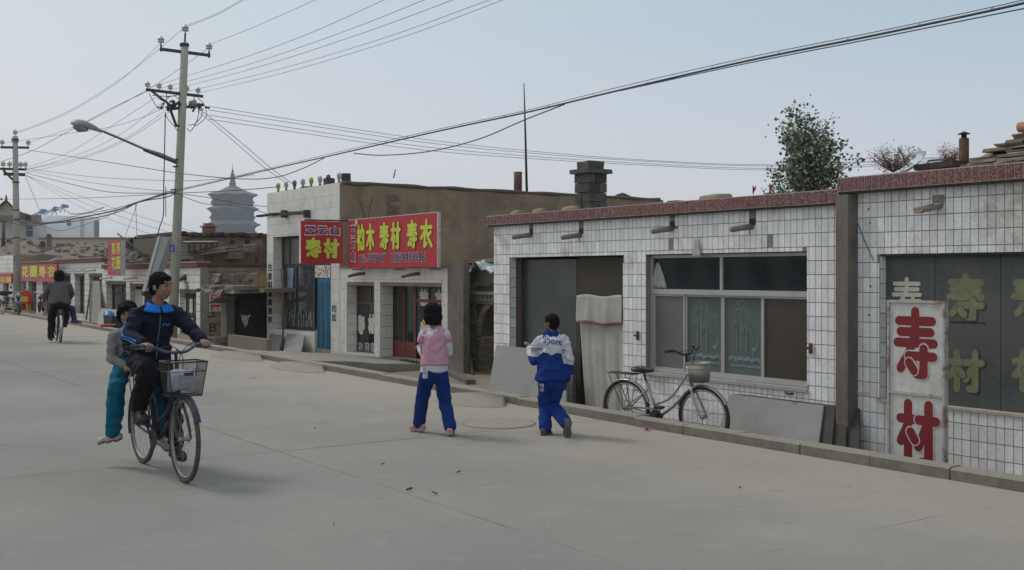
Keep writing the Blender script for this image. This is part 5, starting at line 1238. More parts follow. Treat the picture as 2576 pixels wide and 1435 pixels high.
# boards and a stick leaning
q0 = onX(236, 800, 10.6); bx_ = lean_board((fy(230, 10.6), fy(253, 10.6), fy(233, 10.95), fy(248, 10.95), onX(240, 707, 10.95).z), -.2, 'tall grey board propped in the doorway left of the vertical sign', Xb=10.6, Xt=10.97, mat=M('pale_board', (.3, .3, .29), .85, .06, 3), th=.05)
q0 = fy(248, 10.3); lean_board((fy(245, 10.3), fy(300, 10.3), fy(243, 10.7), fy(292, 10.7), onX(270, 778, 10.7).z), -.2, 'low grey board leaning under the window below the vertical sign', Xb=10.3, Xt=10.8, mat=M('pale_board', (.3, .3, .29)), th=.04)
solo(MB().tube([onX(217, 805, 10.2), onX(228, 716, 10.7)], .03, 6), 'stick', wood_dark, 'thin dark stick leaning beside the tall grey propped board', 'stick')
# blue hooded bundle and red basin by the kerb
q = onX(276, 815, 8.2)
t = thing('bucket', 'blue plastic bucket tipped among dark bags behind the kerb', 'bucket', (9.15, fy(272, 9.15) + .1, -.1)); MB().lathe((0, -.1, .3), [(.11, 0), (.17, .24), (.15, .22), (.09, .02)], 18, (.3, .75, .6)).build('shell', M('blue_plastic', (.03, .14, .36), .4), t, True)
solo(MB().rock((9.2, fy(283, 9.2), .08), .4, .5, .5, .2, .25), 'sack', M('black_sack', (.03, .035, .035), .7, .3, 5), 'black bulging sack beside the tipped blue bucket', 'sack')
MB_ = MB().lathe((8.6, fy(270, 8.6), .09), [(.14, 0), (.25, .07), (.23, .07), (.12, .015)], 20); solo(MB_, 'basin', M('orange_red_plastic', (.5, .06, .03), .4), 'shallow orange red plastic basin lying on the kerb by the blue bucket', 'basin')
# red boards on the left shops
def simple_sign(label, px0, px1, z0, z1, chars, X, side=None, foot=None, sw=.09, grp=None, thick=.08):
    F = XF(X); u0, u1 = U(px0, X), U(px1, X); t = thing('name_board', label, 'sign', (X, -(u0 + u1) / 2, z0), group=grp); L, H = u1 - u0, z1 - z0
    MB().fbox(F, u0, u1, z0, z1, -thick, 0).build('panel', sred, t)
    for ch, a, b, c_, d_, col, bold in chars: put_text(MB(), F, ch, u0 + L * a, u0 + L * b, z0 + H * c_, z0 + H * d_, .002, bold, .003).build('character', col, t)
    if foot: put_text(MB(), F, foot, u0 + L * .3, u0 + L * .92, z0 + H * .05, z0 + H * .17, .002, .02, .002).build('lettering', M('sign_lilac', (.3, .26, .4), .7), t)
    return t, F, u0, u1
Xk = 10.6; zz1, zz0 = onX(90, 666, Xk).z, onX(90, 709, Xk).z
slil = M('sign_lilac', (.3, .26, .4), .7)
simple_sign('long red board with four yellow characters over the motorcycles at the left', 38, 143, zz0, zz1, [(c_, a, b, .25, .93, syel, .035) for c_, a, b in (('花', .18, .355), ('圈', .39, .56), ('寿', .60, .76), ('衣', .80, .975))] + [('胡', .035, .14, .56, .92, slil, .03), ('二', .04, .15, .08, .42, slil, .02)], Xk, foot='电话 5021236  138349')
simple_sign('partly cut off red board with yellow characters at the left edge', -25, 29, onX(0, 713, Xk).z, onX(0, 688, Xk).z, [(c_, a, b, .1, .62, syel, .03) for c_, a, b in (('花', .5, .72), ('圈', .76, .98))], Xk)
Xv = 10.2; t, F, u0, u1 = simple_sign('tall vertical red sign with four yellow characters on the low shop', 271, 304, onX(288, 694, Xv).z, onX(288, 606, Xv).z, [('蒸', .30, .62, .60, .95, syel, .02), ('祭', .68, .97, .60, .95, syel, .02), ('花', .30, .62, .18, .54, syel, .02), ('圈', .66, .97, .18, .54, syel, .02), ('明二供品', .05, .22, .3, .9, slil, .0)], Xv, foot='5021236 馒头', thick=.14)
v0, v1 = onX(288, 694, Xv).z, onX(288, 606, Xv).z
MB().box(Xv, Xv + .14, -u1 - .02, -u1 - .001, v0, v1).build('end_panel', M('sign_end', (.4, .42, .41), .6, .1, 4), t)
m = MB(); m.bar((Xv + .1, -u1 + .1, v1 - .2), (Xv + 2.2, -u1 + .1, v1 - 1.4), .06); m.bar((Xv, -u1 + .5, v1), (Xv - .25, -u1 + .7, v1 + .35), .05)
q0, q1 = at(300, 590, 39), at(376, 662, 37); m = MB(); m.tube([at(296, 588, 37.5), at(310, 600, 37), at(372, 652, 35)], .03, 6); solo(m, 'brace', steel_dark, 'dark iron brace running down from the top of the vertical red sign', 'brace')
# big tilted box sign by the pole
pA = [at(357, 733, 29), at(380, 733, 29), at(426, 598, 29), at(397, 594, 29)]
d = Vector((SN, CS, 0)); m = MB(); A = [p for p in pA]; e_ = Vector((-CS, SN, 0)) * .0
bx = [A[0], A[1], A[1] + d * .5, A[0] + d * .5 - Vector((CS, -SN, 0)) * .06, A[3], A[2], A[2] + d * .5, A[3] + d * .5 - Vector((CS, -SN, 0)) * .06]
m.hexa(bx); tsb = solo(m, 'box_sign', M('weathered_sheet', (.36, .38, .38), .5, .1, 2, stain=(.25, .26, .25), stain_scale=2), 'big tilted grey box sign leaning on the post beside the utility pole', 'sign')
m = MB(); m.hexa([at(357, 733, 28.96), at(365, 733, 28.96), at(365, 733, 29.), at(357, 733, 29.), at(397, 594, 28.96), at(403, 594, 28.96), at(403, 594, 29), at(397, 594, 29)]); solo(m, 'edge_strip', M('white_edge', (.6, .6, .58), .6), 'bright white edge strip of the tilted box sign by the utility pole', 'strip')
m = MB(); m.tube([at(362, 735, 29.2), at(376, 745, 29.4), at(372, 845, 29.6)], [.1, .13, .14], 8); solo(m, 'post', M('brown_post', (.07, .045, .04), .9), 'thick brown post carrying the tilted box sign', 'post')

# ================================================================ mud roofs and buildings further off
def mound_roof(label, P, X, depth, mat=mud, seed=1, low=1.9, name='mud_roof', jit=.05):
    """P: (px, py of the skyline) at distance X from the street axis"""
    rows = []; n = 26
    for i in range(n + 1):
        px = P[0][0] + (P[-1][0] - P[0][0]) * i / n
        for k in range(len(P) - 1):
            if P[k][0] <= px <= P[k + 1][0]: py = P[k][1] + (P[k + 1][1] - P[k][1]) * (px - P[k][0]) / max(P[k + 1][0] - P[k][0], 1e-6)
        t_ = onX(px, py, X); r = []
        for j in range(7):
            f = j / 6; s_ = math.sin(f * math.pi * .5) if f < .99 else 1; x = X - depth * (1 - f); z = low + (t_.z - low) * s_
            r.append(Vector((x, t_.y * (1 if f == 1 else 1), z + jit * noise.noise(Vector((x * 2, t_.y * .8, seed))))))
        r.append(Vector((X + .3, t_.y, low - .3))); rows.append(r)
    m = MB(); k = len(rows[0]); vs = [p for r in rows for p in r]; fs = []
    for i in range(n):
        for j in range(k - 1): fs.append((i * k + j, (i + 1) * k + j, (i + 1) * k + j + 1, i * k + j + 1))
    fs.append(tuple(range(k))); fs.append(tuple(n * k + j for j in reversed(range(k)))); fs.append(tuple(i * k for i in range(n, -1, -1)) + tuple(i * k + k - 1 for i in range(n + 1)))
    m.add(vs, fs, True); o = solo(m, name, mat, label, 'roof', 'mud roofs behind the low shops')
    rg = random.Random(seed + 50); q_ = MB()
    for k_ in range(240):
        r_ = rows[rg.randrange(len(rows) - 1)]; a_ = r_[rg.randrange(1, 6)]; w_ = rg.uniform(.08, .36); q_.rock(a_ + Vector((rg.uniform(-.3, .3), rg.uniform(-.6, .6), .02)), w_ * .6, w_, rg.uniform(.03, .13), rg.uniform(-.5, .5), .3, rg)
    q_.build('roof_rubble', rubble_m, o, kind='stuff'); return o
mroof = M('roof_earth', (.15, .12, .085), .97, .2, 1.2, bump=.02, bscale=7, stain=(.11, .08, .06), stain_scale=1.1, stain_amt=.7, spot=(.27, .23, .18), spot_scale=14, spot_amt=.3)
mound_roof('pale humped mud roof left of the vertical red sign', [(118, 650), (160, 636), (185, 622), (235, 611), (262, 616), (300, 630), (320, 640)], 15.5, 4, mroof, 1, 1.9)
mound_roof('dark brown earth roof behind the left utility pole', [(-60, 620), (0, 612), (45, 609), (75, 606), (110, 604), (140, 622), (200, 640)], 17, 5.5, mroof, 2, 2.0)
mound_roof('rubble strewn roof between the vertical sign and the utility pole', [(310, 640), (345, 640), (372, 632), (410, 634), (470, 640)], 13.5, 2.4, mroof, 3, 1.95)
for k, (px, py0, py1, w, lb) in enumerate(((22, 640, 607, .35, 'dark brick chimney left of the left utility pole'), (67, 0, 0, 0, ''), (107, 640, 610, .3, 'blackened chimney right of the left utility pole'), (123, 625, 592, .28, 'thin dark chimney with a small cap on the earth roof'), (327, 640, 603, .42, 'stout brown chimney right of the vertical red sign'))):
    if not w: continue
    q = onX(px, py1, 16); zb5 = onX(px, py0, 16).z; m = MB(); m.box(q.x - w / 2, q.x + w / 2, q.y - w / 2, q.y + w / 2, zb5 - .4, q.z); m.box(q.x - w * .35, q.x + w * .35, q.y - w * .35, q.y + w * .35, q.z, q.z + .08); m.box(q.x - w * .6, q.x + w * .6, q.y - w * .6, q.y + w * .6, q.z - .16, q.z - .08)
    solo(m, 'chimney', sooty if k < 3 else brick_old, lb, 'chimney', 'chimneys on the mud roofs')
# dark evergreens
lfd = [M('dark_evergreen', (.018, .028, .016), .8, .3, 3, island=.4), M('evergreen', (.03, .045, .025), .8, .3, 3, island=.4)]
for k, (px, w, top) in enumerate(((343, .45, 609), (356, .5, 604), (371, .5, 610), (385, .55, 606), (397, .5, 602))):
    q = at(px, 690, 47); s = 47 / FP; Hh = EYE + (690 - top) * s + .3
    tree('dark bushy evergreen behind the low shops, ' + ['leftmost by the stout chimney', 'second from the left and taller', 'third, in the middle of the row', 'fourth, left of the tilted box sign', 'rightmost and tallest, touching the box sign'][k], (q.x, q.y, -.2), [(.4, w, w), (Hh * .6, w, w), (Hh * .85, w * .7, w * .7), (Hh, .1, .1)], 16, 900, .16, lfd, 40 + k, name='evergreen_tree')
# pink and white buildings, gabled hall
pinkm = M('pink_render', (.55, .44, .38), .9, .06, 2); whitem = M('white_render', (.82, .84, .86), .9, .04, .4); greym = M('grey_render', (.6, .61, .65), .9, .06, .5)
Zp = 85
def far_box(p0, p1, Z, dep, zb=-.6):
    a, b = at(p0[0], p0[1], Z), at(p1[0], p1[1], Z); d = Vector((b.x, b.y, 0)).normalized() * dep; z = a.z
    return [Vector((a.x, a.y, zb)), Vector((b.x, b.y, zb)), Vector((b.x, b.y, zb)) + d, Vector((a.x, a.y, zb)) + d, Vector((a.x, a.y, z)), Vector((b.x, b.y, z)), Vector((b.x, b.y, z)) + d, Vector((a.x, a.y, z)) + d]
pb = thing('low_building', 'long low pink building stretching behind the mud roofs', 'building', at(260, 690, Zp))
MB().hexa(far_box((95, 598), (440, 598), Zp, 9)).build('wall', pinkm, pb)
F_ = Frame(at(95, 690, Zp), (CS, -SN, 0), (-SN, -CS, 0)); sc_ = Zp / FP
def fr_(px): return (px - 95) * sc_
m = MB(); m.fbox(F_, fr_(95), fr_(440), 91 * sc_, 92.5 * sc_, 0, .25); m.build('parapet_band', M('pale_band', (.5, .44, .38), .9), pb)
for k, (a_, b_) in enumerate(((142, 178), (200, 262), (280, 330), (345, 430))): MB().fbox(F_, fr_(a_), fr_(b_), 60 * sc_, 77 * sc_, .01, .06).build('window_band', M('blue_grey_glass', (.1, .13, .17), .2), pb)
Zw = 100; sw_ = Zw / FP
wb = thing('white_building', 'plain white building with solar water heaters on its roof', 'building', at(170, 690, Zw))
A = [at(97, 541, Zw), at(250, 546, Zw)]; d = Vector((A[1].x, A[1].y, 0)).normalized() * 12
hx = [Vector((A[0].x, A[0].y, -.6)), Vector((A[1].x, A[1].y, -.6)), Vector((A[1].x, A[1].y, -.6)) + d, Vector((A[0].x, A[0].y, -.6)) + d, A[0], A[1], A[1] + d, A[0] + d]
MB().hexa(hx).build('wall', whitem, wb)
FW = Frame(at(97, 690, Zw), (CS, -SN, 0), (-SN, -CS, 0)); w_ = lambda px: (px - 97) * sw_; h_ = lambda py: EYE * 0 + (690 - py) * sw_
FW2 = lambda u, v, w: FW(u, v, w)
wd = MB().fbox(FW, w_(169), w_(180), h_(568), h_(556), -.02, .05).build('window', M('far_glass', (.12, .12, .17), .2), wb)
m = MB(); m.fbox(FW, w_(168), w_(169), h_(569), h_(555), -.02, .09); m.fbox(FW, w_(180), w_(181), h_(569), h_(555), -.02, .09); m.fbox(FW, w_(174), w_(175), h_(568), h_(560), .05, .09); m.fbox(FW, w_(169), w_(180), h_(560.6), h_(559.6), .05, .088); m.build('frame', whitem, wd)
m = MB(); m.fbox(FW, w_(204), w_(205), h_(597), h_(548), .1, .2); m.fbox(FW, w_(210), w_(211), h_(597), h_(548), .1, .2)
for k in range(14): m.fbox(FW, w_(205), w_(210), h_(594 - k * 3.4), h_(593.2 - k * 3.4), .12, .18)
m.build('ladder', greym, wb)
MB().fbox(FW, w_(241), w_(249), h_(597), h_(556), .01, .4).build('grey_panel', M('grey_strip', (.25, .27, .33), .8), wb)
cb = thing('white_building', 'white house with a boarded upper corner and one tall window', 'building', at(70, 690, 92)); s9 = 92 / FP
MB().hexa(far_box((-30, 542), (104, 543), 92, 10)).build('wall', M('offwhite_render', (.74, .75, .74), .9, .05, .6), cb)
FC = Frame(at(-30, 690, 92), (CS, -SN, 0), (-SN, -CS, 0)); c_ = lambda px: (px + 30) * s9; e_ = lambda py: (690 - py) * s9
MB().fbox(FC, c_(67), c_(104.2), e_(562), e_(541.5), .0, .15).build('weathered_panel', M('worn_panel', (.27, .26, .24), .95, .3, 2), cb)
MB().fbox(FC, c_(67), c_(104.2), e_(608), e_(562.5), -.0, .1).build('bay', greym, cb)
wn_ = MB().fbox(FC, c_(68), c_(83), e_(595), e_(570), .101, .16).build('window', M('far_glass', (.12, .12, .17)), cb); MB().fbox(FC, c_(68), c_(83), e_(580), e_(578.5), .161, .2).build('frame', whitem, wn_)
MB().fbox(FC, c_(-30), c_(67), e_(603), e_(600), .0, .1).build('string_course', M('green_band', (.25, .28, .22), .9), cb)
def heater(px, py, k):
    q = at(px, py + 6, 103); t = thing('solar_heater', ['leftmost small solar water heater on the white building', 'middle solar water heater on the white building', 'rightmost solar water heater on the white building'][k], 'solar water heater', q, -TH, group='solar water heaters on the white building')
    m = MB(); m.tube([(-.0, -.3, .5), (0, 1.3, .5)], .28, 12); m.build('tank', M('heater_tank', (.1, .2, .4), .4), t, True)
    m = MB(); m.hexa([(-1.9, -.3, -.4), (-.2, -.3, .4), (-.2, 1.3, .4), (-1.9, 1.3, -.4), (-1.9, -.3, -.3), (-.2, -.3, .5), (-.2, 1.3, .5), (-1.9, 1.3, -.3)]); m.build('collector', M('heater_collector', (.32, .4, .45), .3), t, True)
    m = MB(); m.bar((0, 0, .3), (-.6, 0, -.5), .08); m.bar((0, 0, .3), (.2, 0, -.5), .08); m.build('stand', steel_dark, t, True); t.scale = (.62, .62, .62)
SCALE_H = .6
heater(107, 533, 0); heater(139, 527, 1); heater(160, 521, 2)
hl = thing('hall', 'traditional hall with a curved dark gable roof at the left edge', 'building', at(20, 690, 88)); s8 = 88 / FP
q_ = at(70, 690, 88); FH = Frame(at(-40, 690, 88), (CS, -SN, 0), (-Vector((q_.x, q_.y, 0)).normalized())); p_ = lambda px, py, w: FH((px + 40) * s8, (690 - py) * s8, w)
prof = [(-40, 543), (-22, 536), (-6, 524), (5, 512), (16, 504), (25, 512), (38, 527), (55, 536), (78, 543)]
m = MB()
for i in range(len(prof) - 1):
    (a_, b_), (c2_, d2_) = prof[i], prof[i + 1]
    m.hexa([p_(a_, b_ + 3, 1), p_(c2_, d2_ + 3, 1), p_(c2_, d2_ + 3, -8), p_(a_, b_ + 3, -8), p_(a_, b_, 1), p_(c2_, d2_, 1), p_(c2_, d2_, -8), p_(a_, b_, -8)])
m.build('roof', M('dark_roof', (.1, .1, .12), .9, .2, 2), hl)
m = MB(); m.add([p_(-30, 543, .6), p_(64, 543, .6), p_(38, 532, .6), p_(16, 508, .6), p_(-4, 526, .6), p_(-30, 543, -6), p_(64, 543, -6), p_(38, 532, -6), p_(16, 508, -6), p_(-4, 526, -6)], [(0, 1, 2, 3, 4), (9, 8, 7, 6, 5), (0, 5, 6, 1), (1, 6, 7, 2), (2, 7, 8, 3), (3, 8, 9, 4), (4, 9, 5, 0)]); m.build('gable', M('gable_wall', (.36, .33, .27), .9, .15, 1), hl)
for px in (4, 16): MB().tube([p_(px, 505, .5), p_(px, 492 if px == 16 else 499, .5)], [.12, .04], 6).build('finial', M('dark_roof', (.1, .1, .12)), hl)

# ================================================================ the pagoda
pg = thing('pagoda', 'tall many tiered octagonal timber pagoda rising in the haze behind the roofs', 'pagoda', (at(585, 690, 645).x, at(585, 690, 645).y, 0), R(10))
pw, prf, pst = M('pagoda_timber', (.036, .036, .042), .9, .25, .6), M('pagoda_roof', (.11, .108, .11), .9, .12, .5), M('pagoda_plaster', (.1, .085, .075), .9)
def octo(mb, prof, lift=0):
    """prof: (radius, z, corner lift)"""
    n = 16; vs = []; 
    for r, z, l in prof:
        for k in range(n):
            a = math.pi * 2 * k / n; c = (k % 2 == 0); rr = r if c else r * math.cos(math.pi / 8); vs.append((rr * math.cos(a), rr * math.sin(a), z + (l if c else 0)))
    fs = [(i * n + k, i * n + (k + 1) % n, (i + 1) * n + (k + 1) % n, (i + 1) * n + k) for i in range(len(prof) - 1) for k in range(n)]
    fs.append(tuple(reversed(range(n)))); fs.append(tuple((len(prof) - 1) * n + k for k in range(n))); return mb.add(vs, fs)
def tier(zw0, zw1, rw, re, ze, zr, rtop, balc=None):
    octo(MB(), [(rw, zw0, 0), (rw, zw1, 0)]).build('wall', pw, pg, True)
    octo(MB(), [(rw, ze - 1.9, 0), (re * .9, ze - .3, .35), (re * .9, ze, .4), (rw, ze + .5, 0)]).build('bracket_band', pst, pg, True)
    octo(MB(), [(rw, ze - .3, 0), (re, ze, .75), (re, ze + .3, .75), ((re + rtop) * .5 + .6, ze + (zr - ze) * .40, .12), (rtop, zr, 0)]).build('roof', prf, pg, True)
    if balc:
        rb, zb_ = balc; octo(MB(), [(rw * .96, zb_ - 1.8, 0), (rb, zb_ - .3, 0), (rb, zb_, 0), (rw, zb_, 0)]).build('balcony', pst, pg, True)
        m = MB(); n = 16
        for zz in (.45, .95):
            P = [(rb * .98 * math.cos(math.pi / 4 * k), rb * .98 * math.sin(math.pi / 4 * k), zb_ + zz) for k in range(8)]
            for k in range(8): m.bar(P[k], P[(k + 1) % 8], .14)
        for k in range(40):
            a = 2 * math.pi * k / 40; r_ = rb * .98 * math.cos(math.pi / 8) / math.cos((a % (math.pi / 4)) - math.pi / 8); m.box(r_ * math.cos(a) - .07, r_ * math.cos(a) + .07, r_ * math.sin(a) - .07, r_ * math.sin(a) + .07, zb_, zb_ + 1)
        m.build('railing', pw, pg, True)
    m = MB()
    for k in range(8):
        for j in (.0, .33, .67):
            a0, a1 = math.pi / 4 * k, math.pi / 4 * (k + 1); x = rw * (math.cos(a0) * (1 - j) + math.cos(a1) * j) * 1.005; y = rw * (math.sin(a0) * (1 - j) + math.sin(a1) * j) * 1.005; m.lathe((x, y, zw0), [(.3, 0), (.3, zw1 - zw0)], 6)
    m.build('columns', pst, pg, True)
tier(41.5, 47.6, 11.6, 14.9, 47.3, 53.4, 1.9, (12.9, 43.3))
tier(32.5, 39.4, 12.2, 15.6, 39.0, 41.6, 11.8, (13.6, 34.6))
tier(23.5, 30.2, 12.9, 16.5, 29.8, 32.7, 12.4, (14.4, 25.6))
tier(14.5, 21.4, 13.6, 17.4, 21.0, 23.8, 13.1, (15.2, 16.6))
tier(4, 12.2, 14.6, 19.5, 11.8, 14.8, 13.8)
MB().lathe((0, 0, -.6), [(19, 0), (19, 2.5), (17.6, 2.5), (17.6, 4.7)], 8, None, False).build('stone_base', pst, pg, True)
MB().lathe((0, 0, 53.3), [(1.9, 0), (1.8, 1.4), (2.0, 1.5), (2.0, 1.9), (1.5, 2.1), (1.45, 3.2), (1.65, 3.4), (1.5, 4.2), (1.2, 5.2), (1.25, 6.4), (1.0, 7.4), (.3, 7.5)], 12).build('spire_base', prf, pg, True)
m = MB(); m.lathe((0, 0, 60.8), [(.3, 0), (.75, .7), (.7, 1.2), (.25, 2.0), (.15, 2.3), (.4, 2.5), (.12, 2.7), (.1, 5.6), (.02, 6)], 8); m.build('spire', pw, pg, True)
for k in range(5): MB().lathe((0, 0, 63.2 + k * .55), [(.1, 0), (.34 - .04 * k, .03), (.1, .08)], 8).build('spire_ring', pw, pg, True)

# ================================================================ utility poles
conc_pole = M('pole_concrete', (.36, .35, .30), .9, .1, 2.5, streak=((.19, .18, .16), 2.5, .5), spot=(.33, .32, .29), spot_scale=60, spot_amt=.2)
porc = M('porcelain', (.5, .5, .46), .2, .05)
iron = M('pole_iron', (.05, .045, .045), .7, .2, 12)
def insulator(root, p, s=1., name='insulator'):
    m = MB(); m.lathe((p[0], p[1], p[2]), [(.012 * s, 0), (.012 * s, .05 * s), (.06 * s, .055 * s), (.065 * s, .075 * s), (.04 * s, .10 * s), (.07 * s, .105 * s), (.06 * s, .135 * s), (.035 * s, .15 * s), (.03 * s, .175 * s)], 12)
    m.build(name, porc, root)
XP = 8.3
def pole_at(px, Z): return at(px, 690, Z)
P1 = at(437, 690, 26.9); 
p1 = thing('utility_pole', 'leaning concrete utility pole with a street lamp arm and tangled wires', 'utility pole', (P1.x, P1.y, 0), group='concrete utility poles along the kerb')
def PP(px, py, dz=0): return at(px, py, 26.9 + dz)
MB().tube([PP(432, 870), PP(446, 560), PP(456, 330), PP(465, 108)], [.118, .108, .098, .088], 18).build('post', conc_pole, p1)
m = MB()
for px, py in ((464, 112), (463.6, 116), (452.7, 262), (450.4, 318), (447, 402), (446.4, 420), (442, 478)):
    c = PP(px, py); m.lathe(c - Vector((0, 0, .012)), [(.115, 0), (.115, .024)], 14)
m.build('clamp', iron, p1)
right = Vector((CS, -SN, 0)); 
# crossarms run across the street (X direction); their right end is farther off
def armpt(px, py, X0=None):  # point with the pole's own distance plus offset along +X
    k = (px - 460) / FP * 26.9 / CS; return at(px, py, 26.9 + k * SN)
a, b = armpt(403, 124), armpt(528, 140); MB().bar(a, b, .06, .07).build('crossarm', iron, p1)
for q in (armpt(405, 122), armpt(526, 138)):
    MB().bar(q - Vector((0, 0, .08)), q + Vector((0, 0, .09)), .035).build('pin', iron, p1); insulator(p1, q + Vector((0, 0, .07)), 1.25)
c = PP(466, 96); MB().bar(PP(465, 110), PP(466, 84), .035).build('pin', iron, p1); insulator(p1, PP(466, 86), 1.3)
a, b = armpt(368, 226), armpt(510, 243); MB().bar(a, b, .06, .065).build('crossarm', iron, p1)
ins2 = [(371, 225), (400, 228), (428, 231), (470, 235), (498, 239)]
for px, py in ins2: insulator(p1, armpt(px, py) + Vector((0, 0, .01)), 1.0)
MB().bar(armpt(382, 230), armpt(430, 266), .05, .04).build('brace', iron, p1); MB().bar(armpt(427, 272), PP(443, 316), .05, .04).build('brace', iron, p1)
MB().bar(armpt(421, 276), armpt(512, 264), .07, .07).build('crossarm', iron, p1)
MB().bar(armpt(421, 278), armpt(458, 252), .06, .06).build('crossarm', iron, p1)
rg = random.Random(17); m = MB()
for k in range(46):
    px = rg.choice((rg.gauss(487, 13), rg.gauss(430, 10))); q = armpt(px, 267 + rg.gauss(0, 5)) + Vector((rg.gauss(0, .08), rg.gauss(0, .08), 0)); d_ = Vector([rg.gauss(0, .06) for _ in range(3)]); m.tube([q, q + d_], rg.uniform(.01, .03), 5)
m.build('fittings', iron, p1, kind='stuff')
MB().tube([armpt(478, 263), armpt(491, 262)], [.09, .11], 12).build('siren', M('grey_fitting', (.2, .19, .17), .5), p1)
for (pts) in ([(497, 247), (512, 262), (520, 290), (503, 310), (490, 318)], [(500, 270), (497, 300), (480, 330), (470, 322)], [(505, 265), (508, 290), (490, 312), (474, 315)], [(375, 235), (384, 252), (400, 275), (407, 262)], [(417, 290), (424, 302), (440, 320), (446, 330)], [(383, 240), (425, 243), (452, 238)], [(419, 232), (420, 262), (426, 275)], [(487, 238), (488, 252), (480, 262)], [(395, 246), (425, 262), (440, 262)], [(420, 246), (438, 242), (452, 252), (462, 260)]):
    P = [armpt(*p) for p in pts]; m = MB(); 
    Q = []
    for i in range(len(P) - 1):
        p0, p1_, p2_, p3_ = P[max(i - 1, 0)], P[i], P[i + 1], P[min(i + 2, len(P) - 1)]
        for k in range(6):
            t = k / 6; Q.append(.5 * ((2 * p1_) + (-p0 + p2_) * t + (2 * p0 - 5 * p1_ + 4 * p2_ - p3_) * t * t + (-p0 + 3 * p1_ - 3 * p2_ + p3_) * t ** 3))
    Q.append(P[-1]); m.tube(Q, .009, 4).build('jumper_wire', iron, p1)
q = PP(435, 632); m = MB(); q = at(430, 624, 26.7); m.box(q.x - .0, q.x + .02, q.y, q.y + .12, q.z - .15, q.z + .1)
m = MB(); m.hexa([at(425.5, 634, 26.7), at(438, 634, 26.7), at(438, 634, 26.72), at(425.5, 634, 26.72), at(425.5, 616, 26.7), at(438, 616, 26.7), at(438, 616, 26.72), at(425.5, 616, 26.72)]); m.build('number_plate', M('blue_plate', (.02, .05, .28), .5), p1)
F_ = Frame(at(425.5, 690, 26.69), (CS, -SN, 0), (-SN, -CS, 0)); put_text(MB(), F_, '65', .035, .09, (690 - 632) / FP * 26.9, (690 - 621) / FP * 26.9, .0, 0, .002).build('number', swhite, p1)
# street lamp on the pole
lp = thing('street_lamp', 'grey cobra head street lamp on a long slanting arm', 'street lamp', PP(440, 405))
Lp = [at(442, 407, 26.8), at(405, 390, 26.2), at(362, 375, 25.6), at(300, 348, 24.4), at(252, 328, 23.3)]
MB().tube(Lp, [.05, .05, .028, .028, .026], 10).build('arm', M('galvanised', (.22, .24, .26), .5, metal=.5), lp)
MB().tube([at(442, 410, 26.8), at(362, 378, 25.6)], .03, 6).build('arm_sleeve', iron, lp)
hd = [at(255, 332, 23.0), at(246, 327, 22.9), at(228, 319, 22.7), at(205, 311, 22.4), at(190, 309, 22.2), at(180, 311, 22.1)]
MB().tube(hd, [.035, .06, .10, .125, .11, .03], 14, flat=.62).build('head', M('lamp_head', (.36, .39, .39), .5), lp)
MB().tube([at(218, 326, 22.6), at(200, 323, 22.35), at(188, 319, 22.2)], [.045, .085, .045], 12).build('lens', M('lamp_lens', (.2, .21, .19), .2), lp)
# far pole
P2 = at(38, 690, 44.5)
p2 = thing('utility_pole', 'second concrete utility pole farther down the street at the left', 'utility pole', (P2.x, P2.y, 0), group='concrete utility poles along the kerb')
MB().tube([at(44, 785, 44.5), at(38, 343, 44.5)], [.16, .1], 14).build('post', conc_pole, p2)
a2 = lambda px, py: at(px, py, 44.5 + (px - 38) / FP * 44.5 / CS * SN)
MB().bar(a2(2, 371), a2(72, 372), .09, .09).build('crossarm', iron, p2); MB().bar(a2(0, 425), a2(66, 427), .09, .09).build('crossarm', iron, p2); MB().bar(a2(10, 438), a2(62, 440), .12, .12).build('crossarm', iron, p2)
MB().bar(a2(8, 428), a2(32, 453), .07).build('brace', iron, p2)
for px, py in ((5, 368), (71, 369), (38, 343), (8, 423), (24, 423), (52, 424), (64, 424)): insulator(p2, a2(px, py), 1.5)
m = MB()
for py in (352, 357, 460, 530, 553, 600): c = at(38 + (py - 343) * .0134, py, 44.5); m.lathe(c, [(.15, 0), (.15, .04)], 12)
m.build('clamp', iron, p2)
MB().bar(at(36, 657, 44.2), at(36, 645, 44.2), .14, .02).build('number_plate', M('blue_plate', (.02, .05, .28)), p2)
p3 = thing('utility_pole', 'small far utility pole left of the second one', 'utility pole', (at(8, 690, 75).x, at(8, 690, 75).y, 0), group='concrete utility poles along the kerb')
MB().tube([at(8, 620, 75), at(9.5, 552, 75)], [.14, .1], 8).build('post', M('dark_pole', (.1, .09, .09), .9), p3)
MB().bar(at(1, 557, 75), at(18, 557, 75), .14).build('crossarm', iron, p3)

# ================================================================ wires
wirem = M('wire_dark', (.045, .05, .06), .6); wireg = M('wire_grey', (.16, .17, .2), .6)
def curve3(P, n=10):
    Q = []
    for i in range(len(P) - 1):
        p0, p1_, p2_, p3_ = P[max(i - 1, 0)], P[i], P[i + 1], P[min(i + 2, len(P) - 1)]
        for k in range(n):
            t = k / n; Q.append(.5 * ((2 * p1_) + (-p0 + p2_) * t + (2 * p0 - 5 * p1_ + 4 * p2_ - p3_) * t * t + (-p0 + 3 * p1_ - 3 * p2_ + p3_) * t ** 3))
    Q.append(P[-1]); return Q
def wire(label, pts, r, mat=None, grp=None, name='wire'):
    P = [at(*p) for p in pts]; return solo(MB().tube(curve3(P), r * .72, 4), name, mat or wireg, label, 'wire', grp)
def wx(label, pts, r, X=XP, mat=None, grp='overhead wires along the street', name='wire'):
    P = [onX(a, b, X) for a, b in pts]; return solo(MB().tube(curve3(P), r * .8, 4), name, mat or wireg, label, 'wire', grp)
G1 = 'overhead wires along the street'
wx('top wire from the pole head to the upper edge, left of a close pair', [(466, 66), (540, 37), (610, -1), (700, -52)], .006, 8.3)
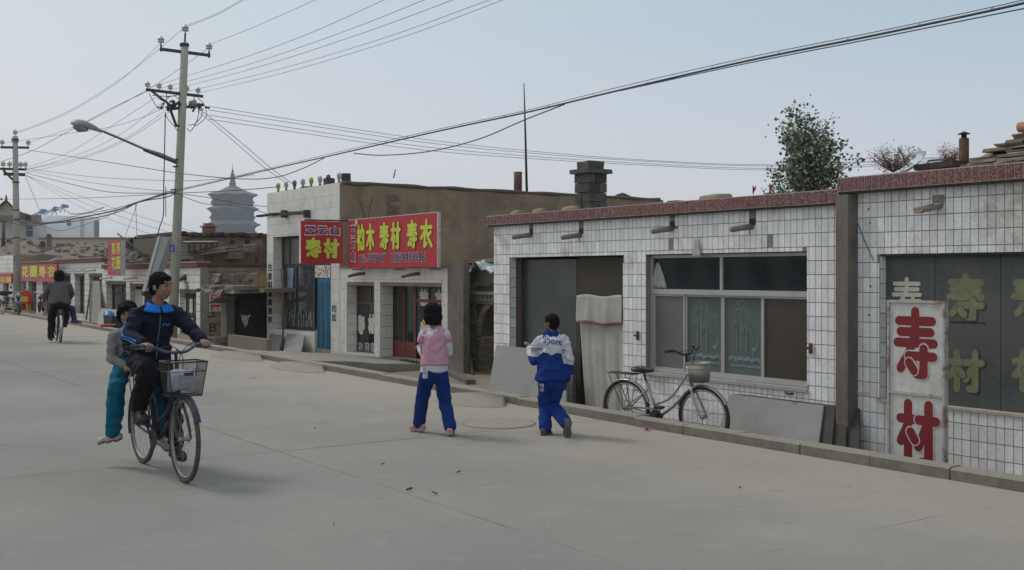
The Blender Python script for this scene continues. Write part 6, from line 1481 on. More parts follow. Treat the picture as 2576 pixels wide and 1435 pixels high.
wx('top wire from the pole head to the upper edge, right of a close pair', [(466, 70), (545, 38), (614, 0), (704, -50)], .006, 8.42)
wx('wire rising from the right top insulator to the upper edge', [(526, 113), (640, 68), (780, 6), (880, -40)], .006, 9.0)
wx('steepest of five lower wires rising right from the middle crossarm', [(371, 222), (570, 160), (765, 90), (958, 4), (1060, -42)], .0055, 7.4)
wx('second of five lower wires rising right from the middle crossarm', [(400, 224), (620, 164), (860, 82), (1070, -1), (1180, -46)], .0055, 7.7)
wx('third of five lower wires rising right from the middle crossarm', [(428, 227), (640, 172), (900, 88), (1140, 0), (1240, -38)], .0055, 8.0)
wx('fourth of five lower wires rising right from the middle crossarm', [(470, 231), (700, 175), (960, 98), (1210, 8), (1340, -40)], .0055, 8.7)
wx('lowest of five lower wires rising right from the middle crossarm', [(498, 235), (720, 182), (1000, 98), (1250, 6), (1360, -38)], .0055, 9.0)
def back(label, pts, r=.009): # from first to second pole
    n = len(pts); return wire(label, [(a, b, 26.9 + (44.5 - 26.9) * (437 - a) / (437 - 38) * .9 if a > 38 else 44.5) for a, b in pts], r, grp='wires between the two utility poles')
back('wire from the pole head sagging left to the far pole head', [(466, 68), (330, 180), (200, 265), (100, 312), (38, 334)])
back('wire from the left top insulator sagging to the far pole', [(405, 108), (300, 205), (180, 280), (100, 315), (45, 335)])
back('wire from the right top insulator sagging left to the far pole', [(526, 120), (450, 175), (360, 232), (230, 302), (100, 350), (72, 360)])
back('thick wire leaving the middle crossarm past the street lamp head', [(371, 230), (270, 278), (165, 335), (80, 380), (0, 408)], .014)
back('wire from the middle crossarm passing above the lamp head leftward', [(400, 240), (280, 318), (170, 385), (62, 424)])
back('wire from the middle crossarm passing behind the lamp arm', [(428, 244), (300, 340), (190, 392), (64, 428)])
back('lower thin wire behind the lamp arm to the far pole', [(430, 268), (310, 352), (190, 400), (62, 428)])
back('lowest thin wire under the lamp arm to the far pole', [(430, 280), (300, 362), (180, 408), (60, 436)])
back('slack wire crossing above the lamp arm to the far pole top', [(440, 262), (300, 315), (180, 335), (95, 348), (0, 362)])
# cable bundle along the shops
bundle = [(2700, -30), (2576, 8), (2225, 84), (1878, 154), (1560, 227), (1325, 283), (1100, 331), (815, 396), (620, 440), (443, 481)]
wx('thick black cable bundle crossing the whole sky above the shops', bundle, .014, 8.3, wirem, name='cable')
wx('messenger wire running just above the thick cable bundle', [(a, b - (8 if a > 1500 else 5 if a > 700 else 3)) for a, b in bundle], .005, 8.32, wirem, name='cable')
wx('second cable hanging beside the bundle at the upper right', [(2700, 0), (2576, 22), (2225, 92), (1878, 160), (1560, 229)], .007, 8.28, wirem, name='cable')
t = thing('cable_ties', 'row of wire ties holding the cable bundle to its messenger wire', 'cable ties', onX(1560, 227, 8.3)); Q = curve3([onX(a, b, 8.3) for a, b in bundle], 8)
for k in range(6, len(Q) - 2, 4):
    p = Q[k]; MB().tube([p + Vector((0, 0, -.012)), p + Vector((0, .01, .02)), p + Vector((0, .03, .012))], .003, 4).build('tie', wirem, t)
wire('slack cable drooping below the bundle over the plaster wall', [(1420, 263, 13.5), (1320, 302, 14.6), (1200, 352, 16), (1075, 382, 17.4), (960, 391, 18.6), (890, 386, 19)], .012, wirem, name='cable')
wire('short cable looping under the bundle left of the tall shop', [(815, 398, 19.2), (760, 425, 20), (690, 447, 21), (600, 450, 22), (450, 436, 25), (250, 405, 30), (70, 378, 44.5)], .012, wirem, name='cable')
for k, (dy0, dy1, lb) in enumerate(((0, 0, 'top wire of four running right from the pole toward the poplar'), (9, 3, 'second wire of four running right from the pole toward the poplar'), (22, 9, 'third wire of four running right from the pole toward the poplar'), (32, 13, 'lowest wire of four running right from the pole toward the poplar'))):
    wire(lb, [(525, 268 + dy0, 26), (760, 305 + dy0 * .95, 27), (1060, 350 + dy0 * .85, 28), (1330, 380 + dy0 * .6, 29), (1620, 403 + dy1, 30), (1920, 415 + dy1, 31), (2210, 405 + dy1, 32), (2420, 392 + dy1 * .6, 33)], .0085, wireg, grp='four wires running right to the poplar')
wire('wire slanting steeply down from the pole to the glass jars, upper', [(500, 274, 25.8), (590, 345, 25.2), (680, 422, 24.6), (735, 462, 24.3)], .010, wirem)
wire('wire slanting steeply down from the pole to the glass jars, lower', [(497, 280, 25.8), (570, 340, 25.2), (660, 418, 24.6), (716, 458, 24.3)], .009, wirem)
wire('wire hanging from the pole behind the jars toward the shop', [(443, 487, 26), (520, 497, 25.5), (600, 513, 25), (672, 520, 24.6)], .010, wirem)
wire('wire sagging from the pole in front of the pagoda roof', [(443, 487, 26), (510, 512, 25.6), (580, 517, 25.2), (640, 528, 24.8), (690, 545, 24.4)], .010, wirem)
wire('long level wire crossing the picture from the left edge', [(0, 502, 60), (200, 499, 45), (440, 487, 30), (600, 479, 26), (700, 470, 24)], .013, wirem)
wire('thin wire sagging from the far pole to the tall shop, upper', [(66, 424, 44.5), (230, 445, 35), (440, 455, 29), (560, 450, 26), (640, 440, 24)], .010)
wire('thin wire sagging from the far pole to the near pole, middle', [(66, 428, 44.5), (200, 455, 36), (330, 473, 31), (442, 483, 26)], .010)
wire('thick wire from the far pole sagging to the near pole', [(66, 436, 44.5), (180, 464, 37), (280, 484, 33), (442, 486, 26)], .014, wirem)
for k, (a_, b_, c_) in enumerate(((560, 600, 'leftmost'), (590, 610, 'middle'), (620, 622, 'rightmost'))):
    wire('thin wire dropping from the far pole toward the brick house, ' + c_, [(62, 440, 44.5), (200 + 12 * k, 520 - 9 * k, 40), (330 + 16 * k, 572 - 12 * k, 39), (470 + 25 * k, 620 - 14 * k, 38)], .009, grp='thin wires to the brick house')
# tangled telephone cables at the left
tg = [(443, 482, 26), (415, 489, 27), (350, 508, 29), (290, 530, 32), (200, 548, 35), (130, 561, 38), (60, 560, 40), (-20, 540, 42)]
wire('thick tangled telephone cable sagging left from the pole', tg, .03, wirem, name='cable')
wire('second telephone cable looping beside the thick tangled one', [(a, b + 5 + 4 * math.sin(i * 2.2), z) for i, (a, b, z) in enumerate(tg)], .02, wirem, name='cable')
wire('thin telephone cable looping above the tangled one', [(a, b - 4 - 3 * math.cos(i * 1.7), z) for i, (a, b, z) in enumerate(tg)], .012, wirem, name='cable')
wire('low loop of cable sagging in front of the white building', [(45, 553, 44.5), (110, 570, 40), (150, 581, 39), (205, 568, 37), (262, 548, 34), (300, 528, 32)], .013, wirem, name='cable')
wire('upper loop of cable in front of the solar heaters', [(165, 528, 38), (178, 538, 37), (200, 538, 36), (225, 534, 35), (262, 522, 33)], .02, wirem, name='cable')
wire('cable from the left edge to the far pole, below the gable', [(0, 537, 55), (25, 546, 48), (45, 551, 44.5)], .022, wirem, name='cable')
wire('pair of cables hanging down beside the pole to the box sign', [(416, 283, 25.6), (414, 380, 25.6), (412, 470, 25.7), (411, 540, 25.8), (402, 570, 26.5), (396, 596, 28)], .018, wirem, name='cable')
wire('thin guy wire beside the hanging cables', [(417, 470, 25.6), (417, 545, 25.8)], .012, wirem)
wire('slanting stay wire from the tangle to the vertical red sign', [(346, 510, 30), (330, 555, 33), (312, 602, 37)], .010)
wire('straight drop wire right of the slanting stay', [(341, 508, 30), (343, 560, 33), (344, 630, 38)], .010)
wire('thin wire from the mud wall under the long red board, upper', [(1105, 572, 20), (1170, 563, 19.3), (1245, 553, 16.2)], .008, wirem)
wire('thin wire from the mud wall under the long red board, lower', [(1105, 586, 20), (1180, 582, 19), (1245, 568, 16.2)], .008, wirem)
wire('loose sagging wire on the mud wall left of the middle shop', [(1105, 590, 20.5), (1150, 618, 20), (1200, 622, 19), (1245, 600, 16.2)], .008, wirem)
wire('single wire from the white gable passing left of the chimney', [(62, 440, 44.5), (95, 520, 45), (120, 600, 50)], .012)

# ================================================================ people: bodies grown as one skin
from mathutils.bvhtree import BVHTree
def cap_mesh(mb, p0, p1, r0, r1, seg=12):
    p0, p1 = Vector(p0), Vector(p1); d = p1 - p0; L = d.length
    if L < 1e-5: d = Vector((0, 0, 1)); L = 1e-5
    d = d / L; pts = []; rr = []
    for k in range(4):
        a = math.pi / 2 * (k + .3) / 4.3; pts.append(p0 - d * r0 * math.cos(a)); rr.append(r0 * math.sin(a))
    pts += [p0, p0 + d * L * .5, p1]; rr += [r0, (r0 + r1) / 2, r1]
    for k in range(3, -1, -1):
        a = math.pi / 2 * (k + .3) / 4.3; pts.append(p1 + d * r1 * math.cos(a)); rr.append(r1 * math.sin(a))
    mb.tube(pts, rr, seg)
def ell_mesh(mb, c, rad, ax=None, n=10, m=16):
    """ax: (right, fwd, up) axes"""
    c = Vector(c); A = [Vector(a) for a in (ax or ((1, 0, 0), (0, 1, 0), (0, 0, 1)))]; vs = []; fs = []
    for i in range(1, n):
        t = math.pi * i / n
        for k in range(m):
            p = 2 * math.pi * k / m; vs.append(c + A[0] * rad[0] * math.sin(t) * math.cos(p) + A[1] * rad[1] * math.sin(t) * math.sin(p) + A[2] * rad[2] * math.cos(t))
    for i in range(n - 2):
        for k in range(m):
            k2 = (k + 1) % m; fs.append((i * m + k, (i + 1) * m + k, (i + 1) * m + k2, i * m + k2))
    fs.append(tuple(range(m))); fs.append(tuple((n - 2) * m + k for k in reversed(range(m)))); mb.add(vs, fs, True)
def blob(prims, vox=.008, smooth=4, wrinkle=0., wscale=9., wstretch=1., seed=0):
    mb = MB()
    for p in prims:
        if p[0] == 'c': cap_mesh(mb, *p[1:])
        else: ell_mesh(mb, *p[1:])
    me = bpy.data.meshes.new('b'); me.from_pydata([tuple(v) for v in mb.v], [], mb.f)
    o = bpy.data.objects.new('b', me); r = o.modifiers.new('r', 'REMESH'); r.mode = 'VOXEL'; r.voxel_size = vox; r.use_smooth_shade = True
    if smooth: s = o.modifiers.new('s', 'SMOOTH'); s.iterations = smooth; s.factor = .5
    out = bake(o); bpy.data.objects.remove(o)
    if wrinkle:
        out.update(); nr = [v.normal.copy() for v in out.vertices]
        for v, n_ in zip(out.vertices, nr):
            q = v.co * wscale; q.z *= wstretch
            a = noise.noise(q + Vector((seed * 3.1, 0, 0))); b = noise.noise(q * 2.3 + Vector((0, seed * 1.7, 5)))
            v.co += n_ * wrinkle * ((1 - abs(a) * 3.2) * .7 + b * .8)
    out.polygons.foreach_set('use_smooth', [True] * len(out.polygons)); return out
def put_mesh(name, me, mats, parent, facemat=None, label=None):
    o = bpy.data.objects.new(name, me); COL.objects.link(o); o.parent = parent; inv = rootmat(parent).inverted()
    for m in (mats if isinstance(mats, (list, tuple)) else [mats]): me.materials.append(m)
    if facemat:
        me.polygons.foreach_set('material_index', [facemat(me.vertices[p.vertices[0]].co if False else p.center.copy()) for p in me.polygons])
    me.transform(inv); me.update()
    if label: o['label'] = label
    return o
def bvh_of(me, inv=None): return BVHTree.FromPolygons([v.co.copy() for v in me.vertices], [tuple(p.vertices) for p in me.polygons])
def conform(mb, bvh, d, off):
    d = Vector(d).normalized(); out = []
    for v in mb.v:
        v = Vector(v); h = bvh.ray_cast(v - d * 1.0, d)
        out.append(tuple((h[0] if h[0] is not None else v) - d * off))
    mb.v = out; return mb
skin = M('skin', (.26, .145, .095), .5, .08, 9); skin_d = M('skin_tanned', (.2, .11, .07), .5, .08, 9)
hairm = M('black_hair', (.006, .005, .006), .8, .3, 60, stretch=(1, 1, .25), bump=.006, bscale=110, spec=.12)
eyem = M('eye_dark', (.012, .01, .01), .2); lipm = M('lip', (.22, .075, .065), .5); browm = M('brow', (.015, .012, .01), .8)
def V3(p): return Vector(p)
def hand_prims(w, d, side, s, curl=.6, grip=None):
    """palm and five fingers. w wrist, d pointing along the hand, side = towards the thumb, grip = normal the fingers curl to"""
    d = V3(d).normalized(); n = V3(grip).normalized() if grip is not None else Vector((0, 0, -1)); n = (n - d * n.dot(d)).normalized(); t = d.cross(n) if side > 0 else n.cross(d)
    P = [('e', w + d * .045 * s, (.036 * s, .045 * s, .016 * s), (t, d, n))]
    for k, (o, L) in enumerate(((.026, .062), (.009, .07), (-.009, .066), (-.026, .05))):
        b = w + d * .078 * s + t * o * s; a1 = curl * 1.1; m1 = b + (d * math.cos(a1) + n * math.sin(a1)) * L * .5 * s; a2 = curl * 2.4; m2 = m1 + (d * math.cos(a2) + n * math.sin(a2)) * L * .35 * s; a3 = curl * 3.4
        m3 = m2 + (d * math.cos(a3) + n * math.sin(a3)) * L * .25 * s
        P += [('c', b, m1, .0098 * s, .009 * s), ('c', m1, m2, .009 * s, .0082 * s), ('c', m2, m3, .0082 * s, .0072 * s)]
    b = w + d * .02 * s + t * .03 * s; m1 = b + (d * .7 + t * .6 + n * .35).normalized() * .034 * s; m2 = m1 + (d * .8 + n * .6 - t * .1).normalized() * .028 * s
    P += [('c', b, m1, .0115 * s, .0105 * s), ('c', m1, m2, .0105 * s, .0088 * s)]
    return P
def figure(label, root_p, J, s, sk=skin, face=True, hair='boy', seed=1, hands=(None, None), vox=.0075, group=None, curl=(.6, .6), rz=0):
    t = thing('person', label, 'person', root_p, rz, group); up = Vector((0, 0, 1)); fd = V3(J['fdir']).normalized(); rt = fd.cross(up).normalized(); u2 = rt.cross(fd).normalized(); hd = V3(J['hd'])
    A = (rt, fd, u2); h = .107 * s * 1.0
    P = [('e', hd + u2 * .018 * s, (.074 * s, .092 * s, .095 * s), A), ('e', hd + fd * .022 * s - u2 * .035 * s, (.062 * s, .072 * s, .078 * s), A), ('e', hd + fd * .042 * s - u2 * .088 * s, (.036 * s, .036 * s, .026 * s), A),
         ('c', hd + fd * .088 * s - u2 * .002 * s, hd + fd * .106 * s - u2 * .032 * s, .008 * s, .0125 * s), ('e', hd + fd * .086 * s - u2 * .062 * s, (.022 * s, .013 * s, .012 * s), A),
         ('e', hd + rt * .04 * s + fd * .066 * s - u2 * .026 * s, (.024 * s, .02 * s, .02 * s), A), ('e', hd - rt * .04 * s + fd * .066 * s - u2 * .026 * s, (.024 * s, .02 * s, .02 * s), A)]
    for q in (-1, 1): P += [('e', hd + rt * q * .078 * s - fd * .004 * s - u2 * .012 * s, (.009 * s, .02 * s, .03 * s), A)]
    nk = V3(J['nk']); P += [('c', nk - up * .02, hd - fd * .018 * s - u2 * .07 * s, .052 * s, .047 * s)]
    pel = V3(J['pel'])
    sL, sR = V3(J['sL']), V3(J['sR']); ch = (sL + sR) / 2; ax = (sL - sR).normalized()
    P += [('c', sR * .9 + ch * .1, sL * .9 + ch * .1, .045 * s, .045 * s), ('c', ch - up * .06 * s, pel, .072 * s, .075 * s), ('c', nk, ch, .05 * s, .06 * s)]
    for a, S in (('L', sL), ('R', sR)):
        e, w = V3(J['e' + a]), V3(J['w' + a]); P += [('c', S, e, .043 * s, .034 * s), ('c', e, w, .034 * s, .024 * s)]
        hv = V3(J.get('h' + a, w + (w - e))) - w; g = J.get('g' + a)
        P += hand_prims(w, hv, 1 if a == 'L' else -1, s, curl[0] if a == 'L' else curl[1], g)
        k, n_ = V3(J['k' + a]), V3(J['a' + a]); hp = V3(J['h_' + a]); tt = V3(J['t' + a])
        P += [('c', hp, k, .072 * s, .05 * s), ('c', k, n_, .05 * s, .034 * s), ('c', n_, n_ + (tt - n_) * .6, .03 * s, .02 * s)]
    put_mesh('body', blob(P, vox, 3), sk, t)
    # hair
    H = []; bk = -fd
    if hair == 'boy': H = [('e', hd + u2 * .034 * s + bk * .014 * s, (.086 * s, .098 * s, .096 * s), A), ('e', hd + bk * .040 * s - u2 * .004 * s, (.081 * s, .070 * s, .092 * s), A), ('e', hd + fd * .036 * s + u2 * .070 * s, (.067 * s, .052 * s, .036 * s), A)] + [('c', hd + rt * q * .073 * s + u2 * .035 * s + fd * .035 * s, hd + rt * q * .077 * s + fd * .012 * s - u2 * .012 * s, .014 * s, .009 * s) for q in (-1, 1)]
    elif hair == 'fringe': H = [('e', hd + u2 * .036 * s + bk * .012 * s, (.094 * s, .1 * s, .095 * s), A), ('e', hd + bk * .04 * s - u2 * .025 * s, (.09 * s, .072 * s, .1 * s), A), ('e', hd + fd * .062 * s + u2 * .06 * s, (.07 * s, .036 * s, .038 * s), A)] + [('c', hd + rt * q * .083 * s + u2 * .02 * s + fd * .02 * s, hd + rt * q * .082 * s - u2 * .06 * s, .02 * s, .012 * s) for q in (-1, 1)]
    elif hair == 'bob': H = [('e', hd + u2 * .035 * s + bk * .01 * s, (.12 * s, .118 * s, .106 * s), A), ('e', hd + bk * .035 * s - u2 * .045 * s, (.12 * s, .09 * s, .108 * s), A), ('c', hd - rt * .06 * s + bk * .03 * s - u2 * .10 * s, hd + rt * .06 * s + bk * .03 * s - u2 * .10 * s, .04 * s, .04 * s)]
    put_mesh('hair', blob(H, .006, 2, .0045, 34, .35, seed), hairm, t)
    if face:
        for q in (-1, 1):
            m = MB(); ell_mesh(m, hd + rt * q * .031 * s + fd * .0845 * s + u2 * .004 * s, (.0135 * s, .008 * s, .0055 * s), A, 6, 10); m.build('eye', eyem, t)
            m = MB(); c_ = hd + rt * q * .032 * s + fd * .086 * s + u2 * .026 * s; cap_mesh(m, c_ - rt * .016 * s, c_ + rt * .016 * s + u2 * .0, .0042 * s, .0036 * s, 6); m.build('eyebrow', browm, t)
        m = MB(); c_ = hd + fd * .094 * s - u2 * .062 * s; ell_mesh(m, c_, (.021 * s, .008 * s, .0075 * s), A, 6, 12); m.build('mouth', lipm, t)
    return t
def shoe(t, a, toe, s, mats, name='shoe', sole_d=None, label=None):
    s = s * 1.18
    a, toe = V3(a), V3(toe); d = (toe - a); d0 = d.normalized(); sd = V3(sole_d).normalized() if sole_d is not None else Vector((0, 0, -1)); sd = (sd - d0 * sd.dot(d0)).normalized()
    r = d0.cross(sd)
    heel = a - d0 * .035 * s + sd * .045 * s; ball = toe - d0 * .03 * s + sd * .01 * s
    P = [('e', heel + d0 * .02 * s, (.034 * s, .045 * s, .034 * s), (r, d0, sd)), ('e', ball, (.041 * s, .05 * s, .026 * s), (r, d0, sd)), ('c', heel, ball, .033 * s, .034 * s), ('c', a, heel + d0 * .03 * s, .037 * s, .034 * s), ('c', a + d0 * .01 * s, (a + ball) / 2 + sd * .0 * s, .034 * s, .03 * s)]
    o = put_mesh(name, blob(P, .006, 2), mats[0], t, None, label)
    P = [('e', heel + sd * .03 * s + d0 * .02 * s, (.036 * s, .045 * s, .012 * s), (r, d0, sd)), ('e', ball + sd * .02 * s, (.042 * s, .054 * s, .012 * s), (r, d0, sd)), ('e', (heel + ball) / 2 + sd * .025 * s, (.034 * s, .06 * s, .012 * s), (r, d0, sd))]
    put_mesh('sole', blob(P, .006, 1), mats[1], o if False else t)
def torso_prims(J, s, r=.115, flare=.0, hem=None, deep=.8):
    sL, sR, pel, nk = V3(J['sL']), V3(J['sR']), V3(J['pel']), V3(J['nk']); ch = (sL + sR) / 2; ax = (sL - sR).normalized(); up = (nk - pel).normalized(); fw = up.cross(ax)
    hem = V3(hem) if hem is not None else pel; w = (sL - sR).length / 2; P = []
    for k in range(17):
        f = k / 16; c = ch.lerp(hem, f) - up * .03 * s * (1 - f); P.append(('e', c, (w * (1.0 - .10 * math.sin(f * 3.1)) + .012 + flare * f, r * deep * (1.05 + .1 * f), (.09 if f < .8 else .05) * s), (ax, fw, up)))
    P += [('c', sL, nk + (sL - nk) * .25 - up * .01, .055 * s, .06 * s), ('c', sR, nk + (sR - nk) * .25 - up * .01, .055 * s, .06 * s)]
    return P
def sleeve(J, a, s, r=.058, cuff=.04, to=.96, puff=0):
    S, e, w = V3(J['s' + a]), V3(J['e' + a]), V3(J['w' + a]); w2 = e.lerp(w, to)
    return [('c', S, e, r * s + .004, r * .9 * s), ('c', e, w2, r * .88 * s + puff, cuff * s)]
def leg(J, a, s, r0=.085, r1=.062, r2=.055, to=1.0):
    h, k, n_ = V3(J['h_' + a]), V3(J['k' + a]), V3(J['a' + a]); e = k.lerp(n_, to)
    return [('c', h, k, r0 * s, r1 * s), ('c', k, e, r1 * s, r2 * s)]
def fabric(name, c, var=.12, sc=14, rough=.85): return M(name, c, rough, var, sc, bump=.0012, bscale=160, spec=.15)
navy = fabric('navy_fabric', (.010, .013, .026)); blackf = fabric('black_fabric', (.009, .009, .011)); cobalt = fabric('cobalt_fabric', (.008, .036, .20)); brightb = fabric('bright_blue_fabric', (.012, .14, .48)); whitef = fabric('white_fabric', (.50, .52, .57)); pinkf = fabric('pink_knit', (.50, .27, .35)); tealf = fabric('teal_fabric', (.006, .105, .165)); greyk = fabric('grey_knit', (.19, .195, .185)); vestf = fabric('striped_vest', (.03, .027, .033), .3, 30)
dnavy = fabric('dark_blue_fabric', (.006, .02, .10)); tweed = fabric('grey_tweed', (.10, .095, .095), .25, 50)
stripeb = M('stripe_blue', (.03, .2, .62), .7); stripep = M('stripe_lilac', (.16, .15, .42), .8); zipm = M('zip', (.16, .17, .19), .4, metal=.5)
VIEW = Vector((SN, CS, 0)); RIGHT = Vector((CS, -SN, 0)); UP = Vector((0, 0, 1))

# ================================================================ bicycles (x forward, y left, z up; origin under the rear hub)
rubber = M('tyre_rubber', (.03, .028, .027), .85, .15, 20); rubber_w = M('worn_tyre', (.075, .065, .058), .9, .2, 20)
chrome = M('chrome', (.42, .42, .42), .25, .05, metal=.9)
def bicycle(label, loc, rz, fr_m, tyre_m=rubber, R_=.33, wb=1.06, basket=None, guard=chrome, bar_m=None, sad=.80, bar_z=1.0, lean=0, crank=70, bar_back=.0, bw=1.0, group=None, rim_m=chrome, rackm=steel_dark):
    t = thing('bicycle', label, 'bicycle', loc, rz, group); t.rotation_euler = (lean, 0, rz); bar_m = bar_m or chrome
    def B(m, n, mt, par=None): return m.build(n, mt, par or t, True)
    def ring(cx, rad, r, mt, name, par, flat=1.0, n=36, a0=0, a1=2 * math.pi, y=0):
        full = abs(a1 - a0 - 2 * math.pi) < 1e-3; P = [Vector((cx + rad * math.cos(a0 + (a1 - a0) * k / n), y, R_ + rad * math.sin(a0 + (a1 - a0) * k / n))) for k in range(n if full else n + 1)]
        return B(MB().tube(P, r, 8, closed=full, flat=flat), name, mt, par)
    for cx in (0, wb):
        w = ring(cx, R_ - .019, .019, tyre_m, 'tyre', None); ring(cx, R_ - .044, .012, rim_m, 'rim', w, 1.0)
        m = MB()
        for k in range(28):
            a = 2 * math.pi * k / 28; sd = .03 if k % 2 else -.03; a2 = a + (.9 if k % 4 < 2 else -.9)
            m.tube([(cx + .018 * math.cos(a2), sd, R_ + .018 * math.sin(a2)), (cx + (R_ - .05) * math.cos(a), 0, R_ + (R_ - .05) * math.sin(a))], .0013, 3, cap=False)
        B(m, 'spokes', chrome, w)
        B(MB().lathe((cx, -.05, R_), [(.012, 0), (.024, .02), (.016, .03), (.016, .07), (.024, .08), (.012, .1)], 10, (0, 1, 0)), 'hub', rim_m, w)
    hx, hz = wb - .13, .86; bb = Vector((wb * .43, 0, .27)); st = Vector((wb * .43 - .16, 0, sad - .12)); hd_t = Vector((wb - .19, 0, .84)); hd_b = Vector((wb - .13, 0, .60)); rh = Vector((0, 0, R_)); fh = Vector((wb, 0, R_))
    m = MB(); m.tube([bb, st], .016, 8); q = curve3([hd_b + (hd_t - hd_b) * .75, Vector((wb * .60, 0, .50)), bb + Vector((-.05, 0, .13))], 6); m.tube(q, .014, 8); q = curve3([hd_b + (hd_t - hd_b) * .12, Vector((wb * .62, 0, .40)), bb], 6); m.tube(q, .017, 8); m.tube([hd_b, hd_t], .02, 8)
    for sd in (-1, 1): m.tube([bb + Vector((-.02, sd * .03, 0)), rh + Vector((0, sd * .055, 0))], .009, 6); m.tube([bb.lerp(st, .78) + Vector((0, sd * .012, 0)), Vector((.16, sd * .045, .52)) if False else rh + Vector((0, sd * .055, 0))], .008, 6)
    B(m, 'frame', fr_m)
    m = MB()
    for sd in (-1, 1): m.tube(curve3([hd_b + Vector((0, sd * .03, 0)), Vector((wb - .085, sd * .045, .50)), Vector((wb - .04, sd * .052, .40)), fh + Vector((0, sd * .052, 0))], 5), [.013] * 11 + [.010] * 5, 8)
    m.tube([hd_b + Vector((0, -.035, 0)), hd_b + Vector((0, .035, 0))], .016, 8); B(m, 'fork', fr_m)
    for cx, a0, a1 in ((0, R(18), R(200)), (wb, R(28), R(165))):
        m = MB(); n = 22; g = []
        for k in range(n + 1):
            a = a0 + (a1 - a0) * k / n; g.append([Vector((cx + (R_ + .016 - .012 * abs(j - 2) / 2 * 1.2) * math.cos(a), (j - 2) * .014, R_ + (R_ + .016 - .012 * abs(j - 2) / 2 * 1.2) * math.sin(a))) for j in range(5)])
        m.sheet(g, .002); B(m, 'mudguard', guard)
    # saddle
    sp_ = Vector((wb * .43 - .19, 0, sad)); B(MB().tube([st, sp_ - Vector((0, 0, .03))], .012, 8), 'seat_post', steel_dark)
    sm_ = blob([('e', sp_ + Vector((-.07, 0, .0)), (.085, .095, .035)), ('c', sp_ + Vector((-.02, 0, 0)), sp_ + Vector((.12, 0, -.002)), .045, .022)], .008, 3); o = bpy.data.objects.new('saddle', sm_); COL.objects.link(o); o.parent = t; sm_.materials.append(M('black_vinyl', (.014, .014, .015), .4))
    # handlebar
    bz = bar_z; st_t = hd_t + Vector((-.02, 0, bz - .93 + .02)); m = MB(); m.tube([hd_t, Vector((hd_t.x - .015, 0, bz - .03)), Vector((hd_t.x + .02, 0, bz - .02))], .013, 8)
    q = curve3([Vector((hd_t.x - .06 - bar_back, -.29 * bw, bz + .015)), Vector((hd_t.x - .03 - bar_back * .8, -.2 * bw, bz + .02)), Vector((hd_t.x + .0, -.08, bz - .025)), Vector((hd_t.x + .02, 0, bz - .03)), Vector((hd_t.x, .08, bz - .025)), Vector((hd_t.x - .03 - bar_back * .8, .2 * bw, bz + .02)), Vector((hd_t.x - .06 - bar_back, .29 * bw, bz + .015))], 5); m.tube(q, .0125, 8); hb = B(m, 'handlebar', bar_m)
    for sd in (-1, 1):
        B(MB().tube([(hd_t.x - .065 - bar_back, sd * .31 * bw, bz + .015), (hd_t.x - .04 - bar_back * .9, sd * .2 * bw, bz + .02)], .017, 8), 'grip', rubber, hb)
        B(MB().tube([(hd_t.x + .005 - bar_back, sd * .30 * bw, bz + .0), (hd_t.x + .01 - bar_back * .8, sd * .19 * bw, bz + .0), (hd_t.x, sd * .16, bz + .015)], .006, 6), 'brake_lever', steel_dark, hb)
    B(MB().tube(curve3([Vector((hd_t.x, .16, bz)), Vector((hd_t.x + .10, .10, bz + .05)), Vector((hd_t.x + .09, 0, bz - .05)), Vector((hd_t.x + .03, 0, .75))], 6), .0035, 5), 'brake_cable', rubber)
    B(MB().tube(curve3([Vector((hd_t.x, -.16, bz)), Vector((hd_t.x + .09, -.06, bz + .02)), Vector((hd_t.x + .07, .03, bz - .08)), Vector((hd_t.x + .01, .01, .7))], 6), .0035, 5), 'brake_cable', rubber)
    # rack
    m = MB(); rz_ = R_ * 2 + .07
    for y in (-.06, 0, .06): m.tube([(-.22, y, rz_), (.17, y, rz_)], .005, 5)
    m.tube([(-.22, -.06, rz_), (-.22, .06, rz_)], .005, 5); m.tube([(.0, -.06, rz_), (.0, .06, rz_)], .005, 5); m.tube([(.17, -.06, rz_), (.17, .06, rz_), (.2, 0, rz_ + .03)], .005, 5)
    for y in (-.07, .07): m.tube([(-.2, y * .86, rz_), (-.005, y * .86, R_)], .005, 5); m.tube([(-.06, y * .86, rz_), (0, y * .86, R_)], .005, 5); m.tube([(.12, y * .86, rz_), (.004, y * .86, R_)], .004, 5)
    B(m, 'rack', rackm)
    # drive
    m = MB(); m.lathe((bb.x, -.058, bb.z), [(.085, 0), (.09, .004), (.085, .008)], 24, (0, 1, 0)); cw = B(m, 'chainwheel', steel_dark)
    m = MB(); g = [];
    m.hexa([(-.03, -.068, R_ + .012), (bb.x + .02, -.068, bb.z + .085), (bb.x + .02, -.060, bb.z + .085), (-.03, -.060, R_ + .012), (-.03, -.068, R_ + .038), (bb.x + .02, -.068, bb.z + .105), (bb.x + .02, -.060, bb.z + .105), (-.03, -.060, R_ + .038)]); B(m, 'chain_guard', fr_m)
    ca = R(crank)
    for sd, a in ((-1, ca), (1, ca + math.pi)):
        e = bb + Vector((math.cos(a) * .165, 0, math.sin(a) * .165)); B(MB().tube([bb + Vector((0, sd * .07, 0)), e + Vector((0, sd * .08, 0))], .009, 6), 'crank', steel_dark); m = MB(); m.box(e.x - .045, e.x + .045, min(sd * .09, sd * .17), max(sd * .09, sd * .17), e.z - .012, e.z + .012); B(m, 'pedal', rubber)
    B(MB().tube([(.0, .07, R_), (.05, .10, .12), (.06, .13, .03)], .007, 6), 'kickstand', steel_dark) if basket == 'bucket' else None
    return t
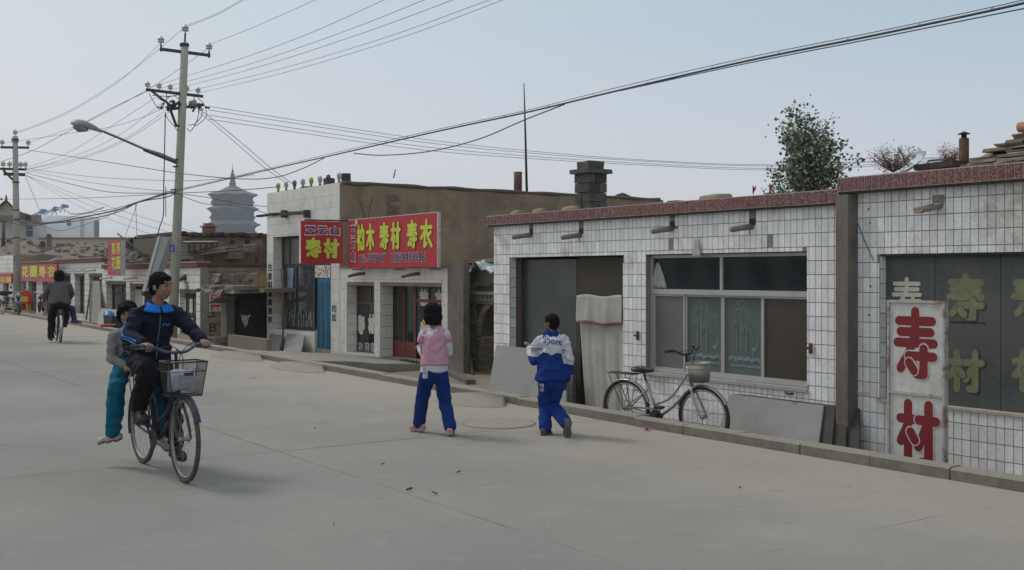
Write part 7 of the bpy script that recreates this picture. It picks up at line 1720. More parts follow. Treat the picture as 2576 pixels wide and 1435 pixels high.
# ---- wire mesh basket helper
def mesh_basket(t, x0, x1, zt, zb, wt, wb_, m_, gap=.0125, inset=.03):
    """open rectangular wire basket; top rim wider than the floor"""
    m = MB(); c = lambda f, x, y: None
    T = [(x0, -wt, zt), (x1, -wt, zt), (x1, wt, zt), (x0, wt, zt)]; Bm = [(x0 + inset * .3, -wb_, zb), (x1 - inset, -wb_, zb), (x1 - inset, wb_, zb), (x0 + inset * .3, wb_, zb)]
    T = [Vector(p) for p in T]; Bm = [Vector(p) for p in Bm]
    for i in range(4):
        a, b, c_, d = Bm[i], Bm[(i + 1) % 4], T[(i + 1) % 4], T[i]; n = max(int((c_ - d).length / gap), 4); k = max(int((d - a).length / gap), 4)
        for j in range(n + k):   # diagonal lattice
            for sg in (1, -1):
                u0, v0 = (j / n, 0) if sg > 0 else (1 - j / n, 0); pts = []
                for (u, v) in ((u0, 0), (u0 - sg * k / n * 1.0, 1)):
                    pts.append((u, v))
                (ua, va), (ub, vb) = pts
                def clip(ua, va, ub, vb):
                    t0, t1 = 0., 1.; du = ub - ua
                    if abs(du) > 1e-9:
                        q0, q1 = (0 - ua) / du, (1 - ua) / du
                        if q0 > q1: q0, q1 = q1, q0
                        t0, t1 = max(t0, q0), min(t1, q1)
                    return (ua + du * t0, va + (vb - va) * t0, ua + du * t1, va + (vb - va) * t1) if t0 < t1 else None
                r = clip(ua, va, ub, vb)
                if r:
                    P = lambda u, v: a.lerp(b, u).lerp(d.lerp(c_, u), v)
                    m.tube([P(r[0], r[1]), P(r[2], r[3])], .0008, 3, cap=False)
    for i in range(9):
        u = i / 8; m.tube([Bm[0].lerp(Bm[1], u), Bm[3].lerp(Bm[2], u)], .0011, 3); m.tube([Bm[0].lerp(Bm[3], u), Bm[1].lerp(Bm[2], u)], .0011, 3)
    o = m.build('basket_mesh', m_, t, True, kind='stuff')
    r = MB()
    for L_, rr in ((T, .006), (Bm, .004), ([Bm[i].lerp(T[i], .72) for i in range(4)], .003)):
        for i in range(4): r.tube([L_[i], L_[(i + 1) % 4]], rr, 6)
    for i in range(4): r.tube([Bm[i], T[i]], .004, 6)
    return r.build('basket_rim', m_, t, True)

# ---- the boy's bicycle, coming towards us down the street
BO = at(359, 1166, 9.31); BO = Vector((BO.x, BO.y, 0)); RZ = R(-90)
def B1(f, l, u): return Vector((BO.x + l, BO.y - f, u))
frame_b = M('dark_blue_frame', (.018, .02, .045), .4, .15, 9, stain=(.05, .04, .035), stain_scale=12)
bk1 = bicycle('dark blue bicycle with a mesh basket ridden by the boy in the navy jacket', BO, RZ, frame_b, rubber_w, .335, 1.07, guard=frame_b, bar_m=M('bar_blue_grey', (.06, .065, .12), .35, metal=.4), sad=.82, bar_z=1.02, crank=128, rim_m=M('dull_rim', (.25, .24, .22), .45, metal=.5), bar_back=.08, lean=R(1.5) * 0)
bmesh_m = M('basket_wire', (.02, .02, .023), .5)
mesh_basket(bk1, .93, 1.16, .93, .67, .15, .115, bmesh_m)
MB().box(1.146, 1.152, -.03, .045, .825, .85).build('name_tag', steel_dark, bk1, True)
pc = thing('paper', 'crumpled white printed papers lying in the bicycle basket', 'papers', B1(1.03, 0, .69)); rg = random.Random(3)
for k, (dx, dy, tl_, rz_) in enumerate(((.0, -.03, 1.1, .2), (.05, .03, .8, -.4), (-.03, .0, 1.3, .1))):
    g = []
    for i in range(8):
        row = []
        for j in range(8):
            u, v = (j / 7 - .5) * .22, (i / 7) * .17; x = dx + v * math.cos(tl_) * .6; z = v * math.sin(tl_) + .012 * noise.noise(Vector((u * 20, v * 20, k))); y = dy + u * math.cos(rz_)
            row.append(B1(1.03 + x - .04 + .012 * math.sin(j * 1.4 + k), max(min(y, .105), -.105), .70 + z + u * math.sin(rz_) * .4))
        g.append(row)
    MB().sheet(g, .0015).build('sheet', M('printed_paper', (.72, .74, .80), .8, .08, 12, spot=(.08, .16, .45), spot_scale=38, spot_amt=.25), pc)
J = dict(pel=B1(.16, 0, .90), h_R=B1(.18, -.085, .88), kR=B1(.57, -.13, .83), aR=B1(.37, -.14, .52), tR=B1(.52, -.14, .44), h_L=B1(.18, .085, .88), kL=B1(.45, .115, .56), aL=B1(.47, .13, .19), tL=B1(.62, .14, .13),
         nk=B1(.29, .035, 1.335), hd=B1(.325, .05, 1.50), sR=B1(.28, -.135, 1.265), sL=B1(.28, .185, 1.275), eR=B1(.46, -.245, 1.10), wR=B1(.71, -.20, 1.055), hR=B1(.80, -.175, 1.045), eL=B1(.47, .29, 1.11), wL=B1(.70, .27, 1.065), hL=B1(.79, .265, 1.05),
         fdir=RIGHT * .94 - VIEW * .30 - UP * .05, gR=(0, 0, -1), gL=(0, 0, -1))
s_ = .95
boy = figure('boy in navy jacket with bright blue collar riding the bicycle and looking right', B1(.2, 0, 0), J, s_, skin, True, 'boy', 3, curl=(.85, .85))
jp = torso_prims(J, s_, .12, .012, hem=B1(.17, 0, .86)) + sleeve(J, 'L', s_, .066, .045) + sleeve(J, 'R', s_, .066, .045)
jm = blob(jp, .008, 5, .011, 8, 1.5, 4); jb = bvh_of(jm); put_mesh('jacket', jm, navy, boy)
nkp, hdp = V3(J['nk']), V3(J['hd'])
for sd in (-1, 1):   # spread collar
    g = []
    for i in range(5):
        row = []
        for j in range(10):
            a = R(-150 + 0) + 0; an = R(180) * (1 - j / 9) * .93 + R(6); rr = .068 + .055 * i / 4
            fwd = Vector((0, -1, 0)); lx = Vector((1, 0, 0)) * sd
            drop = .045 * (1 - math.cos(an)) * -.0
            p = nkp + UP * (.055 - .062 * i / 4 - .05 * (1 + math.cos(an)) * .5 * .9) + lx * math.sin(an) * rr * 1.12 + fwd * math.cos(an) * (rr * .95) + fwd * .012
            row.append(p)
        g.append(row)
    if sd < 0: g = [list(reversed(r)) for r in g]
    MB().sheet(g, .006).build('collar', brightb, boy)
m = MB(); zp = [V3(J['nk']).lerp(B1(.19, .02, .84), k / 14) for k in range(15)]; m.tube([p + Vector((0, -.3, 0)) for p in zp], .0055, 5); conform(m, jb, (0, 1, 0), .002).build('zip', zipm, boy)
for off in (0, .022):   # sleeve stripes
    for a in ('R', 'L'):
        S, e, w = V3(J['s' + a]), V3(J['e' + a]), V3(J['w' + a]); P = [S.lerp(e, .3 + .7 * k / 5) for k in range(6)] + [e.lerp(w, k / 5) for k in range(1, 5)]; sd = -1 if a == 'R' else 1; m = MB()
        for i in range(len(P) - 1):
            aa, bb_ = P[i] + UP * (.012 - off), P[i + 1] + UP * (.012 - off); m.add([aa + UP * .005, aa - UP * .005, bb_ - UP * .005, bb_ + UP * .005], [(0, 1, 2, 3)])
        dv = Vector((-sd, .35, 0)).normalized(); conform(m, jb, dv, .0035).build('sleeve_stripe', stripeb, boy)
m = put_text(MB(), Frame(B1(.6, .03, 1.17), (1, 0, 0), (0, -1, 0)), '~', .02, .09, 0, .03, 0, .02, .001); conform(m, jb, (0, 1, 0), .002).build('chest_emblem', stripeb, boy)
tm_ = blob([('e', J['pel'], (.15, .13, .12))] + leg(J, 'R', s_, .096, .082, .07, .97) + leg(J, 'L', s_, .092, .074, .066, .95), .008, 5, .012, 9, 1.6, 8); put_mesh('trousers', tm_, blackf, boy)
blk = M('black_shoe', (.012, .012, .013), .5); dsol = M('dark_sole', (.03, .028, .027), .8)
shoe(boy, J['aR'], J['tR'], 1.0, (blk, dsol)); shoe(boy, J['aL'], J['tL'], 1.0, (blk, dsol))
m = MB(); ell_mesh(m, B1(.335, .04, 1.30), (.032, .03, .035)); m.build('shirt', blackf, boy)
# ---- girl behind him
J = dict(pel=B1(-.14, -.04, .86), h_R=B1(-.12, -.13, .84), kR=B1(.07, -.235, .66), aR=B1(-.02, -.235, .27), tR=B1(-.075, -.345, .21), h_L=B1(-.12, .05, .84), kL=B1(.1, .15, .6), aL=B1(.16, .11, .23), tL=B1(.31, .12, .16),
         nk=B1(-.14, -.07, 1.135), hd=B1(-.125, -.09, 1.262), sR=B1(-.14, -.20, 1.065), sL=B1(-.14, .07, 1.08), eR=B1(-.12, -.225, .89), wR=B1(.03, -.145, .825), hR=B1(.12, -.10, .79), eL=B1(-.04, .13, .93), wL=B1(.1, .08, .92), hL=B1(.18, .05, .92),
         fdir=-VIEW * .93 + RIGHT * .30 - UP * .10)
gs = .88
girl = figure('child in grey sweater, dark vest and teal trousers sitting behind the boy on the bicycle', B1(-.14, -.04, 0), J, gs, skin, True, 'fringe', 7, curl=(.5, .6))
put_mesh('sweater', blob(torso_prims(J, gs, .10, .0, hem=B1(-.14, -.04, .85)) + sleeve(J, 'L', gs, .055, .036) + sleeve(J, 'R', gs, .055, .036) + [('c', V3(J['nk']) - UP * .02, V3(J['nk']) + UP * .035, .052, .047)], .008, 4, .005, 9, 1.5, 2), greyk, girl)
vm = blob(torso_prims({**J, 'sL': V3(J['sL']) * .8 + V3(J['nk']) * .2 - UP * .02, 'sR': V3(J['sR']) * .8 + V3(J['nk']) * .2 - UP * .02, 'nk': V3(J['nk']) - UP * .045}, gs, .118, .02, hem=B1(-.14, -.04, .87)), .008, 4, .004, 9, 3, 3); vb = bvh_of(vm); put_mesh('vest', vm, vestf, girl)
for k in range(7):
    m = MB(); z = 1.05 - .032 * k; c_ = B1(.2, -.05, z); m.add([c_ + Vector((-.12 + .03 * i, 0, .004 * (j * 2 - 1))) for i in range(9) for j in range(2)], [(2 * i, 2 * i + 1, 2 * i + 3, 2 * i + 2) for i in range(8)]); conform(m, vb, (0, 1, 0), .003).build('vest_stripe', M('vest_grey', (.08, .075, .08), .8), girl)
put_mesh('trousers', blob([('e', J['pel'], (.13, .12, .1))] + leg(J, 'R', gs, .09, .082, .07, .96) + leg(J, 'L', gs, .09, .08, .065, .92), .008, 5, .011, 8, 1.3, 5), tealf, girl)
psh = M('pale_shoe', (.40, .39, .38), .7, .3, 30, spot=(.3, .1, .1), spot_scale=30, spot_amt=.4); psol = M('pinkish_sole', (.17, .07, .065), .8)
shoe(girl, J['aR'], J['tR'], .76, (psh, psol), sole_d=(-.15, .1, -1)); shoe(girl, J['aL'], J['tL'], .76, (psh, psol))

# ---- girl in the pink vest, walking away
def Jp(Z0): return lambda x, y, dz=0: at(x, y, Z0 + dz)
q = Jp(11.0)
J = dict(hd=q(1088, 789), nk=q(1091, 826), sL=q(1066, 845, .0), sR=q(1121, 843, .0), eL=q(1069, 893, .02), wL=q(1058, 878, .17), hL=q(1053, 866, .24), eR=q(1129, 888, .05), wR=q(1112, 872, .2), hR=q(1100, 862, .25), pel=q(1092, 938), h_L=q(1075, 947), h_R=q(1110, 947),
         kL=q(1062, 1010, .13), aL=q(1054, 1066, .16), tL=q(1034, 1074, .22), kR=q(1120, 1015, .04), aR=q(1133, 1076, -.12), tR=q(1136, 1088, .03), fdir=VIEW * .95 - RIGHT * .28)
bt_ = q(1092, 1090); ps_ = .80
pk_ = figure('girl in a pink vest and blue school trousers walking away, seen from behind', (bt_.x, bt_.y, 0), J, ps_, skin, False, 'bob', 9, curl=(.9, .7))
put_mesh('shirt', blob(torso_prims(J, ps_, .13, .02, hem=q(1092, 932)) + sleeve(J, 'L', ps_, .066, .046, .9) + sleeve(J, 'R', ps_, .06, .045, .9), .008, 4, .005, 9, 1.5, 2), whitef, pk_)
J2 = J
pm_ = blob(torso_prims(J2, ps_, .145, .03, hem=q(1092, 915)) + [('c', V3(J['sL']) - UP * .03, V3(J['sR']) - UP * .03, .062, .062)] + [('c', V3(J['sL']) * .9 + V3(J['sR']) * .1 + UP * .01, V3(J['nk']), .05, .05), ('c', V3(J['sR']) * .9 + V3(J['sL']) * .1 + UP * .01, V3(J['nk']), .05, .05)], .008, 5, .010, 8, .8, 6); pv = bvh_of(pm_); put_mesh('pink_vest', pm_, pinkf, pk_)
for off in (0, .03):
    S, e = V3(J['sL']), V3(J['eL']); m = MB(); P = [S.lerp(e, k / 6) + RIGHT * (-.032 + off * .9) for k in range(7)]
    sl = blob(sleeve(J, 'L', ps_, .066, .046, .9), .008, 4); sb_ = bvh_of(sl)
    for i in range(6): m.add([P[i] - RIGHT * .005, P[i] + RIGHT * .005, P[i + 1] + RIGHT * .005, P[i + 1] - RIGHT * .005], [(0, 1, 2, 3)])
    conform(m, sb_, VIEW, .009).build('sleeve_stripe', stripep, pk_)
tmm = blob([('e', J['pel'], (.125, .11, .09))] + leg(J, 'L', ps_, .10, .082, .075, .97) + leg(J, 'R', ps_, .10, .08, .075, .97), .008, 5, .008, 9, .8, 5); tb_ = bvh_of(tmm)
put_mesh('trousers', tmm, M('royal_blue_fabric', (.008, .028, .15), .8, .12, 14, bump=.0012, bscale=160, spec=.15), pk_)
def patch(root, px0, px1, py0, py1, bvh, name='pocket_flash', txt='N', Z=10.5):
    m = MB(); vs = []; fs = []; n = 5
    for i in range(n + 1):
        for j in range(n + 1): vs.append(at(px0 + (px1 - px0) * j / n, py0 + (py1 - py0) * i / n, Z))
    for i in range(n):
        for j in range(n): a = i * (n + 1) + j; fs.append((a, a + n + 1, a + n + 2, a + 1))
    m.add(vs, fs); conform(m, bvh, VIEW, .004); m.build(name, whitef, root)
    F = Frame(at(px0, 690, Z), (CS, -SN, 0), (-SN, -CS, 0)); sc_ = Z / FP; m = put_text(MB(), F, txt, (px1 - px0) * .3 * sc_, (px1 - px0) * .75 * sc_, (690 - py0 - (py1 - py0) * .62) * sc_, (690 - py0 - (py1 - py0) * .3) * sc_, 0, .02, .001); conform(m, bvh, VIEW, .007).build('lettering', stripep, root)
patch(pk_, 1054, 1068, 934, 963, tb_)
rsh = M('pink_shoe', (.40, .15, .19), .6, .3, 40, spot=(.55, .5, .5), spot_scale=40); rsol = M('pale_sole', (.42, .36, .34), .7)
shoe(pk_, J['aL'], J['tL'], .85, (rsh, rsol)); shoe(pk_, J['aR'], J['tR'], .85, (rsh, rsol))
c_ = q(1070, 811, .10); fd_ = MB(); ell_mesh(fd_, c_, (.03, .03, .035)); solo(fd_, 'snack', M('yellow_snack', (.55, .4, .05), .7), 'yellow snack held to the mouth by the girl in the pink vest', 'snack')

# ---- boy in the blue and white school jacket
q = Jp(11.0)
J = dict(hd=q(1387, 813), nk=q(1386, 843), sL=q(1356, 860, 0), sR=q(1417, 856, 0), eL=q(1345, 905, .03), wL=q(1335, 878, .16), hL=q(1334, 864, .22), eR=q(1431, 905, -.02), wR=q(1427, 953, .02), hR=q(1424, 974, .04), pel=q(1386, 962), h_L=q(1372, 968), h_R=q(1401, 968),
         kL=q(1370, 1022, .10), aL=q(1372, 1078, -.03), tL=q(1383, 1088, .07), kR=q(1391, 1020, .12), aR=q(1424, 1066, -.22), tR=q(1426, 1096, -.20), fdir=VIEW * .62 - RIGHT * .78, gR=VIEW)
bt_ = q(1390, 1095); bs_ = .76
bb2 = figure('boy in a blue and white jacket lettered Sport walking away by the kerb', (bt_.x, bt_.y, 0), J, bs_, skin_d, False, 'boy', 12, curl=(.9, .35))
jk = blob(torso_prims(J, bs_, .145, .035, hem=q(1388, 952)) + sleeve(J, 'L', bs_, .078, .055, .92) + sleeve(J, 'R', bs_, .075, .055, .95), .0075, 5, .013, 9, 1.2, 11); jb2 = bvh_of(jk)
def yoke(c):
    x, y = pxof(c)
    E_ = [(1320, 893), (1338, 897), (1352, 898), (1366, 886), (1378, 889), (1388, 895), (1398, 889), (1412, 889), (1418, 915), (1445, 919)]; edge = 919
    for (xa, ya), (xb, yb) in zip(E_, E_[1:]):
        if xa <= x <= xb: edge = ya + (yb - ya) * (x - xa) / (xb - xa)
    return 0 if y < edge else 1
put_mesh('jacket', jk, [whitef, cobalt], bb2, yoke)
cl_ = blob([('c', V3(J['nk']) - RIGHT * .035 + UP * .0, V3(J['nk']) + RIGHT * .035 + UP * .0, .05, .05), ('c', V3(J['nk']) - RIGHT * .02 + UP * .02, V3(J['nk']) + RIGHT * .02 + UP * .02, .045, .045)], .007, 2); put_mesh('collar', cl_, cobalt, bb2)
F = Frame(at(1369, 690, 10.4), (CS, -SN, 0), (-SN, -CS, 0)); sc_ = 10.4 / FP
v_, f_ = font_mesh('Sport', .02); lo, hi = v_.min(0), v_.max(0); m = MB(); W_ = 50 * sc_; H_ = 27 * sc_
m.add([F((a - lo[0]) / (hi[0] - lo[0]) * W_, (690 - 878) * sc_ + (b - lo[1]) / (hi[1] - lo[1]) * H_ * (1 - .25 * (a - lo[0]) / (hi[0] - lo[0])) - 5 * sc_ * ((a - lo[0]) / (hi[0] - lo[0])) ** 2, 0) for a, b, c in v_], f_)
conform(m, jb2, VIEW, .006).build('lettering', M('grey_blue_print', (.07, .09, .2), .7), bb2)
for px0, px1, py in ((1338, 1368, 884), (1417, 1428, 888)):
    m = MB()
    for k in range(2):
        z0 = py + k * 6; m.add([at(px0 + (px1 - px0) * i / 6, z0 + j * (3.5 - 2 * k), 10.5) for i in range(7) for j in range(2)], [(2 * i, 2 * i + 1, 2 * i + 3, 2 * i + 2) for i in range(6)])
    conform(m, jb2, VIEW, .004).build('stripe', M('grey_blue_print', (.07, .09, .2)), bb2)
tq = blob([('e', J['pel'], (.12, .105, .09))] + leg(J, 'L', bs_, .10, .085, .08, .95) + leg(J, 'R', bs_, .10, .085, .08, .97), .0075, 4, .009, 9, .9, 14); tb2 = bvh_of(tq); put_mesh('trousers', tq, cobalt, bb2)
patch(bb2, 1355, 1371, 977, 998, tb2)
gsh = M('dark_grey_shoe', (.05, .045, .045), .7, .3, 30); gsol = M('grey_sole', (.12, .105, .1), .8)
shoe(bb2, J['aL'], J['tL'], .82, (gsh, gsol)); shoe(bb2, J['aR'], J['tR'], .9, (gsh, gsol), sole_d=-VIEW + Vector((.2, -.1, 0)))
c_ = q(1415, 972, .03); m = MB(); m.rock(c_, .05, .07, .075, .3, .06); solo(m, 'box', M('dark_blue_box', (.015, .02, .05), .4), 'small dark box held low in the hand of the boy in blue and white', 'box')
c_ = q(1331, 868, .24); m = MB(); m.tube([c_, c_ + Vector((0, 0, .0)) - RIGHT * .05 + UP * .02], .016, 8); solo(m, 'bun', M('grey_bun', (.3, .28, .25), .8), 'small pale snack held up by the boy in blue and white', 'snack')

# ---- adult riding away with a child in front
AO = at(152, 864, 25.5); AO = Vector((AO.x, AO.y, 0))
PH = R(8)
def B2(f, l, u): return Vector((AO.x - l * math.cos(PH) + f * math.sin(PH), AO.y + f * math.cos(PH) + l * math.sin(PH), u))
bicycle('old dark bicycle ridden away from us by an adult in a grey jacket', AO, R(82), steel_dark, rubber, .335, 1.08, sad=.84, bar_z=1.0, crank=95, rim_m=chrome)
J = dict(pel=B2(.2, 0, .92), h_L=B2(.2, .1, .90), kL=B2(.5, .16, .52), aL=B2(.42, .17, .14), tL=B2(.58, .18, .10), h_R=B2(.2, -.1, .90), kR=B2(.6, -.16, .78), aR=B2(.5, -.15, .44), tR=B2(.66, -.16, .40), nk=B2(.28, 0, 1.41), hd=B2(.32, -.0, 1.555), sL=B2(.27, .20, 1.34), sR=B2(.27, -.20, 1.34),
         eL=B2(.42, .29, 1.12), wL=B2(.70, .27, 1.03), hL=B2(.8, .26, 1.02), eR=B2(.42, -.29, 1.12), wR=B2(.70, -.27, 1.03), hR=B2(.8, -.26, 1.02), fdir=(.25, 1, 0))
ad = figure('adult in a grey jacket and black trousers cycling away down the street', B2(.2, 0, 0), J, 1.0, skin_d, False, 'bob', 5, vox=.012)
put_mesh('jacket', blob(torso_prims(J, 1.05, .135, .05, hem=B2(.16, 0, .93)) + sleeve(J, 'L', 1., .07, .05) + sleeve(J, 'R', 1., .07, .05), .012, 4, .008, 6, 1, 3), tweed, ad)
put_mesh('trousers', blob([('e', J['pel'], (.19, .17, .13))] + leg(J, 'L', 1., .11, .09, .075) + leg(J, 'R', 1., .11, .09, .075), .012, 4, .01, 6, 1, 3), blackf, ad)
shoe(ad, J['aL'], J['tL'], 1., (blk, dsol)); shoe(ad, J['aR'], J['tR'], 1., (blk, dsol))
J = dict(pel=B2(.52, -.02, .84), h_L=B2(.55, .0, .84), kL=B2(.6, -.28, .8), aL=B2(.6, -.34, .5), tL=B2(.62, -.46, .46), h_R=B2(.47, -.04, .84), kR=B2(.48, -.32, .8), aR=B2(.48, -.37, .5), tR=B2(.50, -.5, .46), nk=B2(.5, 0, 1.13), hd=B2(.5, 0, 1.25), sL=B2(.61, -.0, 1.08), sR=B2(.40, -.02, 1.08), eL=B2(.66, -.1, .93), wL=B2(.72, -.15, .98), eR=B2(.42, -.22, .95), wR=B2(.55, -.24, .98), fdir=(1, .2, 0))
ch_ = figure('child perched in front of the adult cyclist, one purple trouser leg showing', B2(.5, 0, 0), J, .72, skin_d, False, 'boy', 6, vox=.012)
put_mesh('jacket', blob(torso_prims(J, .75, .1, 0) + sleeve(J, 'L', .75) + sleeve(J, 'R', .75), .012, 3), M('slate_blue_fabric', (.03, .06, .12), .9), ch_)
put_mesh('trousers', blob([('e', J['pel'], (.1, .1, .08))] + leg(J, 'L', .75) + leg(J, 'R', .75), .012, 3), M('purple_fabric', (.06, .035, .1), .9), ch_)
for a in 'LR': shoe(ch_, J['a' + a], J['t' + a], .75, (M('lilac_shoe', (.1, .06, .2), .7), dsol))

# ---- parked silver bicycle behind the kerb
a_, b_ = Vector((8.06, 9.27, -.21)), Vector((8.24, 8.24, -.21)); d_ = b_ - a_
silver = M('silver_frame', (.36, .35, .33), .38, .08, 8, metal=.5, stain=(.25, .22, .18), stain_scale=9)
bk2 = bicycle('silver city bicycle with a grey basket parked under the wide window', a_, math.atan2(d_.y, d_.x), silver, rubber, .322, 1.03, basket='bucket', guard=silver, bar_m=steel_dark, sad=.77, bar_z=1.0, crank=50, lean=R(3), bar_back=.03, bw=.82)
m = MB(); g = []; bm = M('grey_plastic_basket', (.30, .29, .265), .7, .1, 8, stain=(.2, .16, .13), stain_scale=9)
n = 24; vs = []; fs = []
for (rx, ry, z) in ((.118, .088, .885), (.096, .07, .685), (.088, .062, .69), (.11, .08, .885)):
    for k in range(n):
        a = 2 * math.pi * k / n; sg = lambda v: (abs(v) ** .55) * (1 if v > 0 else -1); vs.append((.985 + rx * sg(math.cos(a)), ry * 1.15 * sg(math.sin(a)), z))
for i in range(3):
    for k in range(n): k2 = (k + 1) % n; fs.append((i * n + k, (i + 1) * n + k, (i + 1) * n + k2, i * n + k2))
fs.append(tuple(2 * n + k for k in range(n))); fs.append(tuple(n + k for k in reversed(range(n))))
for k in range(n): k2 = (k + 1) % n; fs.append((k, k2, 3 * n + k2, 3 * n + k))
m.add(vs, fs, True)
bo = m.build('basket', bm, bk2, True)
m = MB()
for z_, e_ in ((.83, .003), (.78, .003), (.885, .005)):
    P = []
    for k in range(n):
        a = 2 * math.pi * k / n; sg = lambda v: (abs(v) ** .55) * (1 if v > 0 else -1); f_ = (z_ - .685) / .2; P.append(Vector((.985 + (.096 + .022 * f_ + .002) * sg(math.cos(a)), (.07 + .018 * f_ + .002) * 1.15 * sg(math.sin(a)), z_)))
    m.tube(P, e_, 5, closed=True)
m.build('band', bm, bo, True)
# ---- litter on the road
def litter(px, py, sz, mat_, label, cat='leaf', name='dry_leaf', h=.008):
    sz *= .5; c = onG(px, py); rg = random.Random(int(px)); a = rg.uniform(0, 6); g = []
    for i in range(4): g.append([Vector((c.x + math.cos(a) * (i / 3 - .5) * sz - math.sin(a) * (j / 2 - .5) * sz * .5 * (1 - abs(i / 3 - .5) * 1.6), c.y + math.sin(a) * (i / 3 - .5) * sz + math.cos(a) * (j / 2 - .5) * sz * .5 * (1 - abs(i / 3 - .5) * 1.6), .006 + h * abs(j - 1) + .004 * i)) for j in range(3)])
    return solo(MB().sheet(g, .0015), name, mat_, label, cat)
leafm = M('dead_leaf', (.12, .09, .065), .9, .2, 30)
lt = litter(1030, 1237, .09, leafm, 'dark curled dead leaf standing on the road joint in the middle', h=.014)
litter(1093, 1246, .09, leafm, 'flat dark dead leaf right of the curled leaf on the road')
litter(1154, 1192, .07, leafm, 'small dead leaf on the road below the girl in the pink vest')
litter(963, 1172, .06, leafm, 'tiny dead leaf on the road left of the girl in pink')
litter(793, 1080, .06, leafm, 'tiny dark chip on the road between the bicycle and the girl')
litter(1377, 1336, .05, M('pale_litter', (.5, .42, .36), .9), 'pale scrap of paper on the near road slab', 'paper', 'paper_scrap')
litter(1862, 1232, .04, M('red_litter', (.3, .06, .05), .9), 'tiny red scrap on the road at the right', 'paper', 'paper_scrap')
litter(1503, 962 + 0, .07, M('pale_litter', (.5, .42, .36)), 'pale scrap by the kerb between the shops', 'paper', 'paper_scrap')
litter(840, 1325, .035, leafm, 'tiny dark speck of litter low left of the middle of the road')
litter(1600, 1010 + 55, .05, leafm, 'small dark crumb by the kerb under the parked bicycle')
mg = M('magenta_flower', (.45, .03, .3), .7); c = onG(1627, 1083); t = thing('flower', 'crushed magenta flower lying against the kerb below the parked bicycle', 'flower', c)
for k in range(6): a = k * 1.05; MB().sheet([[Vector((math.cos(a) * r_ + math.sin(a) * w_, math.sin(a) * r_ - math.cos(a) * w_, .008 + r_ * .5)) for w_ in (-.012, .012)] for r_ in (.0, .025, .045)], .0015).build('petal', mg, t, True)

# ---- vehicles parked far left
def motorbike(label, loc, rz, body, s=1.0, shield=None):
    t = thing('motorcycle', label, 'motorcycle', loc, rz); t.scale = (s, s, s)
    def B(m, n, mt, par=None): return m.build(n, mt, par or t, True)
    for cx in (0, 1.2):
        w = B(MB().tube([Vector((cx + .25 * math.cos(a), 0, .3 + .25 * math.sin(a))) for a in [2 * math.pi * k / 22 for k in range(22)]], .05, 8, closed=True), 'tyre', rubber)
        B(MB().tube([Vector((cx + .2 * math.cos(a), 0, .3 + .2 * math.sin(a))) for a in [2 * math.pi * k / 18 for k in range(18)]], .018, 6, closed=True), 'rim', chrome, w)
        m = MB()
        for k in range(10): a = 2 * math.pi * k / 10; m.tube([(cx, 0, .3), (cx + .2 * math.cos(a), 0, .3 + .2 * math.sin(a))], .006, 4)
        B(m, 'spokes', chrome, w)
    m = MB(); m.tube([(0, 0, .3), (.4, 0, .35), (.8, 0, .4), (.98, 0, .78)], .03, 8); m.tube([(.1, 0, .68), (.95, 0, .75)], .03, 8); m.tube([(0, .1, .3), (.15, .1, .68)], .022, 6); m.tube([(0, -.1, .3), (.15, -.1, .68)], .022, 6); B(m, 'frame', steel_dark)
    B(MB().rock((.55, 0, .38), .34, .24, .3, 0, .08, random.Random(1)), 'engine', chrome)
    for q, nme, mt in (([('e', (.72, 0, .78), (.24, .13, .12))], 'fuel_tank', body), ([('c', (-.05, 0, .8), (.45, 0, .78), .085, .09)], 'seat', rubber), ([('e', (1.02, 0, .88), (.1, .1, .11))], 'headlight_shell', body)):
        me = blob(q, .02, 2); o = bpy.data.objects.new(nme, me); COL.objects.link(o); o.parent = t; me.materials.append(mt)
    m = MB()
    for y in (-.09, .09): m.tube([(.98, y, .95), (1.2, y, .3)], .024, 8)
    B(m, 'fork', chrome); m = MB(); m.tube(curve3([Vector((.8, -.36, 1.05)), Vector((.95, -.2, 1.04)), Vector((.98, 0, .98)), Vector((.95, .2, 1.04)), Vector((.8, .36, 1.05))], 4), .015, 6); B(m, 'handlebar', chrome)
    B(MB().lathe((1.09, 0, .88), [(.085, 0), (.075, .03), (.01, .04)], 14, (1, 0, 0)), 'headlight', M('lamp_glass', (.4, .42, .42), .1)); 
    for y in (-1, 1): B(MB().tube([(.93, y * .22, 1.04), (.9, y * .27, 1.18)], .006, 5), 'mirror_stem', chrome); B(MB().lathe((.9, y * .28, 1.2), [(.05, 0), (.05, .012)], 12, (1, 0, .1)), 'mirror', steel_dark)
    B(MB().tube([(.5, -.14, .3), (.1, -.15, .28), (-.3, -.16, .34)], [.025, .035, .045], 10), 'exhaust', chrome)
    m = MB(); g = [[Vector((1.2 + .31 * math.cos(R(20 + 12 * k)), (j - 1) * .05, .3 + .31 * math.sin(R(20 + 12 * k)))) for j in range(3)] for k in range(11)]; B(m.sheet(g, .004), 'mudguard', body)
    m = MB(); g = [[Vector((.31 * math.cos(R(50 + 12 * k)), (j - 1) * .06, .3 + .33 * math.sin(R(50 + 12 * k)))) for j in range(3)] for k in range(11)]; B(m.sheet(g, .004), 'rear_mudguard', body)
    return t
c = onG(90, 793); motorbike('black motorcycle with chrome mirrors parked facing us under the long red board', (c.x - .5, c.y + 1.2, 0), R(-95), M('black_paint_gloss', (.02, .02, .03), .25), .9)
c = onG(124, 788); motorbike('maroon motorcycle half hidden behind the adult cyclist', (c.x + .1, c.y + 1.6, 0), R(-110), M('maroon_paint', (.16, .02, .03), .3), .8)
c = at(24, 690, 49); motorbike('dark scooter like motorcycle standing at the left edge of the picture', (c.x, c.y, -.02), R(190), M('dark_green_paint', (.03, .04, .035), .3), 1.0)
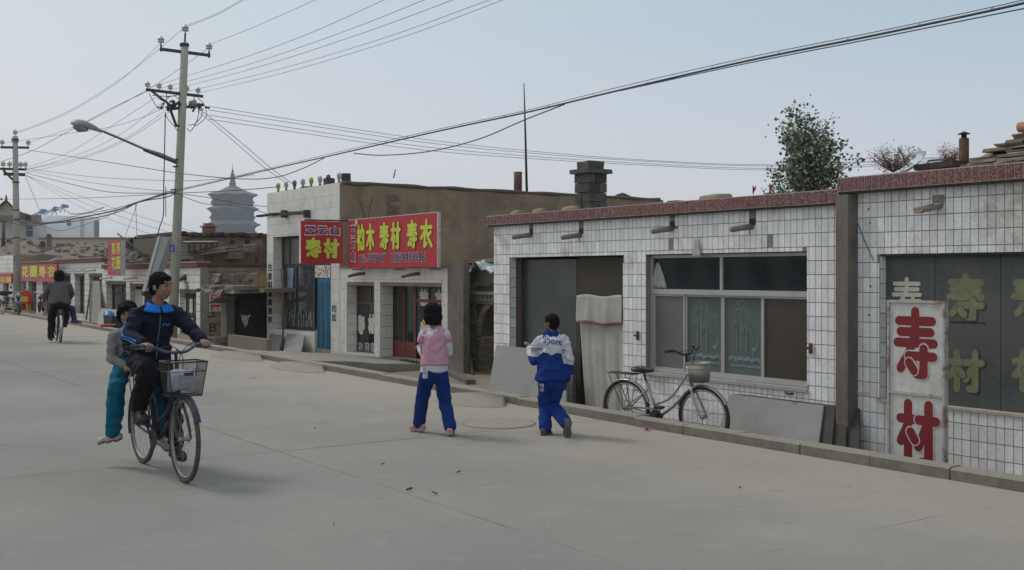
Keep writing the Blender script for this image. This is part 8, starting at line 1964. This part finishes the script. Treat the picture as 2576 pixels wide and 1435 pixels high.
c = onG(58, 792); kb = bicycle('small white and orange childs bicycle by the kerb at the left', (c.x - .6, c.y + .9, 0), R(-60), M('white_bike_paint', (.55, .55, .53), .4), rubber, .22, .75, sad=.62, bar_z=.8, bar_back=0)
kb.scale = (.85, .85, .85)
ob = MB().rock((.3, 0, .36), .2, .14, .14, 0, .1, random.Random(4)).build('orange_panel', M('orange_plastic', (.55, .15, .02), .4), kb, True)
# red and yellow arched board / child seat
c = at(60, 690, 46); t = thing('plastic_chair', 'red plastic chair with a yellow lower part behind the childs bicycle', 'chair', (c.x, c.y, 0), -TH)
redp = M('red_plastic', (.5, .02, .015), .35)
m = MB(); P = []
for k in range(13): a = math.pi * k / 12; P.append((-.33 * math.cos(a), .62 + .34 * math.sin(a)))
P = [(-.36, .1)] + P + [(.36, .1)]; k = len(P)
m.add([(x, 0, z) for x, z in P] + [(x, .06, z) for x, z in P], [tuple(range(k)), tuple(reversed(range(k, 2 * k)))] + [((i + 1) % k, i, i + k, (i + 1) % k + k) for i in range(k)]); m.build('backrest', redp, t, True)
MB().box(-.33, .33, -.36, -.002, .36, .42).build('seat', redp, t, True)
for x in (-.28, .28):
    for y in (-.32, -.05): MB().box(x - .03, x + .03, y - .03, y + .03, 0, .359).build('leg', M('yellow_plastic', (.55, .42, .03), .4), t, True)
MB().box(-.2, .2, -.06, -.004, .44, .66).build('yellow_panel', M('yellow_plastic', (.55, .42, .03)), t, True)
# ================================================================ the far side of the street, behind and left of the camera
for k, (y0, y1, h, colr, lb) in enumerate(((-12, 6, 4.2, (.42, .42, .4), 'plain low grey building across the street behind the viewer'), (6.3, 24, 3.4, (.33, .26, .2), 'low brick coloured building across the street'), (24.4, 52, 3.8, (.45, .44, .41), 'long pale building across the street beyond the left edge'))):
    ob_ = thing('low_building', lb, 'building', (-22, (y0 + y1) / 2, 0)); F = Frame((-22, 0, 0), (0, 1, 0), (1, 0, 0)); ops = []
    y = y0 + 1
    while y < y1 - 2: ops.append((y, y + 1.6, .9, 2.3)); y += 2.6
    m = MB(); grid_wall(m, F, y0, y1, -.1, h, -.3, 0, ops); m.build('wall', M('opposite_wall_%d' % k, colr, .9, .1, 1), ob_)
    MB().box(-27, -22.31, y0, y1, -.1, h - .1).build('rear', dark_room, ob_)
    for o in ops[:12]: fo = MB(); frame_rect(fo, F, o[0], o[1], o[2], o[3], -.2, -.12, .06); fo.fbox(F, (o[0] + o[1]) / 2 - .03, (o[0] + o[1]) / 2 + .03, o[2] + .06, o[3] - .06, -.19, -.13); w_ = fo.build('window_frame', whitem, ob_)
# haze: one closed box round everything
hz = MB().box(-1600, 2000, -450, 2300, -2.3, 72)
hm = bpy.data.materials.new('haze'); hm.use_nodes = True; hm.node_tree.nodes.clear()
ho = hm.node_tree.nodes.new('ShaderNodeOutputMaterial'); hv = hm.node_tree.nodes.new('ShaderNodeVolumePrincipled')
hv.inputs['Color'].default_value = (.80, .91, 1.0, 1); hv.inputs['Density'].default_value = 0.00042; hm.node_tree.links.new(hv.outputs[0], ho.inputs['Volume'])
hob = hz.build('haze', hm); hob['kind'] = 'stuff'; hob['label'] = 'pale even haze hanging over the street and distant pagoda'; hob['category'] = 'haze'
